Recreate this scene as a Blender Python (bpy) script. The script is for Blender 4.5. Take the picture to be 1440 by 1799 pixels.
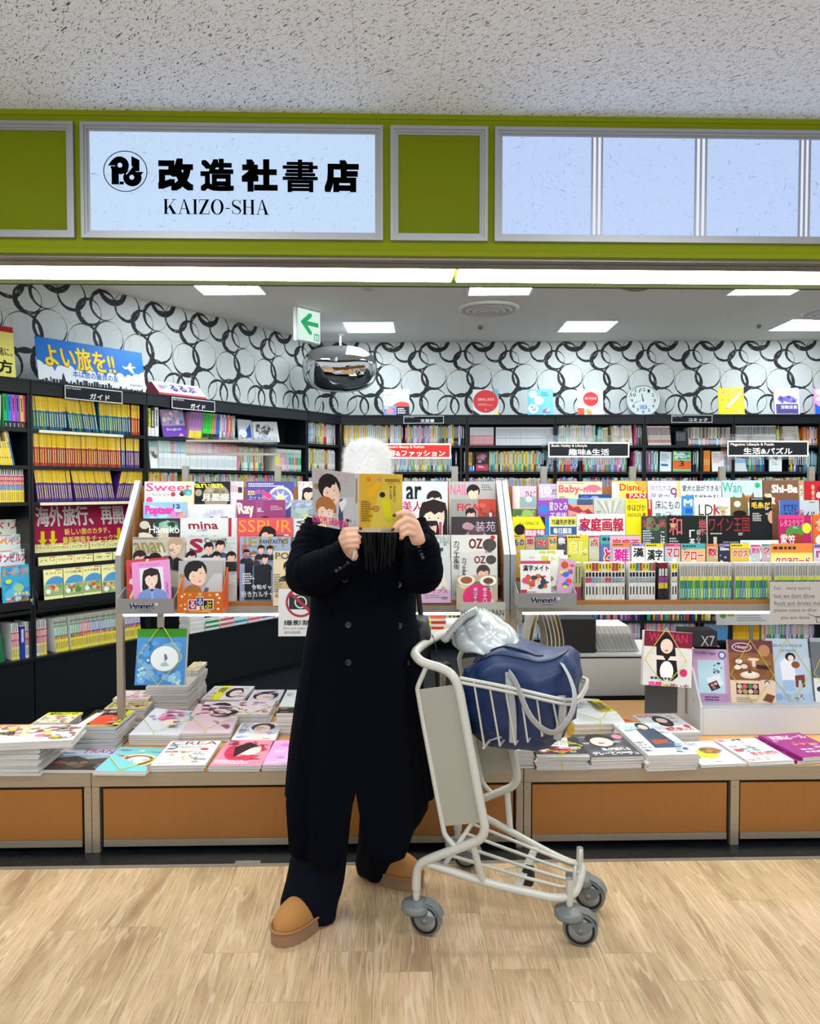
import bpy, bmesh, math, random
from mathutils import Matrix, Vector
R = math.radians
random.seed(7)
for o in list(bpy.data.objects): bpy.data.objects.remove(o)
SC = bpy.context.scene
COL = SC.collection
# ------------------------------------------------------------ camera
F_PX = 1330.0; CAM_H = 1.5; PITCH = math.atan(44.5/1330.0)
cam_d = bpy.data.cameras.new('camera'); cam = bpy.data.objects.new('camera', cam_d); COL.objects.link(cam)
cam.location = (0, 0, CAM_H); cam.rotation_euler = (math.pi/2 - PITCH, 0, R(0.07))
cam_d.sensor_fit = 'HORIZONTAL'; cam_d.sensor_width = 36.0; cam_d.lens = 36.0*F_PX/1440.0
cam_d.clip_start = .05; cam_d.clip_end = 60
SC.camera = cam
# ------------------------------------------------------------ world, exposure
w = bpy.data.worlds.new('world'); SC.world = w; w.use_nodes = True
w.node_tree.nodes['Background'].inputs[0].default_value = (.86, .92, 1, 1)
w.node_tree.nodes['Background'].inputs[1].default_value = .58
SC.view_settings.view_transform = 'Standard'; SC.view_settings.look = 'None'
SC.view_settings.exposure = 0.5; SC.view_settings.gamma = 1; SC.view_settings.use_curve_mapping = False
# ------------------------------------------------------------ large lamps (concourse ceiling lamps behind and beside the camera)
def area(name, loc, sx, sy, power, col=(.93, .97, 1), rot=(0, 0, 0)):
    l = bpy.data.lights.new(name, 'AREA'); l.shape = 'RECTANGLE'; l.size = sx; l.size_y = sy; l.energy = power; l.color = col
    o = bpy.data.objects.new(name, l); COL.objects.link(o); o.location = loc; o.rotation_euler = rot
    return o
area('concourse_light', (-1.3, 1.1, 2.95), 1.0, .5, 25)
area('concourse_light', (1.5, 1.1, 2.95), 1.0, .5, 25)
area('concourse_light', (0.0, -1.5, 2.95), 3.0, 1.0, 46, rot=(R(25), 0, 0))
# shop interior ceiling lamps are built with their fixtures below; these are their light
STRIP_E = 16.0; TROFFER_E = 38.0; SIGN_E = 0.71
# ------------------------------------------------------------ colour + materials
def s2l(c):
    return c/12.92 if c <= .04045 else ((c+.055)/1.055)**2.4
def hx(h):
    if not isinstance(h, str): return h
    if len(h) == 3: v = [int(c*2, 16)/255 for c in h]
    else: v = [int(h[i:i+2], 16)/255 for i in (0, 2, 4)]
    return tuple(s2l(c) for c in v)
MATS = {}
def nt_new(name):
    m = bpy.data.materials.new(name); m.use_nodes = True
    return m, m.node_tree, m.node_tree.nodes['Principled BSDF']
def plain(name, col, rough=.5, metal=0.0, bump=0.0, bscale=200, emit=0, spec=None, coat=0, noise=0.0, nscale=(8, 8, 8)):
    if name in MATS: return MATS[name]
    m, nt, b = nt_new(name); c = hx(col)
    b.inputs['Base Color'].default_value = (*c, 1); b.inputs['Roughness'].default_value = rough; b.inputs['Metallic'].default_value = metal
    if spec is not None: b.inputs['Specular IOR Level'].default_value = spec
    if coat: b.inputs['Coat Weight'].default_value = coat; b.inputs['Coat Roughness'].default_value = .1
    if emit:
        b.inputs['Emission Color'].default_value = (*c, 1); b.inputs['Emission Strength'].default_value = emit
    if bump or noise:
        tc = nt.nodes.new('ShaderNodeTexCoord')
    if noise:
        mp = nt.nodes.new('ShaderNodeMapping'); mp.inputs['Scale'].default_value = nscale
        n = nt.nodes.new('ShaderNodeTexNoise'); n.inputs['Scale'].default_value = 1; n.inputs['Detail'].default_value = 5
        nt.links.new(tc.outputs['Object'], mp.inputs[0]); nt.links.new(mp.outputs[0], n.inputs['Vector'])
        mx = nt.nodes.new('ShaderNodeMix'); mx.data_type = 'RGBA'
        mx.inputs[6].default_value = (*[x*(1-noise) for x in c], 1); mx.inputs[7].default_value = (*[min(1, x*(1+noise)) for x in c], 1)
        nt.links.new(n.outputs[0], mx.inputs[0]); nt.links.new(mx.outputs[2], b.inputs['Base Color'])
    if bump:
        n2 = nt.nodes.new('ShaderNodeTexNoise'); n2.inputs['Scale'].default_value = bscale; n2.inputs['Detail'].default_value = 3
        nt.links.new(tc.outputs['Object'], n2.inputs['Vector'])
        bp = nt.nodes.new('ShaderNodeBump'); bp.inputs['Strength'].default_value = bump; bp.inputs['Distance'].default_value = .002
        nt.links.new(n2.outputs[0], bp.inputs['Height']); nt.links.new(bp.outputs[0], b.inputs['Normal'])
    MATS[name] = m; return m
def attr_mat(name, rough, coat=0):
    m, nt, b = nt_new(name)
    a = nt.nodes.new('ShaderNodeAttribute'); a.attribute_name = 'Col'
    nt.links.new(a.outputs['Color'], b.inputs['Base Color']); b.inputs['Roughness'].default_value = rough
    b.inputs['Coat Weight'].default_value = coat; b.inputs['Coat Roughness'].default_value = .08; b.inputs['Specular IOR Level'].default_value = .22
    MATS[name] = m; return m
PRINT = attr_mat('printed_paper', .45)
GLOSS = attr_mat('glossy_print', .38, .06)
# ------------------------------------------------------------ frames (local x right, y away from the viewer, z up)
def frame(x, y, deg): return Matrix.Translation((x, y, 0)) @ Matrix.Rotation(R(deg), 4, 'Z')
FF = frame(0, 3.085, 1.575)         # shop front, plinth front at y=0
FB = frame(0, 7.28, -1.2)           # back wall at y=0
FL = frame(-2.42, 4.47, 53.0)       # left bookcase front at y=0
WORLD = Matrix.Identity(4)
def ray(px, py):
    u = (px-720)/F_PX; v = (899.5-py)/F_PX; c, s = math.cos(PITCH), math.sin(PITCH)
    return Vector((u, c+v*s, v*c-s))
def hit(fr, px, py, y):
    "point of the plane y=const of a frame seen along a measured direction"
    inv = fr.inverted(); o = inv @ Vector((0, 0, CAM_H)); d = inv.to_3x3() @ ray(px, py)
    t = (y-o.y)/d.y; return o + d*t
def hitz(fr, px, py, z):
    inv = fr.inverted(); o = inv @ Vector((0, 0, CAM_H)); d = inv.to_3x3() @ ray(px, py)
    t = (z-o.z)/d.z; return o + d*t
# ------------------------------------------------------------ mesh builder
class MB:
    def __init__(s): s.v = []; s.f = []; s.c = []; s.m = []; s.sm = []
    def add(s, vs, fs, col=(.8, .8, .8), mi=0, smooth=False):
        b = len(s.v); s.v += [tuple(x) for x in vs]; c = hx(col)
        for f in fs: s.f.append(tuple(i+b for i in f)); s.c.append(c); s.m.append(mi); s.sm.append(smooth)
        return s
    def box(s, x0, y0, z0, x1, y1, z1, col=(.8, .8, .8), mi=0, M=None, sides=None):
        vs = [Vector(p) for p in ((x0, y0, z0), (x1, y0, z0), (x1, y1, z0), (x0, y1, z0), (x0, y0, z1), (x1, y0, z1), (x1, y1, z1), (x0, y1, z1))]
        if M is not None: vs = [M @ p for p in vs]
        fs = [(0, 3, 2, 1), (4, 5, 6, 7), (0, 1, 5, 4), (2, 3, 7, 6), (1, 2, 6, 5), (3, 0, 4, 7)]   # bottom top front back right left
        if sides is None: s.add(vs, fs, col, mi)
        else:
            b = len(s.v); s.v += [tuple(p) for p in vs]
            for f, c in zip(fs, sides): s.f.append(tuple(i+b for i in f)); s.c.append(hx(c)); s.m.append(mi); s.sm.append(False)
        return s
    def tube(s, pts, r, n=10, col=(.8, .8, .8), mi=0, closed=False, caps=True, flat=None):
        pts = [Vector(p) for p in pts]; N = len(pts)
        rs = r if isinstance(r, (list, tuple)) else [r]*N
        vs = []; up = None
        for i, p in enumerate(pts):
            a = pts[(i-1) % N] if (closed or i > 0) else p; b = pts[(i+1) % N] if (closed or i < N-1) else p
            d = (b-a).normalized()
            if up is None: up = Vector((0, 0, 1)) if abs(d.z) < .9 else Vector((1, 0, 0))
            e1 = (up - d*up.dot(d)).normalized(); e2 = d.cross(e1); up = e1
            k1 = flat if flat else 1
            for j in range(n):
                t = 2*math.pi*j/n; vs.append(p + e1*math.cos(t)*rs[i]*k1 + e2*math.sin(t)*rs[i])
        fs = []
        for i in range(N if closed else N-1):
            for j in range(n):
                a = i*n+j; b = i*n+(j+1) % n; c = ((i+1) % N)*n+(j+1) % n; d2 = ((i+1) % N)*n+j; fs.append((a, b, c, d2))
        s.add(vs, fs, col, mi, True)
        if caps and not closed:
            s.add(vs[:n], [tuple(range(n-1, -1, -1))], col, mi); s.add(vs[-n:], [tuple(range(n))], col, mi)
        return s
    def lathe(s, prof, n=20, col=(.8, .8, .8), mi=0, M=None, axis='Z'):
        vs = []
        for r_, z in prof:
            for j in range(n):
                t = 2*math.pi*j/n; p = Vector((r_*math.cos(t), r_*math.sin(t), z))
                if axis == 'Y': p = Vector((p.x, p.z, p.y))
                if M is not None: p = M @ p
                vs.append(p)
        fs = []
        for i in range(len(prof)-1):
            for j in range(n): fs.append((i*n+j, i*n+(j+1) % n, (i+1)*n+(j+1) % n, (i+1)*n+j))
        return s.add(vs, fs, col, mi, True)
    def prism(s, pts, y0, y1, col=(.8, .8, .8), mi=0, plane='XZ'):
        n = len(pts)
        def P(a, b, y): return (a, y, b) if plane == 'XZ' else ((y, a, b) if plane == 'YZ' else (a, b, y))
        vs = [P(a, b, y0) for a, b in pts]+[P(a, b, y1) for a, b in pts]
        fs = [tuple(range(n)), tuple(range(2*n-1, n-1, -1))]+[(i, i+n, (i+1) % n+n, (i+1) % n) for i in range(n)]
        return s.add(vs, fs, col, mi)
    def grid(s, P, nu, nv, col=(.8, .8, .8), mi=0, cu=False, smooth=True):
        vs = [P(i, j) for i in range(nu) for j in range(nv)]; fs = []
        for i in range(nu if cu else nu-1):
            for j in range(nv-1):
                i2 = (i+1) % nu; fs.append((i*nv+j, i2*nv+j, i2*nv+j+1, i*nv+j+1))
        return s.add(vs, fs, col, mi, smooth)
    def mesh(s, name, mats):
        me = bpy.data.meshes.new(name); me.from_pydata(s.v, [], s.f); me.update()
        for m in (mats if isinstance(mats, (list, tuple)) else [mats]): me.materials.append(m)
        me.polygons.foreach_set('material_index', s.m); me.polygons.foreach_set('use_smooth', s.sm)
        a = me.color_attributes.new('Col', 'FLOAT_COLOR', 'CORNER'); buf = []
        for p in me.polygons:
            c = s.c[p.index]; buf += [c[0], c[1], c[2], 1.0]*p.loop_total
        a.data.foreach_set('color', buf)
        return me
def link(name, me, fr=WORLD, parent=None):
    o = bpy.data.objects.new(name, me); COL.objects.link(o)
    if parent: o.parent = parent
    else: o.matrix_world = fr
    if parent and fr is not WORLD: o.matrix_local = fr
    return o
def tag(o, label=None, cat=None, group=None, kind=None):
    if label: o['label'] = label
    if cat: o['category'] = cat
    if group: o['group'] = group
    if kind: o['kind'] = kind
    return o
def at(fr, x, y, z, rz=0, rx=0, ry=0):
    return fr @ Matrix.Translation((x, y, z)) @ Matrix.Rotation(R(rz), 4, 'Z') @ Matrix.Rotation(R(rx), 4, 'X') @ Matrix.Rotation(R(ry), 4, 'Y')
def thing(name, label, cat, fr=WORLD, group=None):
    o = bpy.data.objects.new(name, None); COL.objects.link(o); o.matrix_world = fr; o.empty_display_size = .1
    return tag(o, label, cat, group)
def smooth_bevel(o, w=.003, seg=2):
    m = o.modifiers.new('bevel', 'BEVEL'); m.width = w; m.segments = seg; m.limit_method = 'ANGLE'; m.angle_limit = R(40)
    return o
def rbox(x0, y0, z0, x1, y1, z1, b=.004, mi=0, col=(.8, .8, .8)):
    bm = bmesh.new(); bmesh.ops.create_cube(bm, size=1)
    for v in bm.verts: v.co = Vector(((x0+x1)/2+v.co.x*(x1-x0), (y0+y1)/2+v.co.y*(y1-y0), (z0+z1)/2+v.co.z*(z1-z0)))
    bmesh.ops.bevel(bm, geom=bm.edges[:], offset=min(b, .45*min(x1-x0, y1-y0, z1-z0)), segments=2, affect='EDGES')
    bm.verts.index_update(); mb = MB(); mb.add([v.co[:] for v in bm.verts], [[v.index for v in f.verts] for f in bm.faces], col, mi); bm.free(); return mb
def struct(name, mb, mat, fr=WORLD, parent=None, label=None):
    o = link(name, mb.mesh(name, mat), fr, parent)
    if not parent: o['kind'] = 'structure'
    if label: o['label'] = label
    return o
# ------------------------------------------------------------ text -> polygons
TXT = {}
def glyphs(text, bold=0.0, res=2):
    k = (text, bold)
    if k in TXT: return TXT[k]
    c = bpy.data.curves.new('t', 'FONT'); c.body = text; c.size = 1; c.resolution_u = res; c.offset = bold; c.fill_mode = 'FRONT'
    o = bpy.data.objects.new('t', c); COL.objects.link(o)
    dg = bpy.context.evaluated_depsgraph_get(); me = bpy.data.meshes.new_from_object(o.evaluated_get(dg))
    vs = [(v.co.x, v.co.y) for v in me.vertices]; fs = [tuple(p.vertices) for p in me.polygons]
    bpy.data.objects.remove(o); bpy.data.curves.remove(c); bpy.data.meshes.remove(me)
    if not vs: vs = [(0, 0), (1, 0), (1, 1)]; fs = [(0, 1, 2)]
    x0 = min(v[0] for v in vs); x1 = max(v[0] for v in vs); y0 = min(v[1] for v in vs); y1 = max(v[1] for v in vs)
    vs = [((x-x0)/max(1e-6, x1-x0), (y-y0)/max(1e-6, y1-y0)) for x, y in vs]
    TXT[k] = (vs, fs); return TXT[k]
class Art:
    "flat print: layers of polygons; units: width = 1, origin top-left, v down"
    def __init__(s, w, h, bg='fff'):
        s.w = w; s.h = h; s.H = h/w; s.L = []; s.bg = bg
    def poly(s, pts, col): s.L.append(([tuple(p) for p in pts], [tuple(range(len(pts)))], col)); return s
    def rect(s, a, b, c, d, col): return s.poly([(a, b), (a, d), (c, d), (c, b)], col)
    def ell(s, cx, cy, rx, ry, col, n=18, a0=0, a1=360):
        if a1-a0 == 360: return s.poly([(cx+rx*math.cos(R(t*360/n)), cy-ry*math.sin(R(t*360/n))) for t in range(n)], col)
        return s.poly([(cx+rx*math.cos(R(a0+(a1-a0)*t/n)), cy-ry*math.sin(R(a0+(a1-a0)*t/n))) for t in range(n+1)], col)
    def ring(s, cx, cy, r, t, col, n=28, ky=1):
        vs = []; fs = []
        for i in range(n):
            a = 2*math.pi*i/n
            vs += [(cx+r*math.cos(a), cy-r*ky*math.sin(a)), (cx+(r-t)*math.cos(a), cy-(r-t)*ky*math.sin(a))]
            fs.append((2*i, 2*((i+1) % n), 2*((i+1) % n)+1, 2*i+1))
        s.L.append((vs, fs, col)); return s
    def text(s, t, x0, y0, x1, y1, col, bold=0.0, sl=0.0, rot=0):
        if bold:
            d = bold*(y1-y0)
            for a, b in ((-1, -1), (1, 1), (-1, 1), (1, -1))+(((-.4, 0), (.4, 0), (0, -1), (0, 1), (-1, 0), (1, 0)) if bold > .035 else ()): s.text(t, x0+d, y0+d, x1-d, y1-d, col, 0, sl, rot); P, f_, c_ = s.L[-1]; s.L[-1] = ([(q[0]+a*d, q[1]+b*d) for q in P], f_, c_)
            return s
        vs, fs = glyphs(t, bold); k = sl*(y1-y0)
        P = [(x0+a*(x1-x0)+k*b, y1-b*(y1-y0)) for a, b in vs]
        if rot:
            cx, cy = (x0+x1)/2, (y0+y1)/2; c_, s_ = math.cos(R(rot)), math.sin(R(rot))
            P = [(cx+(x-cx)*c_+(y-cy)*s_, cy-(x-cx)*s_+(y-cy)*c_) for x, y in P]
        s.L.append((P, fs, col)); return s
    def vtext(s, t, x0, y0, x1, y1, col, bold=.01):
        n = len(t); st = (y1-y0)/n
        for i, ch in enumerate(t): s.text(ch, x0, y0+i*st+.06*st, x1, y0+(i+1)*st-.06*st, col, bold)
        return s
    def lines(s, x0, y0, x1, y1, n, col, seed=1):
        rr = random.Random(seed); st = (y1-y0)/n; vs = []; fs = []
        for i in range(n):
            x = x0; end = x0+(x1-x0)*rr.uniform(.55, 1)
            while x < end:
                wd = rr.uniform(.4, 1.0)*st*.9; b = len(vs); yy = y0+i*st; e = min(x+wd, end)
                vs += [(x, yy+.15*st), (x, yy+.7*st), (e, yy+.7*st), (e, yy+.15*st)]; fs.append((b, b+1, b+2, b+3)); x += wd+.22*st
        if fs: s.L.append((vs, fs, col))
        return s
    def blobs(s, x0, y0, x1, y1, n, cols, sz=.12, seed=1):
        rr = random.Random(seed)
        for i in range(n):
            k = min(sz*rr.uniform(.4, 1), (x1-x0)/2, (y1-y0)/2); k2 = min(k*rr.uniform(.5, 1), (y1-y0)/2)
            cx = rr.uniform(x0+k, x1-k); cy = rr.uniform(y0+k2, y1-k2)
            pts = [(cx+k*math.cos(t*.9)*rr.uniform(.7, 1), cy+k2*math.sin(t*.9)*rr.uniform(.7, 1)) for t in range(7)]
            s.poly(pts, rr.choice(cols))
        return s
    def face(s, cx, cy, r, hair='211', cloth='333', skin='eba', longh=False, tilt=0, body=True, smile=True):
        "bust portrait; r = half face width; cy = face centre"
        c_, s_ = math.cos(R(tilt)), math.sin(R(tilt))
        def T(pts): return [(cx+x*r*c_+y*r*s_, cy-x*r*s_+y*r*c_) for x, y in pts]
        def E(x, y, rx, ry, col, n=14, a0=0, a1=360):
            k = n if a1-a0 < 360 else n
            s.poly(T([(x+rx*math.cos(R(a0+(a1-a0)*t/k)), y-ry*math.sin(R(a0+(a1-a0)*t/k))) for t in range(k if a1-a0 == 360 else k+1)]), col)
        if longh: s.poly(T([(-1.35, -.6), (-1.1, -1.4), (0, -1.75), (1.1, -1.4), (1.35, -.6), (1.5, 1.2), (1.35, 2.3), (.9, 2.5), (-.9, 2.5), (-1.35, 2.3), (-1.5, 1.2)]), hair)
        else: E(0, -.45, 1.32, 1.3, hair)
        if body:
            s.poly(T([(-.45, .9), (.45, .9), (.5, 1.6), (-.5, 1.6)]), tuple(x*.85 for x in hx(skin)))
            s.poly(T([(-.5, 1.45), (0, 2.0), (.5, 1.45), (1.6, 1.8), (2.2, 2.4), (2.4, 3.6), (-2.4, 3.6), (-2.2, 2.4), (-1.6, 1.8)]), cloth)
            s.poly(T([(-.12, 1.95), (.12, 1.95), (.2, 3.6), (-.2, 3.6)]), tuple(min(1, x*1.4+.02) for x in hx(cloth)))
        s.poly(T([(-.95, -.7), (.95, -.7), (1.0, 0), (.88, .65), (.5, 1.15), (0, 1.32), (-.5, 1.15), (-.88, .65), (-1.0, 0)]), skin)
        s.poly(T([(-1.05, .05), (-1.1, -.9), (-.5, -1.35), (.5, -1.35), (1.1, -.9), (1.05, .05), (.8, -.45), (.45, -.55), (.1, -.3), (-.3, -.6), (-.75, -.4)]), hair)
        for k in (-1, 1):
            s.poly(T([(k*.24, -.2), (k*.45, -.27), (k*.64, -.2), (k*.45, -.21)]), tuple(x*.5+y*.5 for x, y in zip(hx(hair), hx(skin))))
            E(k*.42, .04, .16, .05, 'e8e0da', 8); E(k*.42, .035, .065, .06, '211', 8)
            s.poly(T([(k*.25, .03), (k*.42, -.045), (k*.6, .0), (k*.42, -.005)]), '322')
            E(k*.5, .42, .2, .14, tuple(min(1, x*y) for x, y in zip(hx(skin), (1.02, .9, .88))), 8)
        s.poly(T([(.62, -.3), (.95, -.7), (1.0, 0), (.88, .65), (.5, 1.15), (.1, 1.3), (.6, .7)]), tuple(x*.9 for x in hx(skin)))
        s.poly(T([(-.04, .3), (.02, .3), (.1, .5), (0, .55), (-.08, .5)]), tuple(x*.82 for x in hx(skin)))
        s.poly(T([(-.2, .8), (0, .76), (.2, .8), (.1, .87), (0, .89), (-.1, .87)]), 'b8525a')
        return s
    def put(s, mb, M, y=0.0, step=.00012, mi=0, bg=True):
        "M maps (x, z) metres, origin bottom-left of the sheet, facing -y"
        W, Hh = s.w, s.h; L = ([([(0, 0), (0, s.H), (1, s.H), (1, 0)], [(0, 1, 2, 3)], s.bg)] if bg else [])+s.L
        for i, (vs, fs, col) in enumerate(L):
            yy = y-step*(i*.6+1); P = [M @ Vector((min(W, max(0, u*W)), yy, min(Hh, max(0, Hh-v*W)))) for u, v in vs]
            out = []
            for f in fs:
                if len(f) < 3: continue
                a = 0
                for q in range(len(f)):
                    p0 = vs[f[q]]; p1 = vs[f[(q+1) % len(f)]]; a += p0[0]*p1[1]-p1[0]*p0[1]
                out.append(tuple(f) if a < 0 else tuple(reversed(f)))
            mb.add(P, out, col, mi)
        return mb
# ============================================================ materials of the setting
def wood_floor_mat():
    m, nt, b = nt_new('oak_floor'); L = nt.links.new; N = nt.nodes.new
    tc = N('ShaderNodeTexCoord'); oi = N('ShaderNodeObjectInfo')
    of = N('ShaderNodeVectorMath'); of.operation = 'MULTIPLY_ADD'; rnd = N('ShaderNodeCombineXYZ')
    L(oi.outputs['Random'], rnd.inputs[0]); L(oi.outputs['Random'], rnd.inputs[1])
    L(rnd.outputs[0], of.inputs[0]); of.inputs[1].default_value = (37, 91, 0); L(tc.outputs['Object'], of.inputs[2])
    # cathedral figure: distorted bands along the plank
    mp = N('ShaderNodeMapping'); mp.inputs['Scale'].default_value = (11, 1.0, 1); L(of.outputs[0], mp.inputs[0])
    n1 = N('ShaderNodeTexNoise'); n1.inputs['Scale'].default_value = 1.3; n1.inputs['Detail'].default_value = 2; L(mp.outputs[0], n1.inputs['Vector'])
    mul = N('ShaderNodeMath'); mul.operation = 'MULTIPLY'; mul.inputs[1].default_value = 32; L(n1.outputs[0], mul.inputs[0])
    sn = N('ShaderNodeMath'); sn.operation = 'SINE'; L(mul.outputs[0], sn.inputs[0])
    # fine streaks
    mp2 = N('ShaderNodeMapping'); mp2.inputs['Scale'].default_value = (380, 7, 1); L(of.outputs[0], mp2.inputs[0])
    n2 = N('ShaderNodeTexNoise'); n2.inputs['Scale'].default_value = 1; n2.inputs['Detail'].default_value = 4; n2.inputs['Roughness'].default_value = .7; L(mp2.outputs[0], n2.inputs['Vector'])
    # large tone drift
    mp3 = N('ShaderNodeMapping'); mp3.inputs['Scale'].default_value = (7, 1.6, 1); L(of.outputs[0], mp3.inputs[0])
    n3 = N('ShaderNodeTexNoise'); n3.inputs['Scale'].default_value = 1; n3.inputs['Detail'].default_value = 3; L(mp3.outputs[0], n3.inputs['Vector'])
    cr = N('ShaderNodeValToRGB'); e = cr.color_ramp.elements; e[0].position = .3; e[0].color = (*hx('9c7c5e'), 1); e[1].position = .66; e[1].color = (*hx('ccac8a'), 1)
    x = cr.color_ramp.elements.new(.48); x.color = (*hx('bda27c'), 1)
    L(n3.outputs[0], cr.inputs[0])
    r2 = N('ShaderNodeMapRange'); r2.inputs[1].default_value = .47; r2.inputs[2].default_value = .66; r2.inputs[3].default_value = 0; r2.inputs[4].default_value = .7; L(n2.outputs[0], r2.inputs[0])
    mx = N('ShaderNodeMix'); mx.data_type = 'RGBA'; L(r2.outputs[0], mx.inputs[0]); L(cr.outputs[0], mx.inputs[6]); mx.inputs[7].default_value = (*hx('6b5138'), 1)
    r4 = N('ShaderNodeMapRange'); r4.inputs[1].default_value = .78; r4.inputs[2].default_value = 1.0; r4.inputs[3].default_value = 0; r4.inputs[4].default_value = .55; L(sn.outputs[0], r4.inputs[0])
    r5 = N('ShaderNodeMath'); r5.operation = 'MULTIPLY'; L(r4.outputs[0], r5.inputs[0])
    r6 = N('ShaderNodeMapRange'); r6.inputs[1].default_value = .42; r6.inputs[2].default_value = .62; L(n2.outputs[0], r6.inputs[0]); L(r6.outputs[0], r5.inputs[1])
    mx2 = N('ShaderNodeMix'); mx2.data_type = 'RGBA'; L(r5.outputs[0], mx2.inputs[0]); L(mx.outputs[2], mx2.inputs[6]); mx2.inputs[7].default_value = (*hx('efe0c4'), 1)
    hv = N('ShaderNodeHueSaturation'); rr = N('ShaderNodeMapRange'); rr.inputs[3].default_value = .97; rr.inputs[4].default_value = 1.05; L(oi.outputs['Random'], rr.inputs[0]); L(rr.outputs[0], hv.inputs['Value']); L(mx2.outputs[2], hv.inputs['Color'])
    L(hv.outputs[0], b.inputs['Base Color']); b.inputs['Roughness'].default_value = .36
    rg = N('ShaderNodeMapRange'); rg.inputs[3].default_value = .3; rg.inputs[4].default_value = .5; L(n2.outputs[0], rg.inputs[0]); L(rg.outputs[0], b.inputs['Roughness'])
    bp = N('ShaderNodeBump'); bp.inputs['Strength'].default_value = .25; bp.inputs['Distance'].default_value = .001; L(n2.outputs[0], bp.inputs['Height']); L(bp.outputs[0], b.inputs['Normal'])
    return m
def dark_marble_mat():
    m, nt, b = nt_new('dark_marble_tile'); L = nt.links.new; N = nt.nodes.new
    tc = N('ShaderNodeTexCoord'); mp = N('ShaderNodeMapping'); mp.inputs['Scale'].default_value = (9, 34, 1); mp.inputs['Rotation'].default_value = (0, 0, .5); L(tc.outputs['Object'], mp.inputs[0])
    n = N('ShaderNodeTexNoise'); n.inputs['Scale'].default_value = 1.4; n.inputs['Detail'].default_value = 7; n.inputs['Roughness'].default_value = .75; n.inputs['Distortion'].default_value = 2.2; L(mp.outputs[0], n.inputs['Vector'])
    cr = N('ShaderNodeValToRGB'); e = cr.color_ramp.elements; e[0].position = .5; e[0].color = (*hx('0b0e13'), 1); e[1].position = .74; e[1].color = (*hx('aab0b4'), 1)
    x = cr.color_ramp.elements.new(.64); x.color = (*hx('252b33'), 1)
    L(n.outputs[0], cr.inputs[0]); L(cr.outputs[0], b.inputs['Base Color']); b.inputs['Roughness'].default_value = .4; return m
def fissured_mat():
    m, nt, b = nt_new('fissured_ceiling'); L = nt.links.new; N = nt.nodes.new
    tc = N('ShaderNodeTexCoord'); out = None
    geo = N('ShaderNodeNewGeometry')
    for k, (rot, sx, sy, th) in enumerate(((.7, 30, 150, .735), (1.05, 42, 190, .735), (.25, 50, 210, .74), (1.6, 120, 300, .72))):
        mp = N('ShaderNodeMapping'); mp.inputs['Scale'].default_value = (1, 1, 1); mp.inputs['Rotation'].default_value = (0, 0, rot); mp.inputs['Location'].default_value = (k*7.3, k*3.1, 0); L(geo.outputs['Position'], mp.inputs[0])
        sc = N('ShaderNodeVectorMath'); sc.operation = 'MULTIPLY'; sc.inputs[1].default_value = (sx, sy, 1); L(mp.outputs[0], sc.inputs[0])
        n = N('ShaderNodeTexNoise'); n.noise_dimensions = '2D'; n.inputs['Scale'].default_value = 1; n.inputs['Detail'].default_value = .6; n.inputs['Distortion'].default_value = .5; L(sc.outputs[0], n.inputs['Vector'])
        r = N('ShaderNodeMapRange'); r.inputs[1].default_value = th; r.inputs[2].default_value = th+.035; L(n.outputs[0], r.inputs[0])
        if out is None: out = r
        else:
            a = N('ShaderNodeMath'); a.operation = 'MAXIMUM'; L(out.outputs[0], a.inputs[0]); L(r.outputs[0], a.inputs[1]); out = a
    mx = N('ShaderNodeMix'); mx.data_type = 'RGBA'; mx.inputs[6].default_value = (*hx('e6f0fd'), 1); mx.inputs[7].default_value = (*hx('5a5550'), 1); L(out.outputs[0], mx.inputs[0])
    L(mx.outputs[2], b.inputs['Base Color']); b.inputs['Roughness'].default_value = .9
    iv = N('ShaderNodeMath'); iv.operation = 'SUBTRACT'; iv.inputs[0].default_value = 1; L(out.outputs[0], iv.inputs[1])
    bp = N('ShaderNodeBump'); bp.inputs['Strength'].default_value = .5; bp.inputs['Distance'].default_value = .002; L(iv.outputs[0], bp.inputs['Height']); L(bp.outputs[0], b.inputs['Normal'])
    return m
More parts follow.
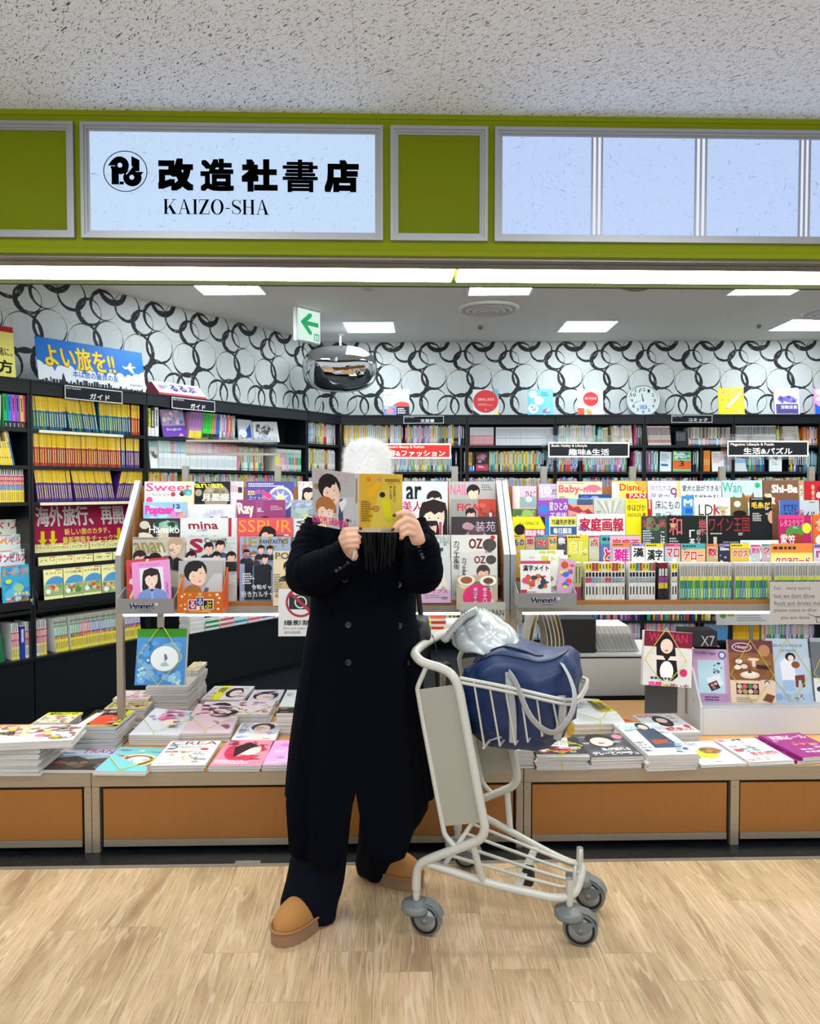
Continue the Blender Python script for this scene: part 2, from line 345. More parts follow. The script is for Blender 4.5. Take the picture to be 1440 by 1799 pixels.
def ring_paper_mat():
    m, nt, b = nt_new('ring_wallpaper'); L = nt.links.new; N = nt.nodes.new
    g = bpy.data.node_groups.new('brush_ring', 'ShaderNodeTree')
    for nm, ty, io in (('P', 'NodeSocketVector', 'INPUT'), ('C', 'NodeSocketVector', 'INPUT'), ('R', 'NodeSocketFloat', 'INPUT'), ('T', 'NodeSocketFloat', 'INPUT'), ('D', 'NodeSocketVector', 'INPUT'), ('N', 'NodeSocketFloat', 'INPUT'), ('F', 'NodeSocketFloat', 'OUTPUT')):
        g.interface.new_socket(name=nm, in_out=io, socket_type=ty)
    gi = g.nodes.new('NodeGroupInput'); go = g.nodes.new('NodeGroupOutput'); GL = g.links.new
    def M(op, a, b_=None, c=None):
        n = g.nodes.new('ShaderNodeMath'); n.operation = op
        for i, x in enumerate((a, b_, c)):
            if x is None: continue
            if isinstance(x, (int, float)): n.inputs[i].default_value = x
            else: GL(x, n.inputs[i])
        return n.outputs[0]
    sub = g.nodes.new('ShaderNodeVectorMath'); sub.operation = 'SUBTRACT'; GL(gi.outputs['P'], sub.inputs[0]); GL(gi.outputs['C'], sub.inputs[1])
    sx = g.nodes.new('ShaderNodeSeparateXYZ'); GL(sub.outputs[0], sx.inputs[0])
    P = 237.0
    wx = M('WRAP', sx.outputs[0], P/2, -P/2)
    cb = g.nodes.new('ShaderNodeCombineXYZ'); GL(wx, cb.inputs[0]); GL(sx.outputs[1], cb.inputs[1])
    ln = g.nodes.new('ShaderNodeVectorMath'); ln.operation = 'LENGTH'; GL(cb.outputs[0], ln.inputs[0])
    nm = g.nodes.new('ShaderNodeVectorMath'); nm.operation = 'NORMALIZE'; GL(cb.outputs[0], nm.inputs[0])
    dt = g.nodes.new('ShaderNodeVectorMath'); dt.operation = 'DOT_PRODUCT'; GL(nm.outputs[0], dt.inputs[0]); GL(gi.outputs['D'], dt.inputs[1])
    # thickness: T * (.35 + .65*(.5+.5 dot)), scaled by dry brush noise
    k = M('MULTIPLY_ADD', dt.outputs['Value'], .44, .62)
    th = M('MULTIPLY', M('MULTIPLY', k, gi.outputs['T']), M('MULTIPLY_ADD', gi.outputs['N'], 1.3, .45))
    rr = M('ADD', M('SUBTRACT', ln.outputs['Value'], gi.outputs['R']), M('MULTIPLY', th, .3))
    dd = M('SUBTRACT', M('MULTIPLY', th, .5), M('ABSOLUTE', rr))
    f = M('DIVIDE', dd, 1.6); n = g.nodes.new('ShaderNodeClamp'); GL(f, n.inputs[0]); GL(n.outputs[0], go.inputs['F'])
    tc = N('ShaderNodeTexCoord'); sc = N('ShaderNodeVectorMath'); sc.operation = 'MULTIPLY'; sc.inputs[1].default_value = (548, -548, -548); L(tc.outputs['Object'], sc.inputs[0])
    sp = N('ShaderNodeSeparateXYZ'); L(sc.outputs[0], sp.inputs[0]); cb2 = N('ShaderNodeCombineXYZ'); L(sp.outputs[0], cb2.inputs[0]); L(sp.outputs[2], cb2.inputs[1])
    nz = N('ShaderNodeTexNoise'); nz.inputs['Scale'].default_value = .045; nz.inputs['Detail'].default_value = 3; L(cb2.outputs[0], nz.inputs['Vector'])
    rings = [(38, 97, 52, 19, -1, .2), (100, 60, 58, 14, -.8, -.5), (140, -12, 62, 22, .2, 1), (205, 48, 58, 13, .3, 1), (120, 182, 66, 14, -.6, .6),
             (20, 215, 72, 17, .8, .5), (30, 330, 62, 13, -.5, -.9), (118, 312, 72, 18, -1, .1), (196, 335, 58, 12, .4, -1)]
    pale = [(168, 188, 50, 8, .8, -.6), (225, 190, 52, 8, 0, -1), (235, 40, 40, 7, .7, .7)]
    def build(lst):
        out = None
        for cx, cy, r_, t, dx, dy in lst:
            n = N('ShaderNodeGroup'); n.node_tree = g; L(cb2.outputs[0], n.inputs['P']); n.inputs['C'].default_value = (cx, cy, 0); n.inputs['R'].default_value = r_; n.inputs['T'].default_value = t
            q = math.hypot(dx, dy); n.inputs['D'].default_value = (dx/q, dy/q, 0); L(nz.outputs[0], n.inputs['N'])
            if out is None: out = n.outputs[0]
            else:
                a = N('ShaderNodeMath'); a.operation = 'MAXIMUM'; L(out, a.inputs[0]); L(n.outputs[0], a.inputs[1]); out = a.outputs[0]
        return out
    d = build(rings); p = build(pale)
    m1 = N('ShaderNodeMix'); m1.data_type = 'RGBA'; m1.inputs[6].default_value = (*hx('c6cbc8'), 1); m1.inputs[7].default_value = (*hx('bfc1b4'), 1); L(p, m1.inputs[0])
    m2 = N('ShaderNodeMix'); m2.data_type = 'RGBA'; L(m1.outputs[2], m2.inputs[6]); L(d, m2.inputs[0])
    ck = N('ShaderNodeMapRange'); ck.inputs[1].default_value = .58; ck.inputs[2].default_value = .8; L(nz.outputs[0], ck.inputs[0])
    m3 = N('ShaderNodeMix'); m3.data_type = 'RGBA'; m3.inputs[6].default_value = (*hx('121518'), 1); m3.inputs[7].default_value = (*hx('8f8d78'), 1); L(ck.outputs[0], m3.inputs[0]); L(m3.outputs[2], m2.inputs[7])
    L(m2.outputs[2], b.inputs['Base Color']); b.inputs['Roughness'].default_value = .7
    return m
def lit_mat(name, strength):
    m, nt, b = nt_new(name); a = nt.nodes.new('ShaderNodeAttribute'); a.attribute_name = 'Col'
    b.inputs['Base Color'].default_value = (.02, .02, .02, 1); nt.links.new(a.outputs['Color'], b.inputs['Emission Color']); b.inputs['Emission Strength'].default_value = strength; return m
OAK = wood_floor_mat(); MARBLE = dark_marble_mat(); FISS = fissured_mat(); RINGS = ring_paper_mat(); LIT = lit_mat('lit_panel', SIGN_E)
GREEN = plain('olive_green_panel', '6e7a00', .5, spec=.12, noise=.05); GREEN2 = plain('olive_green_frame', '84900a', .5, spec=.12); OLIVED = plain('dark_olive_trim', '3a4210', .6)
ALU = plain('satin_aluminium', 'a9abad', .42, .75); STEEL = plain('brushed_steel', 'ab9f8c', .36, .65, noise=.12, nscale=(2, 2, 90))
STEELP = plain('grey_steel_trim', '9a968c', .4, .6, noise=.1, nscale=(60, 2, 2))
CEIL = plain('white_painted_ceiling', 'eeede9', .75); BLACK = plain('black_laminate', '101418', .38, spec=.35); BLACKD = plain('black_void', '0b0d10', .6)
BEECH = plain('beech_veneer', '9a6229', .38, noise=.07, nscale=(60, 60, 2.5)); BEECHT = plain('beech_top', 'd9a260', .35, noise=.08, nscale=(3, 50, 3))
GREYM = plain('light_grey_metal', 'd2d4d3', .45, .0); TROF = plain('troffer_white', 'e8ecee', .4); LAMP = plain('lamp_tube', 'f6fbff', .4, emit=TROFFER_E); STRIPM = plain('light_strip', 'fbfff6', .4, emit=STRIP_E)
WHITEP = plain('white_plastic', 'dedfda', .4); ACR = None
def acrylic():
    m, nt, b = nt_new('clear_acrylic'); b.inputs['Base Color'].default_value = (.95, .97, .97, 1); b.inputs['Roughness'].default_value = .03; b.inputs['IOR'].default_value = 1.1
    b.inputs['Transmission Weight'].default_value = 1; b.inputs['Alpha'].default_value = .35; return m
ACR = acrylic()
# ============================================================ the setting
ZC = 2.99; ZI = 2.88
# wood floor: base slab and one object per plank
mb = MB(); mb.box(-4.5, -4, -.06, 4.5, -.135, -.004); floor = struct('floor', mb, OAK, FF)
YB = -.125
rr = random.Random(3); x = -2.7; first = {}
while x < 2.75:
    y = YB; L0 = rr.uniform(.25, .9)
    while y > -2.05:
        L1 = L0 if y == YB else 0.914
        key = (round(L1, 3))
        mb = MB(); mb.box(0.0004, 0, -.0035, .1826, L1-.0008, 0)
        o = link('plank', mb.mesh('plank', OAK), FF, None); o.parent = floor; o.matrix_parent_inverse = Matrix.Identity(4); o.matrix_local = Matrix.Translation((x, y-L1, 0))
        y -= L1
    x += .183
mb = MB(); mb.box(-3.5, YB, -.03, 3.5, -.105, .002); struct('trim_1', mb, STEELP, FF)
# dark shop floor
mb = MB(); mb.box(-4.2, -.105, -.05, 4.8, 4.6, -.0035); sf = struct('floor_shop', mb, MARBLE, FF)
for k in range(-8, 9):
    for j in range(2):
        mb = MB(); mb.box(.0005, .0005, -.003, .4495, .4495, 0); o = link('tile', mb.mesh('tile', MARBLE)); o.parent = sf; o.matrix_local = Matrix.Translation((k*.45, -.105+j*.45, 0))
for k in range(-6, 3):
    for j in range(2, 9):
        mb = MB(); mb.box(.0005, .0005, -.003, .4495, .4495, 0); o = link('tile', mb.mesh('tile', MARBLE)); o.parent = sf; o.matrix_local = Matrix.Translation((k*.45, -.105+j*.45, 0))
# concourse ceiling
mb = MB(); mb.box(-4.5, -4, ZC+.004, 4.5, .02, ZC+.08); oc = struct('ceiling', mb, FISS, FF)
cme = {}
for i in range(-8, 8):
    for j in range(5):
        mb = MB(); mb.box(.0004, .0004, 0, .3026, .6056, .004); o = link('ceiling_board', mb.mesh('ceiling_board', FISS)); o.parent = oc; o.matrix_local = Matrix.Translation((i*.303+.1, -.606*(j+1), ZC))
# shop ceiling
mb = MB(); mb.box(-4.6, .46, ZI, 4.8, 4.6, ZI+.08); struct('ceiling_shop', mb, CEIL, FF)
# back wall, left wall
o = struct('wall_back', MB().box(-1.0, 0, -ZI, 4.9, .1, 0), RINGS, FB @ Matrix.Translation((0, 0, ZI)))
W1 = Vector((-2.256, 5.2, 0)); W2 = Vector((-1.217, 6.75, 0)); wd = (W2-W1).normalized()
FW = Matrix.Translation(W1) @ Matrix.Rotation(math.atan2(wd.y, wd.x), 4, 'Z')
struct('wall_left', MB().box(-3.0, 0, -ZI, 2.55, .1, 0), RINGS, FW @ Matrix.Translation((0, 0, ZI)))
mb = MB(); mb.box(4.75, .4, 0, 4.85, 4.4, ZI); struct('wall_right', mb, plain('wall_white', 'cfcfca', .7), FF)
# ---- header with green fascia
zg0 = hit(FF, 0, 443, 0).z; SOF = zg0
mb = MB(); mb.box(-3.6, 0, SOF, 4.4, .03, ZC); mb.box(-3.6, .03, SOF+.014, 4.4, .46, ZC)
hd = struct('wall_front', mb, GREEN2, FF)
struct('trim_4', MB().box(-3.6, .44, SOF-.006, 4.4, .462, ZI+.05), OLIVED, FF)
mb = MB(); mb.box(-3.6, -.006, SOF-.002, 4.4, .0, SOF+.016); mb.box(-3.6, -.004, ZC-.02, 4.4, 0, ZC); struct('trim_2', mb, GREEN2, FF)
# shutter track
yt = hitz(FF, 720, 468, SOF).y; yl1 = hitz(FF, 720, 493.5, SOF).y
mb = MB(); mb.box(-3.6, .02, SOF-.012, 4.4, yt*.38, SOF+.01); mb.box(-3.6, yt*.38, SOF, 4.4, yt*.55, SOF+.01); mb.box(-3.6, yt*.55, SOF-.01, 4.4, yt, SOF+.01)
struct('trim_3', mb, STEELP, FF)
xj = hitz(FF, 799, 480, SOF).x
for i, (a, b_, lab) in enumerate(((-3.0, xj-.008, 'long glowing strip light under the green header, left length'), (xj+.008, 4.0, 'long glowing strip light under the green header, right length'))):
    t = thing('strip_light', lab, 'ceiling light', FF @ Matrix.Translation((a, yt, SOF)))
    link('housing', MB().box(0, .002, .004, b_-a, yl1-yt-.002, .010).mesh('housing', TROF), WORLD, t)
    link('diffuser', MB().box(.004, .006, -.006, b_-a-.004, yl1-yt-.006, .004).mesh('diffuser', STRIPM), WORLD, t)
# ---- framed panels on the fascia
zt = hit(FF, 143, 217, 0).z; zb = hit(FF, 147, 420, 0).z; FWD = .032
def fr_part(t, x0, x1, z0, z1, wdt=FWD):
    mb = MB()
    for k, (a, d) in enumerate(((0, .022), (wdt*.42, .016), (wdt*.74, .010))):
        e = wdt*(.42 if k == 0 else (.74 if k == 1 else 1))
        for q in ((x0+a, z0+a, x0+e, z1-a), (x1-e, z0+a, x1-a, z1-a), (x0+e, z0+a, x1-e, z0+e), (x0+e, z1-e, x1-e, z1-a)):
            mb.box(q[0], -d, q[1], q[2], 0, q[3])
    return link('frame', mb.mesh('frame', ALU), WORLD, t)
def xs(px, py=320): return hit(FF, px, py, 0).x
def fibres(A, n, seed, cols=('8ea2c0', '7f93b4', 'a2b5d2', 'a9bbd8')):
    r_ = random.Random(seed)
    for i in range(n):
        x, y = r_.uniform(0, 1), r_.uniform(0, A.H); a = r_.uniform(0, 6.28); k = r_.uniform(-1.2, 1.2); l = r_.uniform(.01, .035)*(1 if r_.random() < .8 else 2)*.5/A.w
        wdt = r_.choice((.0010, .0014, .0007))/A.w*.62; pts = []
        for q in range(5):
            pts.append((x, y)); x += l*.25*math.cos(a); y += l*.25*math.sin(a); a += k*.5
        nx, ny = -math.sin(a), math.cos(a)
        A.poly([(p[0]-nx*wdt, p[1]-ny*wdt) for p in pts]+[(p[0]+nx*wdt, p[1]+ny*wdt) for p in reversed(pts)], r_.choice(cols))
def flat(A): return A
def serif(A, ch, x, y, h, col):
    "high contrast serif capitals drawn as polygons, returns width"
    def P(*pts): A.poly([(x+a*h, y+b*h) for a, b in pts], col)
    def Rr(a, b, c, d): P((a, b), (a, d), (c, d), (c, b))
    T, t, s = .17, .045, .04
    if ch == 'K': Rr(.06, 0, .06+T, 1); Rr(0, 0, .33, s); Rr(0, 1-s, .33, 1); P((.23, .62), (.7, .02), (.75, .02), (.23, .7)); P((.33, .5), (.46, .36), (.84, 1), (.62, 1)); Rr(.56, 0, .84, s); Rr(.52, 1-s, .9, 1); return .9
    if ch == 'A': P((.36, 0), (.41, 0), (.11, 1), (.06, 1)); P((.36, 0), (.44, 0), (.8, 1), (.6, 1)); Rr(.17, .62, .6, .62+s); Rr(0, 1-s, .24, 1); Rr(.5, 1-s, .88, 1); return .88
    if ch == 'I': Rr(.08, 0, .08+T, 1); Rr(0, 0, .33, s); Rr(0, 1-s, .33, 1); return .33
    if ch == 'Z': P((.5, .03), (.7, .03), (.22, .97), (.02, .97)); Rr(.04, 0, .7, s+.01); Rr(.02, 1-s-.01, .72, 1); P((.04, 0), (.1, 0), (.05, .28), (.04, .28)); P((.66, 1), (.72, 1), (.72, .7), (.7, .7)); return .74
    if ch == 'O':
        vs = []; fs = []; n = 32
        for i in range(n):
            a = 2*math.pi*i/n; vs += [(x+h*(.43+.43*math.cos(a)), y+h*(.5+.52*math.sin(a))), (x+h*(.43+.25*math.cos(a)), y+h*(.5+.475*math.sin(a)))]; fs.append((2*i, 2*((i+1) % n), 2*((i+1) % n)+1, 2*i+1))
        A.L.append((vs, fs, col)); return .86
    if ch == '-': Rr(.04, .56, .34, .63); return .38
    if ch == 'S':
        c = [(.56, .22), (.5, .08), (.32, .02), (.14, .07), (.06, .22), (.12, .38), (.3, .48), (.5, .58), (.6, .74), (.54, .9), (.34, .98), (.14, .92), (.04, .74)]
        wv = [.02, .04, .03, .06, .1, .14, .17, .16, .11, .07, .03, .04, .02]; up = []; dn = []
        for i, p in enumerate(c):
            q0 = c[max(0, i-1)]; q1 = c[min(len(c)-1, i+1)]; dx, dy = q1[0]-q0[0], q1[1]-q0[1]; l = math.hypot(dx, dy); nx, ny = -dy/l*wv[i]/2, dx/l*wv[i]/2
            up.append((x+h*(p[0]+nx), y+h*(p[1]+ny))); dn.append((x+h*(p[0]-nx), y+h*(p[1]-ny)))
        for i in range(len(c)-1): A.poly([up[i], up[i+1], dn[i+1], dn[i]], col)
        Rr(.56, .02, .6, .3); Rr(.03, .68, .07, .97); return .66
    if ch == 'H': Rr(.06, 0, .06+T, 1); Rr(.58, 0, .58+T, 1); Rr(.2, .48, .6, .48+s); Rr(0, 0, .3, s); Rr(0, 1-s, .3, 1); Rr(.51, 0, .82, s); Rr(.51, 1-s, .82, 1); return .84
    return .4
# shop name sign
x0, x1 = xs(143), xs(671)
t = thing('shop_sign', 'backlit pale blue shop sign with black circular emblem and black lettering', 'sign', FF)
fr_part(t, x0, x1, zb, zt)
xi0, xi1, zi0, zi1 = x0+FWD, x1-FWD, zb+FWD, zt-FWD
A = Art(xi1-xi0, zi1-zi0, 'bfd7f4'); fibres(A, 520, 5)
mb = MB(); A.put(mb, Matrix.Identity(4), 0, .00003); link('panel', mb.mesh('panel', LIT), Matrix.Translation((xi0, -.006, zi0)), t)
mb = MB(); mb.box(x0+.005, -.004, zb+.005, x1-.005, 0, zt-.005); link('backing', mb.mesh('backing', WHITEP), WORLD, t)
def sx(px): return (px-153)/(665-153)     # across the lit face
def sy(py): return (py-228)/(665-153)
A = Art(xi1-xi0, zi1-zi0)
A.ring(sx(218.5), sy(301), .0765, .0032, '111', 48, .93)
def lp(px, py): return (sx(160+px/2.88), sy(240+py/2.88))
A.ell(*lp(140, 146), .032, .031, '111', 24); A.ell(*lp(204, 208), .032, .03, '111', 24)
A.poly([lp(78, 150), lp(100, 120), lp(128, 100), lp(150, 150)], '111'); A.poly([lp(262, 178), lp(240, 205), lp(215, 180), lp(205, 175)], '111')
A.poly([lp(98, 150), lp(98, 243), lp(160, 243), lp(160, 228), lp(136, 228), lp(136, 150)], '111')
A.poly([lp(200, 98), lp(241, 118), lp(241, 215), lp(190, 200), (lp(200, 150))], '111')
for ch, (a, c) in zip('改造社書店', ((276, 340), (352, 412), (425, 490), (499, 562), (574, 636))):
    A.text(ch, sx(a), sy(277), sx(c), sy(335), '0c0c10', {'書': .023, '造': .04}.get(ch, .055))
xx = sx(286)
for ch in 'KAIZO-SHA':
    hgt = sy(376)-sy(349.5); xx += serif(A, ch, xx, sy(349.5), hgt, '101014')*hgt*1.02+.0035
mb = MB(); A.put(mb, Matrix.Identity(4), 0, .00003, bg=False); link('lettering', mb.mesh('lettering', plain('sign_black', '020203', .9, spec=.0)), Matrix.Translation((xi0, -.022, zi0)), t)
A = Art(xi1-xi0, zi1-zi0)
for q in ((142, 146), (202, 207)): A.ell(*lp(*q), .0085, .0085, 'bfd7f4', 14)
A.poly([lp(172, 190), lp(205, 150), lp(208, 153), lp(176, 194)], 'bfd7f4'); A.poly([lp(136, 190), lp(139, 190), lp(139, 240), lp(136, 240)], 'bfd7f4'); A.poly([lp(82, 148), lp(118, 148), lp(118, 151), lp(82, 151)], 'bfd7f4'); A.poly([lp(222, 176), lp(258, 176), lp(258, 179), lp(222, 179)], 'bfd7f4')
mb = MB(); A.put(mb, Matrix.Identity(4), 0, .00003, bg=False); link('emblem_opening', mb.mesh('emblem_opening', LIT), Matrix.Translation((xi0, -.024, zi0)), t)
# washi panels
x0 = xs(866); x1 = x0+1.75
t = thing('light_panel', 'backlit pale blue paper panels in a silver frame, right of the shop sign', 'sign', FF)
fr_part(t, x0, x1, zb, zt)
link('backing', MB().box(x0+.005, -.004, zb+.005, x1-.005, 0, zt-.005).mesh('backing', WHITEP), WORLD, t)
cuts = [(xs(1037), xs(1054)), (xs(1218), xs(1236)), (xs(1400), xs(1417))]; prev = x0+FWD
for i, (a, b_) in enumerate(cuts+[(x1-FWD, x1-FWD)]):
    A = Art(a-prev, zi1-zi0, 'b9cdf4'); fibres(A, 230, 20+i); mb = MB(); A.put(mb, Matrix.Identity(4), 0, .00003)
    link('pane', mb.mesh('pane', LIT), Matrix.Translation((prev, -.006, zi0)), t)
    if b_ > a:
        mb = MB(); A = Art(b_-a, zi1-zi0, 'dfe9ff'); A.put(mb, Matrix.Translation((0, 0, 0))); link('pane', mb.mesh('pane', LIT), Matrix.Translation((a, -.006, zi0)), t)
        for q in (0, .5, 1):
            xx = a+(b_-a)*q; link('mullion', MB().box(xx-.0035, -.012, zi0, xx+.0035, -.004, zi1).mesh('mullion', ALU), WORLD, t)
    prev = b_
for a, b_, lab in ((xs(131)-.95, xs(131), 'plain olive green framed fascia panel left of the shop sign'), (xs(684), xs(854), 'plain olive green framed fascia panel right of the shop sign')):
    t = thing('fascia_panel', lab, 'panel', FF); fr_part(t, a, b_, zb, zt)
    link('panel', MB().box(a+.03, -.005, zb+.03, b_-.03, 0, zt-.03).mesh('panel', GREEN), WORLD, t)
# ============================================================ ceiling fittings
def troffer(px0, px1, pyf, lab):
    p0 = hitz(FB, px0, pyf, ZI); p1 = hitz(FB, px1, pyf, ZI); W_ = p1.x-p0.x
    t = thing('ceiling_light', lab, 'ceiling light', FB @ Matrix.Translation((p0.x, p0.y-W_, ZI)), 'square recessed ceiling lights')
    mb = MB()
    for q in ((-.02, -.02, W_+.02, 0), (-.02, W_, W_+.02, W_+.02), (-.02, 0, 0, W_), (W_, 0, W_+.02, W_)): mb.box(q[0], q[1], -.008, q[2], q[3], .0)
    link('frame', mb.mesh('frame', TROF), WORLD, t)
    link('diffuser', MB().box(0, 0, -.004, W_, W_, -.001).mesh('diffuser', plain('troffer_glow', 'e6f4ff', .4, emit=TROFFER_E*.55)), WORLD, t)
    for k in (.26, .5, .74): link('lamp_tube', MB().tube([(.03, W_*k, -.006), (W_-.03, W_*k, -.006)], .008, 8).mesh('lamp_tube', LAMP), WORLD, t)
troffer(357, 465, 516, 'glowing square ceiling light nearest the left wall'); troffer(821, 926, 517, 'glowing square ceiling light in front of the round air vent'); troffer(1275, 1384, 517, 'glowing square ceiling light, near row, far right')
troffer(610, 692, 583, 'glowing square ceiling light above the convex mirror'); troffer(978, 1062, 582, 'glowing square ceiling light in the far row, middle'); troffer(1348, 1437, 580, 'glowing square ceiling light in the far row, far right')
def round_fit(name, px, py, r, lab, cat, rings=3, mat=None, drop=.02):
    p = hitz(FF, px, py, ZI); mb = MB(); pr = [(0, -drop*.6)]
    for k in range(rings):
        a = r*(k+.5)/(rings+.5); b_ = r*(k+1)/(rings+.5); pr += [(a, -drop*(.8-.5*k/rings)), (a+.004, -drop*.1), (b_-.004, -drop*.1), (b_, -drop*(.9-.5*k/rings))]
    pr += [(r, -.004), (r, 0)]; mb.lathe(pr, 32)
    o = link(name, mb.mesh(name, mat or TROF), FF @ Matrix.Translation((p.x, p.y, ZI))); tag(o, lab, cat); return o
round_fit('air_vent', 857, 541, .235, 'large round ringed white air vent in the shop ceiling', 'vent', 4, drop=.05)
round_fit('air_vent', 1462, 547, .235, 'round white air vent cut by the right edge of the picture', 'vent', 4, drop=.05)
round_fit('speaker', 1118, 503, .11, 'flat round beige ceiling speaker', 'speaker', 1, plain('beige_grille', '9b978c', .6))
round_fit('smoke_detector', 644, 502, .055, 'small round white smoke detector on the ceiling', 'detector', 1, drop=.035)
round_fit('sprinkler', 842, 573, .02, 'tiny sprinkler head behind the air vent', 'sprinkler', 1, STEELP, .03)
round_fit('sprinkler', 1331, 571, .02, 'tiny sprinkler head near the right ceiling light', 'sprinkler', 1, STEELP, .03)
# exit sign
p = hitz(WORLD, 520, 537, ZI)
t = thing('exit_sign', 'glowing white exit sign with a green left arrow hanging from the ceiling', 'sign', at(WORLD, p.x, p.y, ZI-.26, 52))
link('housing', rbox(0, .004, 0, .26, .05, .26, .006).mesh('housing', WHITEP), WORLD, t)
A = Art(.24, .24, 'd4efe4'); g_ = '07a45c'
A.poly([(.12, .42), (.5, .1), (.62, .1), (.62, .2), (.42, .36), (.92, .36), (.92, .5), (.42, .5), (.62, .68), (.62, .78), (.5, .78)], g_); A.rect(.72, .72, .95, .95, '2aa56f'); A.rect(.76, .76, .82, .93, 'def'); A.rect(.86, .76, .91, .93, 'def')
mb = MB(); A.put(mb, Matrix.Identity(4)); link('face', mb.mesh('face', LIT), Matrix.Translation((.01, .003, .01)), t)
# convex mirror
MIRR = plain('mirror', 'd8dde0', .03, 1.0)
p = Vector((-.64, 6.9, 0)); zc_ = 1.5+(855-650)/1330*6.85
t = thing('convex_mirror', 'oval convex security mirror hanging below the ceiling', 'mirror', Matrix.Translation((p.x, p.y-.06, zc_)))
def mir(i, j):
    a = 2*math.pi*i/40; k = j/12; c_, s_ = math.cos(a), math.sin(a); q = (abs(c_)**2.6+abs(s_)**2.6)**(-1/2.6)
    v = Vector((.33*k*c_*q, -.13*math.sqrt(max(0, 1-k*k)), .21*k*s_*q)); return tuple(Matrix.Rotation(R(22), 3, 'X') @ v)
mb = MB(); mb.grid(mir, 40, 13, cu=True); link('dome', mb.mesh('dome', MIRR), WORLD, t)
mb = MB(); mb.grid(lambda i, j: tuple(Vector(mir(i, 12))*(1.0+.015*math.sin(math.pi*j/4)) + Vector((0, .012*(j/4), 0))), 40, 5, cu=True); link('rim', mb.mesh('rim', BLACK), WORLD, t)
mb = MB(); mb.tube([(0, .03, .0), (0, .06, .12), (0, .06, ZI-zc_-.01)], .011); mb.lathe([(0, 0), (.05, 0), (.045, -.012), (.012, -.016)], 16, M=Matrix.Translation((0, .06, ZI-zc_))); link('stem', mb.mesh('stem', WHITEP), WORLD, t)
# ============================================================ bookcases
def bay(fr, x0, x1, z0, z1, depth, shelves, lab, cornice=.085, divs=(), back=True, th=.022, plinth=None):
    t = thing('bookcase', lab, 'bookcase', fr @ Matrix.Translation((x0, 0, 0)), 'black bookcases along the shop walls'); W_ = x1-x0
    def pt(n, mb): return link(n, mb.mesh(n, BLACK), WORLD, t)
    for a in (0, W_-.014): pt('side_panel', MB().box(a, .004, z0, a+.014, depth, z1))
    if back: pt('back_panel', MB().box(.014, depth-.01, z0, W_-.014, depth, z1))
    for z in shelves: pt('shelf', MB().box(.014, .006, z-th, W_-.014, depth-.01, z))
    for dx, za, zb_ in divs: pt('divider', MB().box(dx-x0-.01, .008, za, dx-x0+.01, depth-.01, zb_))
    if cornice: pt('cornice', MB().box(.001, -.006, z1-cornice, W_-.001, depth, z1).box(0.001, -.012, z1-.012, W_-.001, -.006, z1))
    if plinth: pt('base_cabinet', MB().box(.002, .0, .05, W_-.002, depth, plinth-.02).box(.002, .03, 0, W_-.002, depth, .05)); pt('ledge', MB().box(0.0, -.01, plinth-.02, W_, depth, plinth))
    return t
def lx(px, py=860, y=0): return hit(FL, px, py, y).x
def bx(px, py=760, y=-.38): return hit(FB, px, py, y).x
ZT = 2.15; SH = [1.853, 1.628, 1.406]
X0, X1, X2, X3 = lx(-120), lx(54), lx(257), lx(539)
SB = [1.875, 1.637, 1.402]
FBF = FB @ Matrix.Translation((0, -.38, 0))
xb0 = bx(597)
P3 = FL @ Vector((X3, 0, 0)); P4 = FBF @ Vector((xb0, 0, 0)); dv = P4-P3
FC = Matrix.Translation((P3.x, P3.y, 0)) @ Matrix.Rotation(math.atan2(dv.y, dv.x), 4, 'Z'); LC = dv.length
bay(FL, X0, X1-.004, .45, ZT, .265, SH+[.745], 'black bookcase at the left edge of the picture, holding rainbow spines', plinth=.45)
bay(FL, X1, X2-.004, .45, ZT, .265, SH+[.745], 'black bookcase full of yellow-topped guide books, above the crimson poster', plinth=.45)
bay(FL, X2, X3-.004, .45, ZT, .265, SH+[1.17, .9, .68], 'black bookcase with pastel spines, right of the yellow guide books', plinth=.45)
bay(FC, .002, LC-.004, .05, ZT, .30, SB+[1.17, .94, .71, .48, .28], 'narrow black corner bookcase behind the white hat, between left and back walls')
cuts = [597, 819, 974, 1131, 1287, 1440, 1600]
labs = ['black back-wall bookcase under the literature sign', 'black back-wall bookcase under the standing red-circle book, with pale sets', 'black back-wall bookcase behind the hobby sign', 'black back-wall bookcase under the comics sign', 'black back-wall bookcase behind the puzzle sign', 'black back-wall bookcase cut by the right edge']
dpx = [808, 1018, 1231, 1440]
for i in range(6):
    a, b_ = bx(cuts[i]), bx(cuts[i+1]); dd = [(bx(q), .12, SB[0]-.022) for q in dpx if cuts[i]+4 < q < cuts[i+1]-4]
    bay(FBF, a, b_-.004, .05, ZT, .34, SB+[1.17, .94, .71, .50, .28, .10], labs[i], divs=dd)
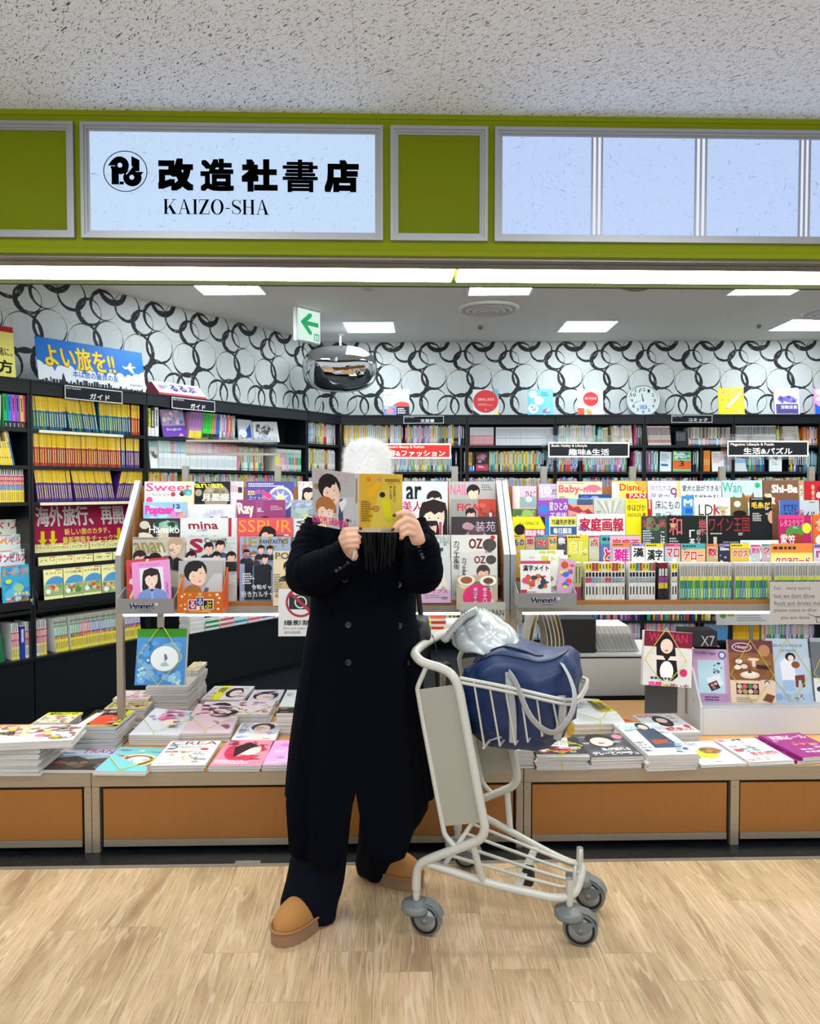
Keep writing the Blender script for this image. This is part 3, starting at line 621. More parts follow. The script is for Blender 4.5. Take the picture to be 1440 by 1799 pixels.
# ============================================================ spine books
BK = {}
def book_me(key, t, h, d, base, bands, marks, name='book'):
    k = (key, round(t, 4), round(h, 3))
    if k in BK: return BK[k]
    mb = MB(); e = .0004
    mb.box(0, 0, 0, t, d, h, sides=('ece9e0', 'ece9e0', base, 'ece9e0', base, base))
    for z0, z1, c in bands: mb.add([(e, -.0003, z0*h), (t-e, -.0003, z0*h), (t-e, -.0003, z1*h), (e, -.0003, z1*h)], [(0, 1, 2, 3)], c)
    for x0, x1, z0, z1, c in marks: mb.add([(x0*t, -.0006, z0*h), (x1*t, -.0006, z0*h), (x1*t, -.0006, z1*h), (x0*t, -.0006, z1*h)], [(0, 1, 2, 3)], c)
    BK[k] = mb.mesh(name, PRINT); return BK[k]
def vmarks(r_, z0, z1, col, w=.5, n=None):
    out = []; z = z1
    while z > z0:
        hh = r_.uniform(.018, .04); out.append((.5-w/2, .5+w/2, max(z0, z-hh), z, col)); z -= hh+.012
    return out
NBOOK = [0]; STUFF = {}
def put_book(fr, x, y, z, me, lean, name, label, cat, group, stuff=None, d=0):
    M = fr @ Matrix.Translation((x, y, z)) @ Matrix.Rotation(R(lean), 4, 'Y')
    if stuff is not None:
        mb = STUFF.setdefault(stuff, MB())
        cols = [0]*len(me.polygons); ca = me.color_attributes['Col'].data; vs = [M @ v.co for v in me.vertices]; b = len(mb.v); mb.v += [tuple(v) for v in vs]
        for p in me.polygons:
            mb.f.append(tuple(i+b for i in p.vertices)); c = ca[p.loop_start].color; mb.c.append((c[0], c[1], c[2])); mb.m.append(0); mb.sm.append(False)
        return None
    o = link(name, me, M); NBOOK[0] += 1
    return tag(o, label, cat, group)
def run(fr, x0, x1, z, styles, y=.03, lean=0, name='book', cat='book', stuff=None, seed=1, gap=.0006, d=.14, hj=.0):
    "styles: function(i, rnd) -> (key, t, h, base, bands, marks, label, group)"
    r_ = random.Random(seed); x = x0; i = 0
    if lean > 0: x += 0
    while True:
        key, t, h, base, bands, marks, lab, grp = styles(i, r_)
        c = math.cos(R(abs(lean))); step = t/c+gap
        if x+step > x1: break
        me = book_me(key, t, h, d, base, bands, marks, name)
        jy = r_.uniform(-.004, .004)
        zz = z if lean <= 0 else z+.0; xx = x
        if lean > 0: zz = z+t*math.sin(R(lean))
        put_book(fr, xx, y+jy, zz+.0004, me, lean, name, lab, cat, grp, stuff)
        x += step; i += 1
    return x
def guide(low, key, lab, tt=(.0135, .016), h=.205, top='eec92c'):
    "yellow-topped guide book"
    vs = []
    for k in range(5):
        r_ = random.Random(hash((key, k)) % 1000 if False else k*17+len(key)*3+sum(map(ord, key)) % 97)
        lo = low[k % len(low)]; m = vmarks(r_, .62, .9, 'b08a1c', .25)+vmarks(r_, .1, .5, 'e6dfa8' if k % 2 == 0 else 'e8d860', .34)
        vs.append((key+str(k), r_.uniform(*tt), h, lo, [(0, .58, lo), (.56, .6, 'f0e5c0'), (.57, 1, top if k != 3 else 'ead26a')]+([(0, .12, '1f4f86')] if key == 'ta' else []), m, lab, lab))
    return lambda i, r_: vs[(i*3+(i//4)) % 5]
def multi(cols, key, h=(.185, .19), t=(.010, .02), lab=None, grp=None, low=None, top=None, white=.5, hvar=True):
    names = {'r': 'red', 'g': 'green', 'b': 'blue', 'y': 'yellow', 'w': 'white', 'k': 'black', 'p': 'pink', 'c': 'pale blue', 'o': 'orange', 'v': 'violet', 't': 'teal', 'e': 'grey', 'n': 'cream'}
    hexs = {'r': ('b8232c', 'd04238'), 'g': ('2f9a58', '79b53b'), 'b': ('2b5fb0', '1f3f8e'), 'y': ('f0d233', 'e8c22a'), 'w': ('e6e8e6', 'dcdfe0'), 'k': ('1b1b20', '2a2a30'), 'p': ('e79bb4', 'd8588c'), 'c': ('9fcbe6', 'b9dbe2'), 'o': ('ea8a2e', 'e46c28'), 'v': ('8b5fae', 'b48cc8'), 't': ('2ba6a0', '7cc8bd'), 'e': ('8d9195', 'a7aaab'), 'n': ('e9dfc0', 'dccfa4')}
    pool = []
    rr = random.Random(sum(map(ord, key)))
    for k in range(14):
        L_ = cols[k % len(cols)]; c = hexs[L_][k // len(cols) % 2]; hh = rr.uniform(*h); tt = rr.uniform(*t)
        dark = L_ in 'krbgvte'; mk = vmarks(rr, .35, .88, 'f2f2f0' if dark else ('23252c' if rr.random() < .7 else 'b22'), .42)
        bands = [(0, 1, c)]
        if rr.random() < .45: bands.append((0, rr.uniform(.2, .36), hexs[rr.choice('wwnrbcw')][0]))
        if rr.random() < .25: bands.append((.9, 1, hexs[rr.choice('wkrb')][0]))
        mk.append((.2, .8, .05, .09, '333'))
        pool.append((key+str(k), tt, hh, c, bands, mk, '%s spine %s' % (names[L_], lab), '%s books %s' % (names[L_], grp or lab)))
    def f(i, r_): return pool[r_.randrange(len(pool))]
    return f
def series(key, t, h, base, bands, marks, lab):
    v = (key, t, h, base, bands, marks, lab, lab); return lambda i, r_: v
def serset(items): 
    "items: (n, style fn)"
    seq = [f for n, f in items for _ in range(n)]
    return lambda i, r_: seq[min(i, len(seq)-1)](i, r_)
rv = random.Random(4)
E = .012
# --- bookcase L1 (yellow guides)
xa = X1+.02; xb = X2-.022
sA = guide(['2b6f8a', '2f7d79', '2c628f', '3b8a7c', '24597f'], 'ta', 'yellow-topped travel guide with teal lower spine, top left shelf')
xe = run(FL, xa, xa+.24, SH[0], sA, lean=-3, name='travel_guide', cat='travel guide', seed=2)
xe = run(FL, xe+.02, xe+.22, SH[0], sA, lean=-9, name='travel_guide', cat='travel guide', seed=5)
xe = run(FL, xe+.012, xb-.07, SH[0], sA, lean=-2, name='travel_guide', cat='travel guide', seed=6)
sR = guide(['b5372a'], 'tr', 'yellow-topped travel guide with orange-red lower spine, top guide shelf end')
run(FL, xe+.004, xb, SH[0], sR, name='travel_guide', cat='travel guide')
sB = guide(['9c3a2c', 'a8432e', '8f3428', 'b04a30', '983a2a'], 'tb', 'yellow-topped travel guide with brick-red lower spine, middle left shelf')
sC = guide(['2c4f9c', '27489a', '3a5aa6'], 'tc', 'yellow-topped travel guide with blue lower spine, middle left shelf')
sD = guide(['52307f', '5b3688', '4a2b74'], 'td', 'yellow-topped travel guide with purple lower spine, middle guide shelf end')
xe = run(FL, xa, xa+.60, SH[1], sB, lean=-1, name='travel_guide', cat='travel guide', seed=7)
xe = run(FL, xe+.006, xb-.12, SH[1], sC, lean=-1, name='travel_guide', cat='travel guide', seed=8); run(FL, xe+.004, xb, SH[1], sD, lean=0, name='travel_guide', cat='travel guide', seed=9)
sP = guide(['54307f', '4a2b74', '5d3a8c', '472a6e'], 'tp', 'yellow-topped travel guide with purple lower spine, third left shelf')
xe = run(FL, xa+.03, xa+.27, SH[2], sP, lean=-6, name='travel_guide', cat='travel guide', seed=10)
xe = run(FL, xe+.02, xe+.30, SH[2], sP, lean=-10, name='travel_guide', cat='travel guide', seed=11)
xe = run(FL, xe+.0, xe+.30, SH[2], sP, lean=14, name='travel_guide', cat='travel guide', seed=12)
# --- bookcase L0
g = 'first shelf of the leftmost bookcase'
xq = lx(8)
run(FL, xq-.42, xq, SH[0], multi('wwwn', 'l0w', (.185, .195), (.014, .02), 'book with black lettering, top shelf at the left edge', 'top shelf at the left edge'), lean=3, seed=3)
cols = [('2fae5c', 'green'), ('2f8bdc', 'blue'), ('c45ad2', 'magenta'), ('8d63c4', 'violet'), ('ecc37a', 'sand yellow'), ('e0529a', 'pink')]; x = xq+.012
for c, nme in cols:
    me = book_me('rb'+nme, .022, .2, .14, c, [(0, .2, '17171b'), (.2, 1, c)], [(.3, .7, .03, .15, '999')]+vmarks(rv, .5, .9, '20242c', .4)); put_book(FL, x, .03, SH[0], me, -2, 'book', 'slim %s paperback with black foot, top shelf of the leftmost bookcase' % nme, 'book', None); x += .0245
run(FL, x+.006, X1-.03, SH[0], multi('pw', 'l0p', (.198, .203), (.013, .018), 'book beside the rainbow paperbacks, leftmost bookcase', 'beside the rainbow paperbacks'), seed=5)
b1 = lambda key, c, n: series(key, .0135, .205, 'e6e9ee', [(0, 1, c), (.7, 1, 'd9dce2')], vmarks(rv, .5, .68, '24506a', .35)+[(.3, .7, .2, .24, '25506e')], 'white-topped %s book leaning on the leftmost second shelf' % n)
run(FL, xq-.40, X1-.075, SH[1], serset([(12, b1('l2g', '2f9c62', 'green')), (15, b1('l2b', '49b6d6', 'sky blue')), (5, b1('l2y', 'e6cc2e', 'yellow')), (4, b1('l2d', '1f74b4', 'deep blue')), (5, b1('l2t', '2fae8c', 'teal green'))]), lean=-10, seed=4)
run(FL, xq-.40, X1-.022, SH[2], series('l3', .0125, .2, 'e8e8e8', [(0, .36, 'e9cf2c'), (.36, .5, '6f8fb8'), (.5, .8, 'b3283a'), (.8, 1, 'dcdcdc')], [(.5, .95, .82, 1, '1b1b20'), (.25, .75, .52, .62, 'e8b9b9'), (.25, .75, .66, .76, 'e8b9b9'), (.3, .7, .06, .3, 'b79a20')], 'white-topped book with red band and yellow foot, leftmost third shelf'), seed=5)
# --- lower row of L0 and L1
s1 = lambda key, c, n: series(key, .0105, .215, 'e6e6e6', [(0, .42, 'e6d43c'), (.37, .45, 'd8762e'), (.45, .78, c), (.78, 1, '9aa38f')], [(.3, .7, .5, .75, 'eee'), (.2, .8, .86, .9, '333'), (.3, .7, .1, .3, '8f8420')], 'slim yellow-footed guide with %s middle, lowest shelf by rack post' % n)
s2 = lambda key, c: series(key, .0105, .22, 'e9e9ea', [(0, .35, c), (.35, .52, 'c98b94'), (.52, .76, 'b8253c'), (.76, 1, 'd6d8da')], [(.6, .95, .78, 1, '3a3d42'), (.3, .7, .56, .72, 'f0dede'), (.3, .7, .08, .3, '98897a')], 'slim red-banded guide on the lowest shelf at the left edge')
xL = lx(3); run(FL, xL-.3, xL+.01, .4504, series('g0', .03, .2, '1d6b46', [(0, 1, '1d6b46')], [], 'thick dark green book on the lowest shelf at the left edge'), lean=-8)
xe = run(FL, xL+.05, lx(34), .4504, serset([(7, s2('b0', 'e3d25a')), (30, s2('b1', 'dcdde4'))]), lean=-1, name='travel_guide', cat='travel guide')
me = book_me('nv', .026, .2, .14, '1f3f9a', [(0, 1, '1f3f9a')], vmarks(rv, .5, .9, 'e8ecf4', .5)); put_book(FL, xe+.004, .025, .4504, me, 0, 'book', 'deep blue book standing among red-banded guides on the lowest shelf', 'book', None)
xe = run(FL, xe+.036, X1+.10, .4504, serset([(8, s2('b2', 'e6e6ea')), (8, s2('b3', 'e6cf3a')), (40, s2('b4', 'd9d9dd'))]), name='travel_guide', cat='travel guide')
xe = run(FL, X1+.15, X1+.25, .4504, s1('b5', '2f8f58', 'green'), lean=-5, name='travel_guide', cat='travel guide')
run(FL, xe+.01, X2-.03, .4504, serset([(6, s1('c0', '2f8f58', 'green')), (7, s1('c1', 'b93a63', 'crimson')), (9, s1('c2', '3d5aae', 'blue')), (7, s1('c3', '2b8f95', 'teal')), (6, s1('c4', '7fa34a', 'leaf green')), (20, s1('c5', '64489e', 'violet'))]), lean=-3, name='travel_guide', cat='travel guide')
# --- bookcase L2
xc = X2+.018
for k, (c, tt, hh, n) in enumerate((('e8df2e', .034, .195, 'yellow'), ('22262a', .03, .2, 'black and white'), ('e4e4e2', .03, .205, 'white'))):
    me = book_me('q%d' % k, tt, hh, .14, c, [(0, .3, 'e6e6e6'), (.3, 1, c)], vmarks(rv, .35, .9, '333' if k != 1 else 'ddd', .45)); put_book(FL, xc, .03, SH[0], me, 0, 'book', 'thick %s book at the left end of the pastel bookcase top shelf' % n, 'book', None); xc += tt+.002
sE = series('e1', .0155, .2, 'c79ac8', [(0, .3, 'e6d42e'), (.3, 1, 'b984be')], vmarks(rv, .4, .92, '5b2a66', .45), 'mauve book with yellow foot, top shelf of the pastel bookcase')
xe = run(FL, lx(334), lx(357), SH[0], sE, lean=9)
sG = series('e2', .0165, .2, '4fd04f', [(0, .22, '23302a'), (.22, 1, '3fd04a')], vmarks(rv, .4, .92, '1d5a26', .4), 'bright green book with black foot, top shelf of the pastel bookcase')
sG2 = series('e3', .016, .2, 'e58a74', [(0, .22, '23302a'), (.22, 1, 'e58a74')], vmarks(rv, .4, .92, '5a2020', .4), 'salmon book with black foot, top shelf of the pastel bookcase')
sG3 = series('e4', .016, .2, '3d78c8', [(0, .22, '23302a'), (.22, 1, '3d78c8')], vmarks(rv, .4, .92, '102a5a', .4), 'blue book with black foot, top shelf of the pastel bookcase')
xe = run(FL, xe+.01, lx(388), SH[0], serset([(5, sG), (2, sG2), (20, sG3)]), lean=6)
xe = run(FL, xe+.012, lx(417), SH[0], multi('gnwpcro', 'l2m', (.185, .2), (.012, .018), 'book in the mixed run on the top pastel shelf', 'in the mixed run, pastel bookcase top shelf'), lean=2)
def pas(c, n, key): return series(key, .0135, .2, 'e8ecec', [(0, .55, 'e2e8ea'), (.55, 1, c)], [(.3, .7, .1, .4, 'b9c2c6'), (.35, .65, .62, .9, 'f2f2f2')], 'white-footed slim book with %s upper spine, second pastel shelf' % n)
run(FL, lx(282), lx(420), SH[1], serset([(7, pas('9cc8c2', 'mint', 'p0')), (2, pas('c05a52', 'red', 'p1')), (4, pas('7fa6cc', 'blue', 'p2')), (3, pas('74b8bc', 'aqua', 'p3')), (3, pas('d8a848', 'ochre', 'p4')), (7, pas('d8aabb', 'pale pink', 'p5')), (4, pas('b0709a', 'mauve', 'p6')), (3, pas('d8d8dc', 'white', 'p7')), (5, pas('a8485a', 'wine', 'p8')), (40, pas('b0605a', 'brick', 'p9'))]))
run(FL, lx(422), lx(468), SH[1], multi('nrpwcyt', 'l2r', (.17, .185), (.011, .015), 'book right of the white-footed run, second pastel shelf', 'right of the white-footed run'))
def two(c, c2, n, key): return series(key, .016, .185, 'e8e8e8', [(0, .62, c), (.62, .85, c2), (.85, 1, 'dfe6e4')], [(.3, .7, .1, .3, 'f0f0f0')], '%s notebook-like book ending the second pastel shelf' % n)
run(FL, lx(487), X3-.03, SH[1], serset([(3, two('e6d83a', 'c8d8a0', 'yellow', 'r0')), (3, two('e7a6b8', 'c99', 'pink', 'r1')), (3, two('a8a0a8', '8fb8a8', 'grey', 'r2')), (3, two('3f9a8a', '6cb', 'green', 'r3')), (2, two('e86a5a', 'e99', 'coral', 'r4')), (20, two('35a06a', '8fc8c0', 'emerald', 'r5'))]))
run(FL, lx(258)+.03, lx(316), SH[2], multi('ccwyneo', 'l23', (.195, .2), (.011, .014), 'pale slim book on the third shelf behind the top of the rack', 'third shelf behind the left rack'), stuff='books')
run(FL, lx(330), X3-.03, SH[2], multi('pvtyrgnc', 'l24', (.18, .195), (.011, .014), 'book', 'x'), stuff='books', seed=8)
# --- corner bookcase
for z, sd in ((SB[0], 1), (SB[1], 2)):
    run(FC, .03, LC-.03, z, multi('wnwgcyrw', 'cc%d' % sd, (.17, .2), (.013, .019), 'b', 'x'), seed=sd, stuff='books')
run(FC, .03, LC-.03, SB[2], multi('wncg', 'cc3', (.17, .19), (.013, .019), 'b', 'x'), seed=3, stuff='books')
# --- back wall, top row
def B(px0, px1, z, st, **k): return run(FBF, bx(px0, 800)+.003, bx(px1, 800), z, st, **k)
def T(w): return 'book, top back shelf, %s' % w
B(601, 707, SB[0], multi('wnwcwpkyw', 'n1', (.178, .198), (.013, .02), T('left of the literature sign'), 'top back shelf left of the literature sign'), seed=11, stuff='books')
B(709, 817, SB[0], multi('wkyvwbgrwkw', 'n2', (.178, .195), (.013, .02), T('below the literature sign'), 'top back shelf below the literature sign'), seed=12, stuff='books')
B(823, 868, SB[0], series('n3', .0115, .165, 'd6d8da', [(0, .55, 'c9606a'), (.55, 1, 'c6c9cb')], vmarks(rv, .1, .5, 'f0dada', .5), 'grey-topped rose paperback of the long set on the top back shelf'), seed=1, name='paperback', cat='paperback')
B(869, 971, SB[0], series('n4', .0115, .165, 'd6d8dc', [(0, 1, 'd3d7da')], [(.2, .8, .38, .42, '667'), (.3, .7, .5, .9, '9aa0a8')], 'pale grey paperback of the long set on the top back shelf'), seed=1, name='paperback', cat='paperback')
B(978, 1046, SB[0], multi('wcwwnw', 'n5', (.178, .185), (.013, .018), T('left part above the hobby sign'), 'top back shelf above the hobby sign'), seed=14)
B(1048, 1068, SB[0], multi('gnwt', 'n6', (.16, .17), (.010, .014), T('small run above the hobby sign'), 'small run above the hobby sign'), seed=15, stuff='books')
B(1074, 1112, SB[0], multi('nwn', 'n7', (.178, .182), (.012, .015), T('leaning right above the hobby sign'), 'leaning cream run above the hobby sign'), seed=16, lean=-5)
B(1113, 1129, SB[0], multi('nkp', 'n7b', (.18, .19), (.012, .015), T('last few left of the comic sets'), 'last few left of the comic sets'), seed=16, stuff='books')
sK = series('n8', .0125, .175, 'd9d4cd', [(0, 1, 'd7d0c9')], [(.2, .8, .5, .92, '6b4a48'), (.2, .8, .12, .3, 'b0443c'), (.3, .7, .36, .44, '555')], 'cream comic of the leaning set under the comics sign')
B(1137, 1180, SB[0], sK, lean=-6, name='comic', cat='comic')
B(1187, 1207, SB[0], series('n9', .012, .13, '2b2f33', [(0, 1, '2b2f33')], [(.3, .7, .3, .9, '8a8f94')], 'short dark comic beside the leaning cream set'), lean=-3, name='comic', cat='comic')
def com(c, n, key): return series(key, .0125, .16, 'eee', [(0, .38, c), (.38, 1, rv.choice(('d8d8d2', '3b4a48', 'c89a98', '9ab08a')))], vmarks(rv, .45, .95, rv.choice(('223', 'b33', '286')), .6)+[(.3, .7, .08, .3, 'eee')], 'comic with %s foot, top back shelf left of the puzzle sign' % n)
cm = [com(c, n, 'cm'+n) for c, n in (('e0a52c', 'orange'), ('b52f6a', 'crimson'), ('7c3f9c', 'purple'), ('2f8f6a', 'green'), ('2f6fb4', 'blue'), ('d8e2e4', 'white'))]
B(1209, 1284, SB[0], lambda i, r_: cm[(i//2+i % 2*2) % 6](i, r_), name='comic', cat='comic')
sL = series('n10', .0115, .175, 'dcdad6', [(0, 1, 'dad8d4')], [(.15, .85, .55, .95, '4c5052'), (.2, .8, .1, .2, 'a33c3c'), (.2, .8, .3, .45, '777c7c')], 'white and grey comic of the long set behind the puzzle sign')
B(1290, 1363, SB[0], sL, name='comic', cat='comic'); B(1364, 1371, SB[0], series('n11', .0125, .175, 'b8cc46', [(0, 1, 'b4c84a'), (.8, 1, 'e08a7a')], [], 'lime green comic behind the puzzle sign'), lean=-3, name='comic', cat='comic')
B(1377, 1405, SB[0], series('n12', .013, .17, 'cfc8c0', [(0, 1, 'cdc6be')], [(.2, .8, .4, .8, 'a09890')], 'beige comic leaning behind the puzzle sign'), lean=-6)
B(1411, 1439, SB[0], multi('nkovb', 'n13', (.16, .165), (.012, .014), T('at the right edge'), 'top back shelf at the right edge'))
B(1444, 1590, SB[0], multi('wnkb', 'n14', (.16, .165), (.012, .014), 'b', 'x'), stuff='books')
# --- second row
def T2(w): return 'book on the second back-wall shelf, %s' % w
B(601, 792, SB[1], multi('wnwgkwcwye', 'm1', (.15, .19), (.013, .018), T2('behind the red sign'), 'second back shelf behind the red sign'), seed=21, stuff='books')
B(797, 805, SB[1], multi('ke', 'm1b', (.19, .195), (.02, .022), T2('dark end of the row by the red sign'), 'second back shelf, dark end by the red sign'), seed=21, stuff='books')
B(813, 824, SB[1], multi('en', 'm2', (.178, .185), (.014, .018), T2('first few right of the red sign'), 'first few right of the red sign'), seed=22, stuff='books')
def obi(c, c2, n, key): return series(key, .0235, .175, c, [(0, .33, c2), (.33, 1, c)], vmarks(rv, .45, .9, '333', .4)+[(.3, .7, .06, .28, 'eee')], '%s-spined book with coloured paper band, second back shelf right of the red sign' % n)
B(816+2, 834, SB[1], serset([(2, obi('e2b41e', '2f6ab4', 'yellow', 'ob1')), (9, obi('22242a', '2f6ab4', 'black', 'ob2'))]), stuff='books')
B(857, 957, SB[1], multi('egywkycvrtgy', 'm3', (.178, .192), (.013, .02), T2('between the red and the hobby signs'), 'second back shelf between the red and hobby signs'), seed=23, lean=1, stuff='books')
B(958, 1013, SB[1], multi('rbbyctb', 'm4', (.178, .19), (.013, .018), T2('under the hobby sign, leaning'), 'second back shelf leaning under the hobby sign'), seed=24, lean=7, stuff='books')
B(1022, 1100, SB[1], multi('nvpctgrg', 'm5', (.17, .19), (.012, .017), T2('under the right half of the hobby sign'), 'second back shelf under the hobby sign'), seed=25, stuff='books')
B(1112, 1156, SB[1], multi('ctntcp', 'm6', (.18, .195), (.013, .016), T2('right of the hobby sign'), 'second back shelf right of the hobby sign'), seed=26, stuff='books')
B(1216, 1228, SB[1], multi('kt', 'm7', (.18, .195), (.015, .018), T2('dark pair left of the divider'), 'dark pair left of the divider'), seed=27, stuff='books')
B(1235, 1248, SB[1], series('m8', .02, .19, 'e8862a', [(0, 1, 'e8862a')], [(.3, .7, .3, .6, 'f6c08a')], 'orange book of the short bright run on the second back shelf'), seed=28, stuff='books')
B(1272, 1292, SB[1], multi('cpyt', 'm9', (.16, .19), (.013, .016), T2('left under the puzzle sign'), 'left under the puzzle sign'), seed=29, stuff='books')
B(1312, 1345, SB[1], multi('rbbgty', 'm10', (.165, .18), (.014, .018), T2('under the middle of the puzzle sign, leaning'), 'under the middle of the puzzle sign'), seed=30, lean=-4, stuff='books')
B(1385, 1438, SB[1], multi('kwkbygtn', 'm11', (.165, .185), (.014, .018), T2('right under the puzzle sign'), 'right under the puzzle sign'), seed=31, stuff='books')
B(1444, 1590, SB[1], multi('kwbt', 'm12', (.165, .185), (.014, .018), 'b', 'x'), seed=31, stuff='books')
# --- rows half hidden behind the racks, and the low rows seen under them: too many to single out
B(601, 805, SB[2], multi('wcbwkwn', 'o1', (.17, .18), (.011, .015), 'b', 'x'), seed=41, stuff='books')
for a, b_, c, sd in ((812, 1014, 'wvcywcn', 42), (1022, 1228, 'twbkewr', 43), (1235, 1290, 'ttkt', 44), (1292, 1436, 'yyvncwk', 45), (1444, 1590, 'wk', 46)):
    B(a, b_, SB[2], multi(c, 'o%d' % sd, (.17, .185), (.011, .016), 'b', 'x'), seed=sd, stuff='books')
for a, b_, c, sd in ((701, 806, 'wygr', 51), (812, 1014, 'cgkrybvo', 52), (1022, 1132, 'gypkvbro', 53), (1139, 1229, 'bktrgy', 54), (1236, 1436, 'gyrkw', 55)):
    B(a, b_, .28, multi(c, 'q%d' % sd, (.16, .175), (.011, .016), 'b', 'x'), seed=sd, stuff='books')
B(701, 1014, .10, multi('cbwn', 'q60', (.15, .17), (.011, .016), 'b', 'x'), seed=60, stuff='books')
B(1022, 1228, .10, multi('wpcn', 'q61', (.15, .17), (.011, .016), 'b', 'x'), seed=61, stuff='books')
B(1240, 1290, .10, series('q62', .014, .165, '5a9bd0', [(0, 1, '5a9bd0'), (.65, 1, 'e2e6ea')], [(.3, .7, .7, .95, '99a')], 'sky blue paperback with white top, lowest visible shelf'), seed=1, stuff='books')
B(1291, 1341, .10, series('q63', .0145, .165, 'e3ab1c', [(0, 1, 'e3ab1c')], [(.3, .7, .45, .9, '7a5a10'), (.3, .7, .1, .2, 'f6dc8a')], 'golden yellow paperback on the lowest visible shelf'), seed=1, stuff='books')
B(1343, 1438, .10, multi('ewgwvbcnno', 'q64', (.15, .165), (.012, .016), 'book on the lowest visible shelf, right of the golden yellow run', 'lowest visible shelf right of the golden run'), seed=64, stuff='books')
# ---------------- face-out covers on the shelves
def sheet(fr, A, label, cat, name='book', th=.015, group=None, mat=PRINT, pages='eceae4', back=None, top=None):
    "a closed book or magazine whose cover is the print A; origin at bottom-left front"
    mb = MB(); bc = back or A.bg
    mb.box(0, 0, 0, A.w, th, A.h, sides=(pages, top or pages, A.bg, bc, pages, bc)); A.put(mb, Matrix.Identity(4), 0, .00005)
    o = link(name, mb.mesh(name, mat), fr); return tag(o, label, cat, group)
def up(fr, px0, px1, pyb, y, lean=-8, roll=0, z=None):
    p = hit(fr, px0, pyb, y); q = hit(fr, px1, pyb, y); return p.x, (p.z if z is None else z), q.x-p.x, at(fr, p.x, y, (p.z if z is None else z)+.0005, 0, lean, roll)
def faceout(fr, px0, px1, y, z, h, A, label, lean=-8, roll=0, cat='book', name='book', th=.014, **k):
    p = hit(fr, px0, 855-(z-1.5)*280, y); q = hit(fr, px1, 855-(z-1.5)*280, y); A.w = q.x-p.x; A.h = h; A.H = h/A.w
    return sheet(at(fr, p.x, y, z+.0006, 0, lean, roll), A, label, cat, name, th, **k)
A = Art(.2, .2, 'b79ac8'); A.blobs(0, 0, 1, .6, 40, ['e7a0c0', '8fb4d8', 'e6eef2', '5f7fb8'], .12, 4); A.rect(0, .62, 1, 1.3, '6a3fa6'); A.text('Bangkok', .15, .7, .8, .82, 'eee'); A.ell(.75, 1, .1, .08, 'e8c'); faceout(FL, 287, 327, .04, SH[0], .2, A, 'purple and plaid guide standing face-out on the top pastel shelf', roll=-5)
A = Art(.2, .2, 'c9d2da'); A.poly([(.1, 1.1), (.9, .2), (.95, 1.1)], '2a4a9a'); A.ell(.3, .8, .3, .25, 'e8f0f4'); A.text('大', .05, .85, .25, 1.05, 'b23', .02); faceout(FL, 419, 443, .04, SH[0], .18, A, 'grey cover with a dark blue sail shape, face-out near the pastel bookcase top right')
A = Art(.3, .2, 'dfe1e2'); A.blobs(.05, .05, .9, .5, 40, ['444a50', 'b9b9bd', '6f625a', 'e8e4dc'], .1, 3); A.text('海外ガイド', .08, .45, .8, .62, '2f8fcc', .02, .2); A.rect(.0, .63, 1, .7, 'c9d8e4'); faceout(FL, 446, 490, .045, SH[0], .17, A, 'face-out overseas guide with blue lettering, right end of the top shelf', roll=-4)
A = Art(.1, .2, 'e8ebea'); A.rect(0, 0, 1, .55, '9fd0c8'); A.blobs(0, .9, 1, 1.6, 14, ['8a8c84', 'b9b4a4', '555'], .2, 2); faceout(FL, 263, 281, .035, SH[1], .2, A, 'slim white and mint guide face-out at the left end of the second shelf')
A = Art(.1, .18, '3b2530'); A.blobs(0, .1, 1, .9, 8, ['7aa0c4', 'c0553a', '201418'], .4, 3); A.rect(0, 1.0, 1, 1.5, 'b23a50'); A.lines(.2, 1.1, .8, 1.3, 2, 'edd'); faceout(FBF, 834, 856, .03, SB[1], .18, A, 'dark volcano-red novel facing out on the second back shelf')
A = Art(.1, .18, 'dfe7ea'); A.lines(.1, .2, .9, .9, 5, '7ab'); A.rect(.1, 1.1, .7, 1.3, '2a6fb0'); faceout(FBF, 1157, 1177, .03, SB[1], .185, A, 'white booklet with blue foot facing out on the second back shelf', roll=3)
A = Art(.2, .18, '7fc27f'); A.blobs(0, 0, 1, .5, 20, ['9fdcec', '4fae5a', 'e2efb0', '3f8fd0'], .2, 5); A.rect(0, .55, 1, 1, 'e0642e'); A.text('3', .35, .55, .6, .85, '201010', .02); A.lines(.1, .15, .9, .4, 2, 'fff'); faceout(FBF, 1180, 1212, .03, SB[1], .19, A, 'green and orange covers facing out, marked 3, second back shelf', roll=2)
A = Art(.2, .18, 'ecebe8'); A.lines(.15, .2, .9, 1, 5, 'd9a0a0'); faceout(FBF, 1249, 1270, .03, SB[1], .185, A, 'white book facing out beside the orange run, second back shelf')
A = Art(.2, .18, 'd4d8da'); A.blobs(.05, .05, .95, .5, 24, ['33383c', '868c90', '7a6058'], .2, 6); A.rect(0, .55, 1, .8, '8ec3dc'); faceout(FBF, 1289, 1311, .03, SB[1], .17, A, 'grey photo book facing out under the puzzle sign')
A = Art(.2, .18, 'e3e6e4'); A.poly([(.2, .3), (.7, .15), (.6, .6)], '4a5054'); A.lines(.2, .7, .8, 1, 2, '6ba'); faceout(FBF, 1349, 1371, .03, SB[1], .17, A, 'white book with a grey sketch facing out under the puzzle sign', roll=3)
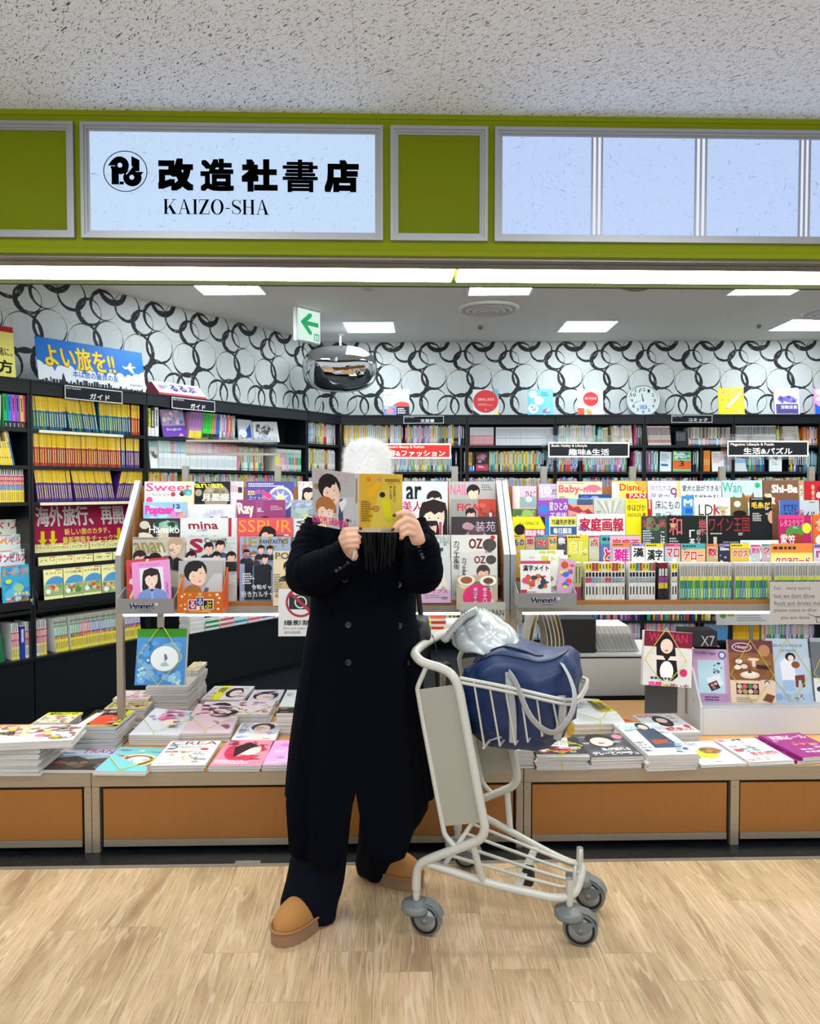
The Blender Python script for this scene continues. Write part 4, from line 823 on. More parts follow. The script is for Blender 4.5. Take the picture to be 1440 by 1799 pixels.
# face-out display below L0
dz = .7454
def disp_rack(x0, x1, tiers, z0, y0, dzs, dys, lab, lip=.032):
    t = thing('tiered_display', lab, 'display rack', FL @ Matrix.Translation((x0, 0, 0)))
    for k in range(tiers):
        link('tier', MB().box(0, y0+k*dys, z0+k*dzs-(.02 if k else 0)-.0, x1-x0, y0+k*dys+.05, z0+k*dzs+.012).box(0, y0+k*dys-.006, z0+k*dzs-.02, x1-x0, y0+k*dys, z0+k*dzs+(lip if k else .032)).mesh('tier', BLACK), WORLD, t)
    for a in (0, x1-x0-.008): link('side_panel', MB().prism([(y0-.0, z0-.02), (y0+tiers*dys+.05, z0-.02), (y0+tiers*dys+.05, z0+tiers*dzs+.1), (y0+.06, z0+.15), (y0, z0+.05)], a, a+.008, mi=0, plane='YZ').mesh('side_panel', BLACK), WORLD, t)
disp_rack(X0+.1, X1-.02, 4, dz+.03, .0, .09, .052, 'black tiered display below the rainbow books at the left edge')
disp_rack(X1+.02, X2-.02, 3, dz+.02, .0, .076, .055, 'black tiered display of pale yellow guides under the crimson poster', .165)
def tier_item(px0, px1, k, h, A, label, dzs, dys, name='travel_guide', cat='travel guide'):
    y = .004+k*dys; z = dz+.032+k*dzs; a = lx(px0, 1000, y); b_ = lx(px1, 1000, y); A.w = b_-a; A.h = h; A.H = h/A.w
    return sheet(at(FL, a, y, z+.0006, 0, -3), A, label, cat, name, .008)
def jp(A, txt, col, seed, bgs):
    A.blobs(0, .0, 1, .35, 10, bgs, .2, seed); A.lines(.02, .01, .7, .06, 1, 'c33', seed); A.text(txt, .03, .1, .97, .34, col, .025); A.blobs(0, .42, 1, 1.3, 26, bgs, .28, seed+1); A.text('24', .82, .02, .97, .09, '222', .02); return A
A = Art(.2, .257, '3a9fc4'); jp(A, 'オーストラリア', 'e8732e', 3, ['2f8fc0', '1f7fb8', '5ab0d4', '2a86bc']); A.ell(.5, .72, .16, .12, '9cc48c'); A.ell(.2, .5, .1, .07, 'bcd84a'); A.blobs(0, .95, 1, 1.25, 14, ['3a4a3a', 'b8c4c4', '8a6a4a', 'd85a6a'], .2, 8); A.text('絶景大陸', .35, .85, .8, .95, 'f0e05a', .02); tier_item(2, 59, 0, .25, A, 'face-out guide with orange title over a turquoise sea, bottom tier at the left edge', .09, .052)
A = Art(.2, .257, 'cfd8da'); jp(A, 'ロサンゼルス', 'b0245a', 5, ['dfe8ec', 'e8d8c0', '9ab8cc', 'e9ecee']); tier_item(-18, 48, 1, .25, A, 'face-out guide with crimson title, second tier at the left edge', .09, .052)
A = Art(.2, .257, 'dfe6e8'); jp(A, 'スペイン', 'e8762a', 6, ['9fc6de', 'e8e4d8', 'c4d8e0', 'e8c878']); tier_item(-14, 41, 2, .25, A, 'face-out guide with orange title on pale sky, third tier at the left edge', .09, .052)
A = Art(.2, .257, 'dfe4d8'); jp(A, 'パリ', 'b32a5e', 7, ['d8e0c8', 'e4dccc', '7a5a4a', 'c8d8c8']); tier_item(-18, 31, 3, .25, A, 'face-out guide with large wine-red title, top tier at the left edge', .09, .052)
A = Art(.2, .2, '3f6a44'); A.blobs(0, .1, 1, 1, 20, ['2f5a34', '4f8a54', '8a9a8a', 'c0c8c4'], .3, 2); p = lx(-12, 900, .27); o = sheet(at(FL, p, .27, 1.13, 0, -3), Art(.001, .001), 'x', 'x') if False else None
A.w = lx(18, 900, .27)-p; A.h = .18; A.H = A.h/A.w; sheet(at(FL, p, .27, 1.16, 0, -3), A, 'green mountain guide half in shade above the left tiers', 'travel guide', 'travel_guide', .01)
bgY = 'ece6a4'
def yel(A, txt, seed, sc=True, col='151515'):
    A.lines(.05, .03, .55, .07, 1, '8a7a20', seed); A.rect(.62, .03, .95, .08, 'c64a50'); A.text(txt, .08, .14, .92, .28, col, .012, -.12)
    if sc: A.ell(.62, 1.0, .62, .62, '4d94cc', 20, 20, 160); A.rect(.0, .8, 1, 1.4, '8fb07a'); A.blobs(0, .72, 1, 1.35, 26, ['5a8a4a', 'b8a070', 'c84a34', '7aa060', 'd8c890'], .2, seed); A.ell(.2, 1.15, .13, .13, 'e8ecec')
    return A
for a, b_, tx in ((76, 109, 'スペイン'), (111, 144, 'アメリカの国立公園'), (145, 176, 'カナダ東部'), (178, 212, 'バンコク')):
    tier_item(a, b_, 0, .205, yel(Art(.13, .205, bgY), tx, a), 'pale yellow guide, bottom tier under the crimson poster, %s' % {76: 'leftmost, red dancers', 111: 'second from the left', 145: 'third from the left', 178: 'nearest the rack post'}[a], .076, .055)
for i, (a, b_, tx) in enumerate(((67, 98, 'バリ'), (99, 130, 'フロリダ'), (131, 163, 'グアム'), (165, 197, 'タイ'), (199, 230, 'シドニー'))):
    tier_item(a, b_, 1, .205, yel(Art(.13, .205, bgY), tx, i, False), '%s pale yellow guide from the left on the middle tier under the crimson poster' % ['first', 'second', 'third', 'fourth', 'fifth'][i], .076, .055)
for i, (a, b_, tx) in enumerate(((60, 89, 'フランス'), (90, 123, 'ロスアンゼルス'), (124, 156, 'ハワイ'), (158, 188, 'ハワイ'), (189, 222, 'シンガポール'))):
    tier_item(a, b_, 2, .205, yel(Art(.13, .205, bgY), tx, i+9, False), '%s pale yellow guide from the left on the tier touching the crimson poster' % ['first', 'second', 'third', 'fourth', 'fifth'][i], .076, .055)
# crimson poster
ya = .20; xa0 = lx(54, 920, ya)+.0; xa1 = X2-.03
A = Art(xa1-xa0, .27, 'b0184c'); hA = A.H
A.text('海外旅行、再開', .04, .03, .97, .56*hA, '7a1238', .03, -.1); A.text('海外旅行、再開', .045, .02, .965, .54*hA, 'ece6ea', .022, -.1)
A.text('新しい旅のカタチ、', .32, .60*hA, .80, .76*hA, 'f3e06a', .015, -.1); A.text('最新情報をチェック！', .30, .80*hA, .86, .96*hA, 'f3e06a', .015, -.1)
for q in (.10, .2, .9): A.poly([(q-.018, .64*hA), (q-.018, .84*hA), (q-.045, .84*hA), (q, .99*hA), (q+.045, .84*hA), (q+.018, .84*hA), (q+.018, .64*hA)], 'f0e020')
sheet(at(FL, xa0, ya, 1.115), A, 'crimson poster with white Japanese headline and yellow arrows in the left bookcase', 'poster', 'poster', .004)
for nm, a, b_, z in (('shelf_label_strip', X1+.05, X1+.62, SH[0]), ('shelf_label_strip', X1+.05, X2-.03, SH[2]-.0)):
    o = link('label_strip', MB().box(a, -.004, z-.022, b_, .004, z-.004).mesh('label_strip', plain('cream_label', 'dfdcc0', .5)), FL); tag(o, 'thin cream price strip on the %s shelf edge of the yellow guide bookcase' % ('top' if z == SH[0] else 'third'), 'label')
# ---------------- cornice name plates
def plate(fr, px, py, wd, hg, main, sub, lab, y=-.014):
    p = hit(fr, px, py, y); A = Art(wd, hg, '111418'); H_ = A.H
    A.rect(0, 0, 1, .04*H_+.006, 'd8dcdc'); A.rect(0, H_*.96-.006, 1, H_, 'd8dcdc'); A.rect(0, 0, .014, H_, 'd8dcdc'); A.rect(.986, 0, 1, H_, 'd8dcdc')
    A.text(main, .42, H_*.42, .42+.115*len(main), H_*.86, 'f0f0f0', .02); A.text(sub, .035, H_*.1, .27, H_*.26, 'dcdcdc')
    sheet(at(fr, p.x, y-.003, p.z), A, lab, 'sign', 'name_plate', .003, back='111418', pages='111418')
plate(FL, 111.5, 700, .40, .085, 'ガイド', 'Book: Guide Book', 'small black shelf name plate above the yellow guides')
plate(FL, 299.5, 717, .38, .08, 'ガイド', 'Book: Guide Book', 'small black shelf name plate below the pink display box')
plate(FBF, 707, 744, .365, .068, '文芸書', 'Book: Literature', 'small black shelf name plate reading literature, behind the red sign')
plate(FBF, 1177, 742.5, .365, .068, 'コミック', 'Book: Comic', 'small black shelf name plate below the wall clock and yellow book')
# ---------------- boards and books on top of the cases
A = Art(.7, .24, '1671c8'); H_ = A.H
p0 = hit(FL, 66, 650, .03); p1 = hit(FL, 254, 650, .03); A.w = p1.x-p0.x; A.h = .285; A.H = A.h/A.w; H_ = A.H
A.rect(0, H_*.72, 1, H_, 'dfe6ee')
for cx, r_ in ((0, .07), (.09, .05), (.2, .05), (.27, .06), (.36, .04), (.47, .05), (.56, .04), (.66, .045), (.75, .05), (.84, .045), (.92, .06), (1.0, .08)): A.ell(cx, H_*.74, r_, r_*1.2, 'dfe6ee', 14)
A.text('よい旅を!!', .07, H_*.12, .72, H_*.66, '7a4a10', .03, -.1); A.text('よい旅を!!', .075, H_*.12, .715, H_*.64, 'f6d21c', .018, -.1); A.text('本は旅の最良の友', .30, H_*.66, .73, H_*.82, '1a5fae', .015)
A.poly([(.78, .4*H_), (.81, .42*H_), (.9, .38*H_), (.92, .40*H_), (.84, .46*H_), (.8, .47*H_)], 'e8f2f8'); A.poly([(.83, .42*H_), (.86, .3*H_), (.88, .31*H_), (.87, .42*H_)], 'e8f2f8'); A.poly([(.83, .45*H_), (.88, .56*H_), (.9, .55*H_), (.88, .43*H_)], 'e8f2f8')
r_ = random.Random(2); x = .0
while x < .97:
    w_ = r_.uniform(.008, .03); h_ = r_.choice((.04, .06, .09, .13)); A.rect(x, H_*(1-h_), x+w_, H_, '1e242a'); x += w_+r_.uniform(0, .01)
A.poly([(.19, H_), (.215, H_*.74), (.24, H_)], '1e242a'); A.text('改造社書店', .84, H_*.82, .97, H_*.87, '222')
sheet(at(FL, p0.x, .03, ZT+.001, 0, -9), A, 'long blue board with yellow Japanese greeting and a white plane on the left bookcase', 'board', 'display_board', .005)
p0 = hit(FL, -90, 650, .03); p1 = hit(FL, 26, 650, .03)
A = Art(p1.x-p0.x, .31, 'ebe37a'); A.rect(0, 0, 1, A.H*.11, 'b0202c'); A.text('と一緒に。', .56, A.H*.42, .97, A.H*.58, '1a1a1a', .01, -.1); A.text('き方', .5, A.H*.66, .97, A.H*.92, '1a1a1a', .03, -.1)
sheet(at(FL, p0.x, .03, ZT+.001, 0, -6), A, 'yellow board with a red top edge on the bookcase at the left edge', 'board', 'display_board', .005)
# pink display box
p0 = hit(FL, 279, 695, .03); p1 = hit(FL, 362, 700, .03); W_ = p1.x-p0.x
mb = MB(); mb.prism([(0, 0), (.18, 0), (.18, .015), (.11, .10), (.09, .10), (0, .02)], 0, W_, 'c8485a', plane='YZ')
A = Art(W_, .13, 'e9dfe4'); H_ = A.H; A.text('るるぶ', .3, H_*.2, .85, H_*.8, '4a3a8a', .03); A.ell(.12, H_*.5, .06, .06, 'd86a8a'); A.ell(.22, H_*.4, .05, .05, '6ac'); A.blobs(.0, .0, 1, H_, 14, ['f0c8d4', 'bfe0c8', 'f0e0b0'], .05, 3)
A.L = A.L[-14:]+A.L[:-14]
A.put(mb, Matrix.Translation((0, -.001, .02)) @ Matrix.Rotation(R(-48), 4, 'X'), 0, .0003)
o = link('display_box', mb.mesh('display_box', PRINT), at(FL, p0.x, .04, ZT+.001)); tag(o, 'flat pink display box with white sloping top lying on the left bookcase', 'box')
def topbook(px0, px1, A, label, h=.2, lean=-9):
    p0 = hit(FBF, px0, 727, .03); p1 = hit(FBF, px1, 727, .03); A.w = p1.x-p0.x; A.h = h; A.H = h/A.w; return sheet(at(FBF, p0.x, .03, ZT+.001, 0, lean), A, label, 'book', 'book', .012)
A = Art(.22, .23, 'cfdae2'); A.ell(.72, .85, .42, .35, 'd0504c', 20, 0, 180); A.rect(.0, .68, .5, 1.1, '7a94c8'); A.blobs(0, .68, .5, 1.05, 10, ['a9b9dc', '5a76b4', 'c88'], .14, 2); A.rect(.5, .7, 1, 1.1, '2a2c34'); A.lines(.55, .75, .95, 1.0, 3, 'eee'); A.lines(.08, .2, .6, .3, 1, '99a'); topbook(672, 717, A, 'pale blue book with red half disc standing on the back bookcase, left of the others', .245)
A = Art(.22, .23, 'd9dcd8'); A.rect(.75, 0, 1, .3, '6aa6b8'); A.ell(.5, .48, .49, .46, 'c8383a', 26); A.text('日本のしきたり', .2, .34, .82, .46, 'f0d8d4', .01); A.lines(.2, .56, .8, .66, 2, 'e09a94'); A.ell(.5, .82, .02, .02, 'fff', 8); A.poly([(0, 1.1), (0, .82), (.3, 1.1)], '2e3438'); A.poly([(1, 1.1), (1, .8), (.75, 1.1)], 'e6d87a'); topbook(829, 874, A, 'book with a big red circle standing on the back bookcase above the pale sets', .24)
A = Art(.22, .23, '6fb6e0'); A.ell(.22, .2, .16, .15, 'e4eef4', 16); A.ell(.45, .45, .18, .17, 'dfeaf0', 16); A.ell(.22, .78, .2, .19, 'e4eef4', 16); A.blobs(.1, .66, .34, .9, 8, ['7a9ab0'], .06, 2); A.blobs(.55, .75, .95, 1.05, 10, ['e8eef2', 'd04a5a', '4a8ac0'], .12, 3); A.lines(.55, .12, .95, .3, 2, '3a70b0'); topbook(925, 970, A, 'light blue book with white round patterns standing on the back bookcase', .24)
A = Art(.22, .23, 'dfe2e0'); A.ell(.52, .4, .3, .29, 'cc2f30', 24); A.text('BEST OF JAPAN', .3, .33, .74, .45, 'f0c8c4'); A.rect(0, .76, .26, 1.1, 'd8523a'); A.blobs(.26, .76, .6, 1.05, 8, ['3a8ab0', 'e8b44a', 'd85'], .1, 2); topbook(1013, 1058, A, 'white book with a smaller red circle standing left of the wall clock', .24)
A = Art(.22, .23, 'efdf28'); A.blobs(.05, .05, .95, 1.05, 22, ['e2a87a', 'd9b06a', 'e8c46a'], .12, 3); A.poly([(.5, .5), (.9, .1), (.93, .2), (.4, .8), (.3, .75)], 'f6f0c8'); topbook(1261, 1306, A, 'bright yellow illustrated book standing on the back bookcase right of the clock', .245)
A = Art(.22, .23, 'cfc6dc'); A.rect(.06, .06, .94, .3, 'b7a8d0'); A.blobs(.1, .3, .95, .65, 20, ['5a529a', '7468b0', '413a80'], .16, 3); A.rect(.06, .66, .94, 1.06, '4a4478'); A.text('百歌百景', .25, .72, .9, .86, 'e8e4f0', .015); topbook(1359, 1403, A, 'pale violet book with a purple tree standing on the back bookcase near the right edge', .245)
A = Art(.22, .23, 'd98ac0'); A.poly([(0, 1.1), (0, .6), (.6, 1.1)], '2a5ac0'); A.blobs(0, 0, 1, .6, 12, ['e8a8d0', 'f0d0e8', 'c070c8'], .2, 4); topbook(1430, 1474, A, 'pink and blue book standing on the back bookcase, cut by the right edge', .24)
# wall clock
p = hit(FB, 1124.5, 705, -.03); rC = 28.5/1330*7.2
t = thing('wall_clock', 'round wall clock with black numerals and a blue name, silver rim', 'clock', at(FB, p.x, -.09, ZT+.001+rC+.002, 0, -5))
mb = MB(); mb.lathe([(0, .03), (rC, .03), (rC, .0), (rC*.96, -.012), (rC*.9, -.008), (rC*.9, 0)], 36, axis='Y'); link('rim', mb.mesh('rim', plain('silver_rim', 'c8cccc', .3, .6)), WORLD, t)
A = Art(2*rC*.9, 2*rC*.9, 'd3dcd9'); vs = [(.5+.5*math.cos(2*math.pi*i/36), .5+.5*math.sin(2*math.pi*i/36)) for i in range(36)]
mb = MB(); A.poly(vs, 'd3dcd9')
for n in range(1, 13):
    a = R(90-n*30); tx = str(n); x = .5+.38*math.cos(a); y = .5-.38*math.sin(a); w_ = .04*len(tx); A.text(tx, x-w_, y-.055, x+w_, y+.055, '1a1d20', .012)
A.poly([(.5, .48), (.3, .545), (.18, .60), (.16, .59), (.3, .53)], '111'); A.poly([(.48, .5), (.44, .3), (.46, .29), (.52, .5)], '111'); A.ell(.5, .5, .025, .025, '111', 10); A.rect(.4, .66, .62, .78, '2a6fb8'); A.text('日販', .42, .67, .6, .77, 'e8f0f8'); A.lines(.44, .27, .56, .3, 1, '444')
A.put(mb, Matrix.Identity(4), 0, .00006, bg=False); link('dial', mb.mesh('dial', PRINT), Matrix.Translation((-rC*.9, -.001, -rC*.9)), t)
# everything too small and too many to single out
for k, mb in STUFF.items():
    o = link('books', mb.mesh('books', PRINT)); tag(o, 'packed rows of small paperbacks on the far shelves, behind and under the racks', 'books', None, 'stuff')
# ============================================================ the low magazine plinth
ZP = .33
def P0(px, py=1430, y=0.0): return hit(FF, px, py, y).x
def plinth(x0, x1, posts, lab, cols_, dp=1.0):
    t = thing('display_plinth', lab, 'plinth', FF @ Matrix.Translation((x0, 0, 0)), None); W_ = x1-x0
    def pt(n, mb, m): return link(n, mb.mesh(n, m), WORLD, t)
    pt('top', rbox(0, .014, ZP-.03, W_, dp, ZP, .003), BEECHT)
    pt('steel_band', rbox(0, 0, ZP-.055, W_, .013, ZP+.001, .002), STEEL)
    pt('carcass', MB().box(.005, .03, .035, W_-.005, dp-.01, ZP-.032), BLACKD)
    for a, b_ in posts: pt('post', rbox(a-x0, .001, .0, b_-x0, .03, ZP-.056, .0015), STEEL)
    for a, b_ in cols_:
        pt('panel', MB().box(a-x0, .012, .052, b_-x0, .026, ZP-.069), BEECH); pt('kick_strip', MB().box(a-x0, .009, .022, b_-x0, .026, .051), STEEL)
        n = max(2, int((b_-a)/.3)); mb = MB()
        for k in range(n): xx = a-x0+(k+.5)*(b_-a)/n; mb.lathe([(.0035, .0), (.003, -.0015), (0, -.002)], 8, M=Matrix.Translation((xx, .009, .036)), axis='Y')
        pt('screw', mb, STEELP)
    mb = MB()
    for a, b_ in posts:
        for z in (.09, .25): mb.lathe([(.0035, .0), (.003, -.0015), (0, -.002)], 8, M=Matrix.Translation(((a+b_)/2-x0, .001, z)), axis='Y')
    pt('screw', mb, STEELP)
    return t
plinth(-2.6, P0(158.5), [(P0(146), P0(158.5)), (-2.0, -1.97)], 'low beech and steel magazine plinth at the left edge of the shop front', [(-1.95, P0(140))], dp=.66)
plinth(P0(159.5), P0(917), [(P0(159.5), P0(173)), (P0(905), P0(917))], 'long low beech and steel magazine plinth behind the person', [(P0(178), P0(900))])
plinth(P0(918.5), 2.5, [(P0(918.5), P0(931)), (P0(1281), P0(1296))], 'low beech and steel magazine plinth on the right, beyond the cart', [(P0(934), P0(1276)), (P0(1300), 2.45)])
o = link('floor_socket', MB().box(0, 0, .0, .10, .028, .0015).box(.01, .006, .0015, .09, .022, .002).mesh('floor_socket', STEELP), FF @ Matrix.Translation((hitz(FF, 410, 1519, 0).x, hitz(FF, 410, 1519, 0).y, 0))); tag(o, 'small flat steel socket plate in the dark floor strip', 'socket')
# ============================================================ magazines
PAGE = ('d9d8d4', 'b7b5b0', 'e6e4de', 'a5a39e')
def mag_me(A, th, spine=None, droop=0.0, lay=3, mat=GLOSS):
    "magazine lying in its own x-z plane (front = -y). droop bends the lower edge back"
    mb = MB(); W_, H_ = A.w, A.h
    mb.box(0, 0, 0, W_, th, H_, sides=('cfcdc8', 'dad8d3', A.bg, 'cccac5', 'cfcdc8', spine or A.bg))
    n = max(2, lay)
    for k in range(n):        # page edges: fine layers on foot and side
        a, b_ = th*(k+.1)/n, th*(k+.55)/n; c = PAGE[k % 4]
        mb.add([(0, a, -.0003), (0, b_, -.0003), (W_, b_, -.0003), (W_, a, -.0003)], [(0, 1, 2, 3)], c)
        mb.add([(W_+.0003, a, 0), (W_+.0003, b_, 0), (W_+.0003, b_, H_), (W_+.0003, a, H_)], [(0, 1, 2, 3)], c)
    A.put(mb, Matrix.Identity(4), 0, .00006)
    if droop:
        mb.v = [(x, y+droop*(1-z/H_)**2*(.6+.4*math.sin(x/W_*3.1)) + droop*.5*math.sin(3*x/W_+5*z/H_), z) for x, y, z in mb.v]
    return mb.mesh('magazine', mat)
SATIN = plain('satin_edge_metal', '9fa2a1', .5, .5)
def rack(x0, x1, lab):
    t = thing('magazine_rack', lab, 'rack', FF @ Matrix.Translation((x0, .355, 0)), None); W_ = x1-x0
    def pt(n, mb, m): return link(n, mb.mesh(n, m), WORLD, t)
    prof = [(.03, .94), (.35, .94), (.36, 1.50), (.305, 1.51), (.03, 1.19)]
    for a, m_ in ((.004, 1), (W_-.022, 1)):
        pt('side_panel', MB().prism(prof, a, a+.018, plane='YZ'), BEECH)
        pt('edge_trim', MB().prism([(.0, .94), (.03, .94), (.03, 1.19), (.305, 1.512), (.28, 1.53), (.0, 1.19)], a-.004, a+.022, plane='YZ'), SATIN)
    for a in (0.0, W_-.03):
        pt('post', rbox(a, .0, ZP+.001, a+.03, .03, .94, .002), STEEL)
    pt('apron', MB().box(.03, .002, .925, W_-.03, .014, .955), STEELP)
    pt('base_shelf', MB().box(.03, .014, .945, W_-.03, .34, .975), BEECH)
    pt('light_bar', MB().box(.035, .004, .913, W_-.035, .03, .925), plain('rack_light', 'f4fbff', .4, emit=5))
    pt('back_panel', MB().prism([(.335, .97), (.345, .97), (.345, 1.5), (.335, 1.5)], .03, W_-.03, plane='YZ'), BEECH)
    for k in range(1, 4):
        pt('tier', MB().box(.03, .03+.072*k, .955+.083*k, W_-.03, .335, .963+.083*k).box(.03, .027+.072*k, .955+.083*k, W_-.03, .03+.072*k, .99+.083*k), BEECH)
    return t
XR0, XR1 = hit(FF, 203, 1200, .355).x, hit(FF, 893.5, 1200, .355).x; XR2 = XR1+1.80
rack(XR0, XR1-.002, 'beech and steel tiered magazine rack of fashion magazines behind the person'); rack(XR1+.002, XR2, 'beech and steel tiered magazine rack on the right, of hobby and puzzle magazines')
TY = [.395, .467, .539, .611]; TZ = [.9756, 1.0466, 1.1296, 1.2126]
def clutter(A, seed, n, sz):
    "small print scattered over a cover"
    r_ = random.Random(seed); c = hx(A.bg); dark = sum(c) > .7
    for i in range(n):
        x = r_.choice((.03, .05, .66, .7, .4))+r_.uniform(0, .05); y = r_.uniform(.12, .9)*A.H; w_ = r_.uniform(.14, .28)*sz
        A.lines(x, y, min(.98, x+w_), min(A.H*.97, y+r_.uniform(.04, .12)), r_.choice((2, 3)), r_.choice(('333', 'c8305a', '555', '2a4a8a') if dark else ('eee', 'e8d890', 'ddd')), i+n)
def rmag(k, px0, px1, pyt, A, label, th=.008, dy=0, zb=None, cat='magazine', name='magazine', lean=-4, h=None, pyb=None, dz=0):
    y = TY[k]+dy; p = hit(FF, px0, pyt, y+.012); q = hit(FF, px1, pyt, y+.012); z = TZ[k]+dz if zb is None else zb
    A.w = q.x-p.x; A.h = p.z-z if h is None else h; A.H = A.h/A.w
    A2 = A.fn(A) if hasattr(A, 'fn') else A; clutter(A, label, 3, .9)
    o = link(name, mag_me(A2, th, lay=2, mat=GLOSS), at(FF, p.x, y, z+.0008, 0, lean)); return tag(o, label, cat)
def AA(bg, fn):
    a = Art(.2, .28, bg); a.fn = fn; return a
# --- left rack, top tier
rmag(3, 251, 338, 846, AA('e8dfe2', lambda A: A.rect(.74, 0, 1, .5, 'e9dcae').text('Sweet', .03, .03, .95, .20, 'c8456e', .02).text('占いBOOK 2024', .03, .23, .5, .3, '333').ell(.58, .26, .05, .05, '9a4a44').ell(.76, .25, .05, .05, '111').ell(.1, .38, .07, .07, 'e0568a').blobs(.25, .3, .75, .5, 12, ['f2f2ee', 'd8dcd4', 'e6e6e0'], .1, 2).blobs(.76, .14, .98, .3, 8, ['6fb6b4', '4a96a0'], .1, 2).lines(.1, .0, .7, .03, 1, 'c8a')), 'white magazine with pink and red title, top tier left end of the left rack')
rmag(3, 340, 402, 846, AA('17161b', lambda A: A.ell(.6, .42, .38, .36, '8f8672').blobs(.3, .15, .9, .6, 14, ['7d7562', 'a59b86', '6c6554'], .12, 4).ell(.1, .32, .1, .1, '9a917c').text('an·an', .02, .06, .8, .18, 'e8e02e', .03, -.3).text('月星座', .2, .34, .98, .56, 'f0f0f0', .02).lines(.1, .01, .7, .04, 1, 'ccc')), 'black magazine with yellow script title over a moon, top tier of the left rack')
rmag(3, 400, 425, 846, AA('d9cfe0', lambda A: A.text('SPECIAL', .05, .06, .95, .2, '8b6aa8', .01).lines(.08, .26, .9, .75, 5, 'b0506a').rect(.62, .4, .92, .8, '3a2c30')), 'narrow pale lilac magazine edge with red lines, right of the moon magazine', dy=.01)
rmag(3, 430, 514, 846, AA('4b4a8c', lambda A: A.ell(.72, .36, .27, .26, 'c9cfe0').ell(.72, .36, .22, .21, '7a7ab4').poly([(.72+.2*math.cos(i*.3927)*(1 if i % 2 else .45), .36+.2*math.sin(i*.3927)*(1 if i % 2 else .45)) for i in range(16)][::-1], 'b9bce0').ell(.72, .36, .08, .08, 'e6de8a').ell(.43, .3, .1, .08, 'd83a7a').text('2024年の', .04, .16, .4, .28, 'c85a9a', .02).text('占い本。', .04, .3, .5, .46, 'f4f0f8', .03).text('占い本。', .045, .31, .495, .45, '5a2a8a', .01).lines(.05, .03, .9, .12, 2, 'e4d4e8')), 'indigo fortune magazine with a round flower dial, top tier of the left rack')
rmag(3, 522, 560, 846, AA('f0e2e4', lambda A: A.text('リアル', .03, .04, 1.2, .25, 'e05a5a', .02).face(.45, .6, .2, longh=True, cloth='eee')), 'white magazine with orange-red title and a smiling girl, right end of the top tier')
# tier 2
rmag(2, 249, 326, 882, AA('8fb4e0', lambda A: A.blobs(0, 0, 1, 1.3, 24, ['a9c8ec', 'c9a8e0', '9fd8e0', 'e8b8dc', '8ab0e4'], .2, 3).text('Popteen', .04, .08, .7, .34, 'f040a0', .05).text('12', .68, .05, .84, .15, '222', .02).blobs(.6, .2, 1, .4, 6, ['f0c040', 'f080c0'], .16, 2)), 'candy blue magazine with bubbly hot pink title, second tier from top, left end')
rmag(2, 332, 411, 886, AA('d2d2e4', lambda A: A.blobs(0, 0, 1, .5, 26, ['dcdcec', 'c6c4de', 'e2d4e6', 'cfdcec'], .16, 5).text('LARME', .35, .12, .75, .24, 'a8a8c0', .005)), 'pale silvery lilac magazine with faint embossed title, second tier of the left rack')
rmag(2, 413, 499, 878, AA('8a3a6e', lambda A: A.rect(.4, 0, .55, 1.3, '944478').text('Ray', .05, .06, .38, .36, 'f0d8c4', .03, -.15).lines(.7, .12, .95, .22, 3, 'c8a0a0').ell(.58, .48, .14, .14, '1a1214').face(.58, .6, .1, body=False)), 'plum purple magazine with cream title, second tier of the left rack')
rmag(2, 509, 556, 878, AA('8fa4a0', lambda A: A.blobs(0, .0, 1, 1, 20, ['9fb4ac', 'b8c08a', '7a9498', 'a8b8b0'], .3, 5).text('CLASSY', .06, .06, 1.9, .3, '8a86dc', .04)), 'grey green magazine with lavender title, second tier, beside the black coat')
# tier 1
rmag(1, 241, 314, 911, AA('3a2a26', lambda A: A.blobs(.3, 0, 1, .35, 20, ['7fae9c', '4a6a5c', '94b8a8', '2a3a34'], .2, 2).ell(.6, .33, .12, .1, 'd8ccae').rect(.48, .33, .72, .5, 'cbbf9e').ell(.12, .5, .25, .16, 'd9d2bc').ell(.14, .16, .12, .1, 'c9bfae').text('Hanako', .25, .18, .98, .36, 'f4f4f0', .01)), 'dark brown magazine with white handwritten title and a coffee cup, third tier left end')
rmag(1, 314, 398, 910, AA('d4d6d6', lambda A: A.text('mina', .18, .08, .8, .24, '8a1c34', .035, -.15).lines(.35, .26, .65, .29, 1, '889').text('かわいい服はいっぱい', .2, .36, .8, .44, '333')), 'light grey magazine with small wine red script title, third tier of the left rack')
rmag(1, 399, 414, 910, AA('d8d6d6', lambda A: A.rect(0, 0, .35, 1.5*9, 'b02438')), 'white magazine edge with a red stripe, third tier of the left rack', dy=.006)
rmag(1, 415, 512, 910, AA('d0505c', lambda A: A.text('SSPUR', .02, .04, .98, .26, 'f09a2e', .0).ell(.3, .52, .14, .12, 'e0b090').face(.54, .33, .105, tilt=-18, longh=True, cloth='c04a54', skin='e6b99c').lines(.84, .3, .98, .34, 1, 'fff')), 'coral red magazine with orange serif title and a reclining woman, third tier')
rmag(1, 514, 552, 911, AA('c9cbc9', lambda A: A.text('S', .1, .1, .75, .4, '55585a', .02).blobs(.1, .2, 1, 1, 10, ['9a9c9a', 'b8bab8'], .3, 3)), 'grey magazine with a dark letter S, third tier beside the black coat')
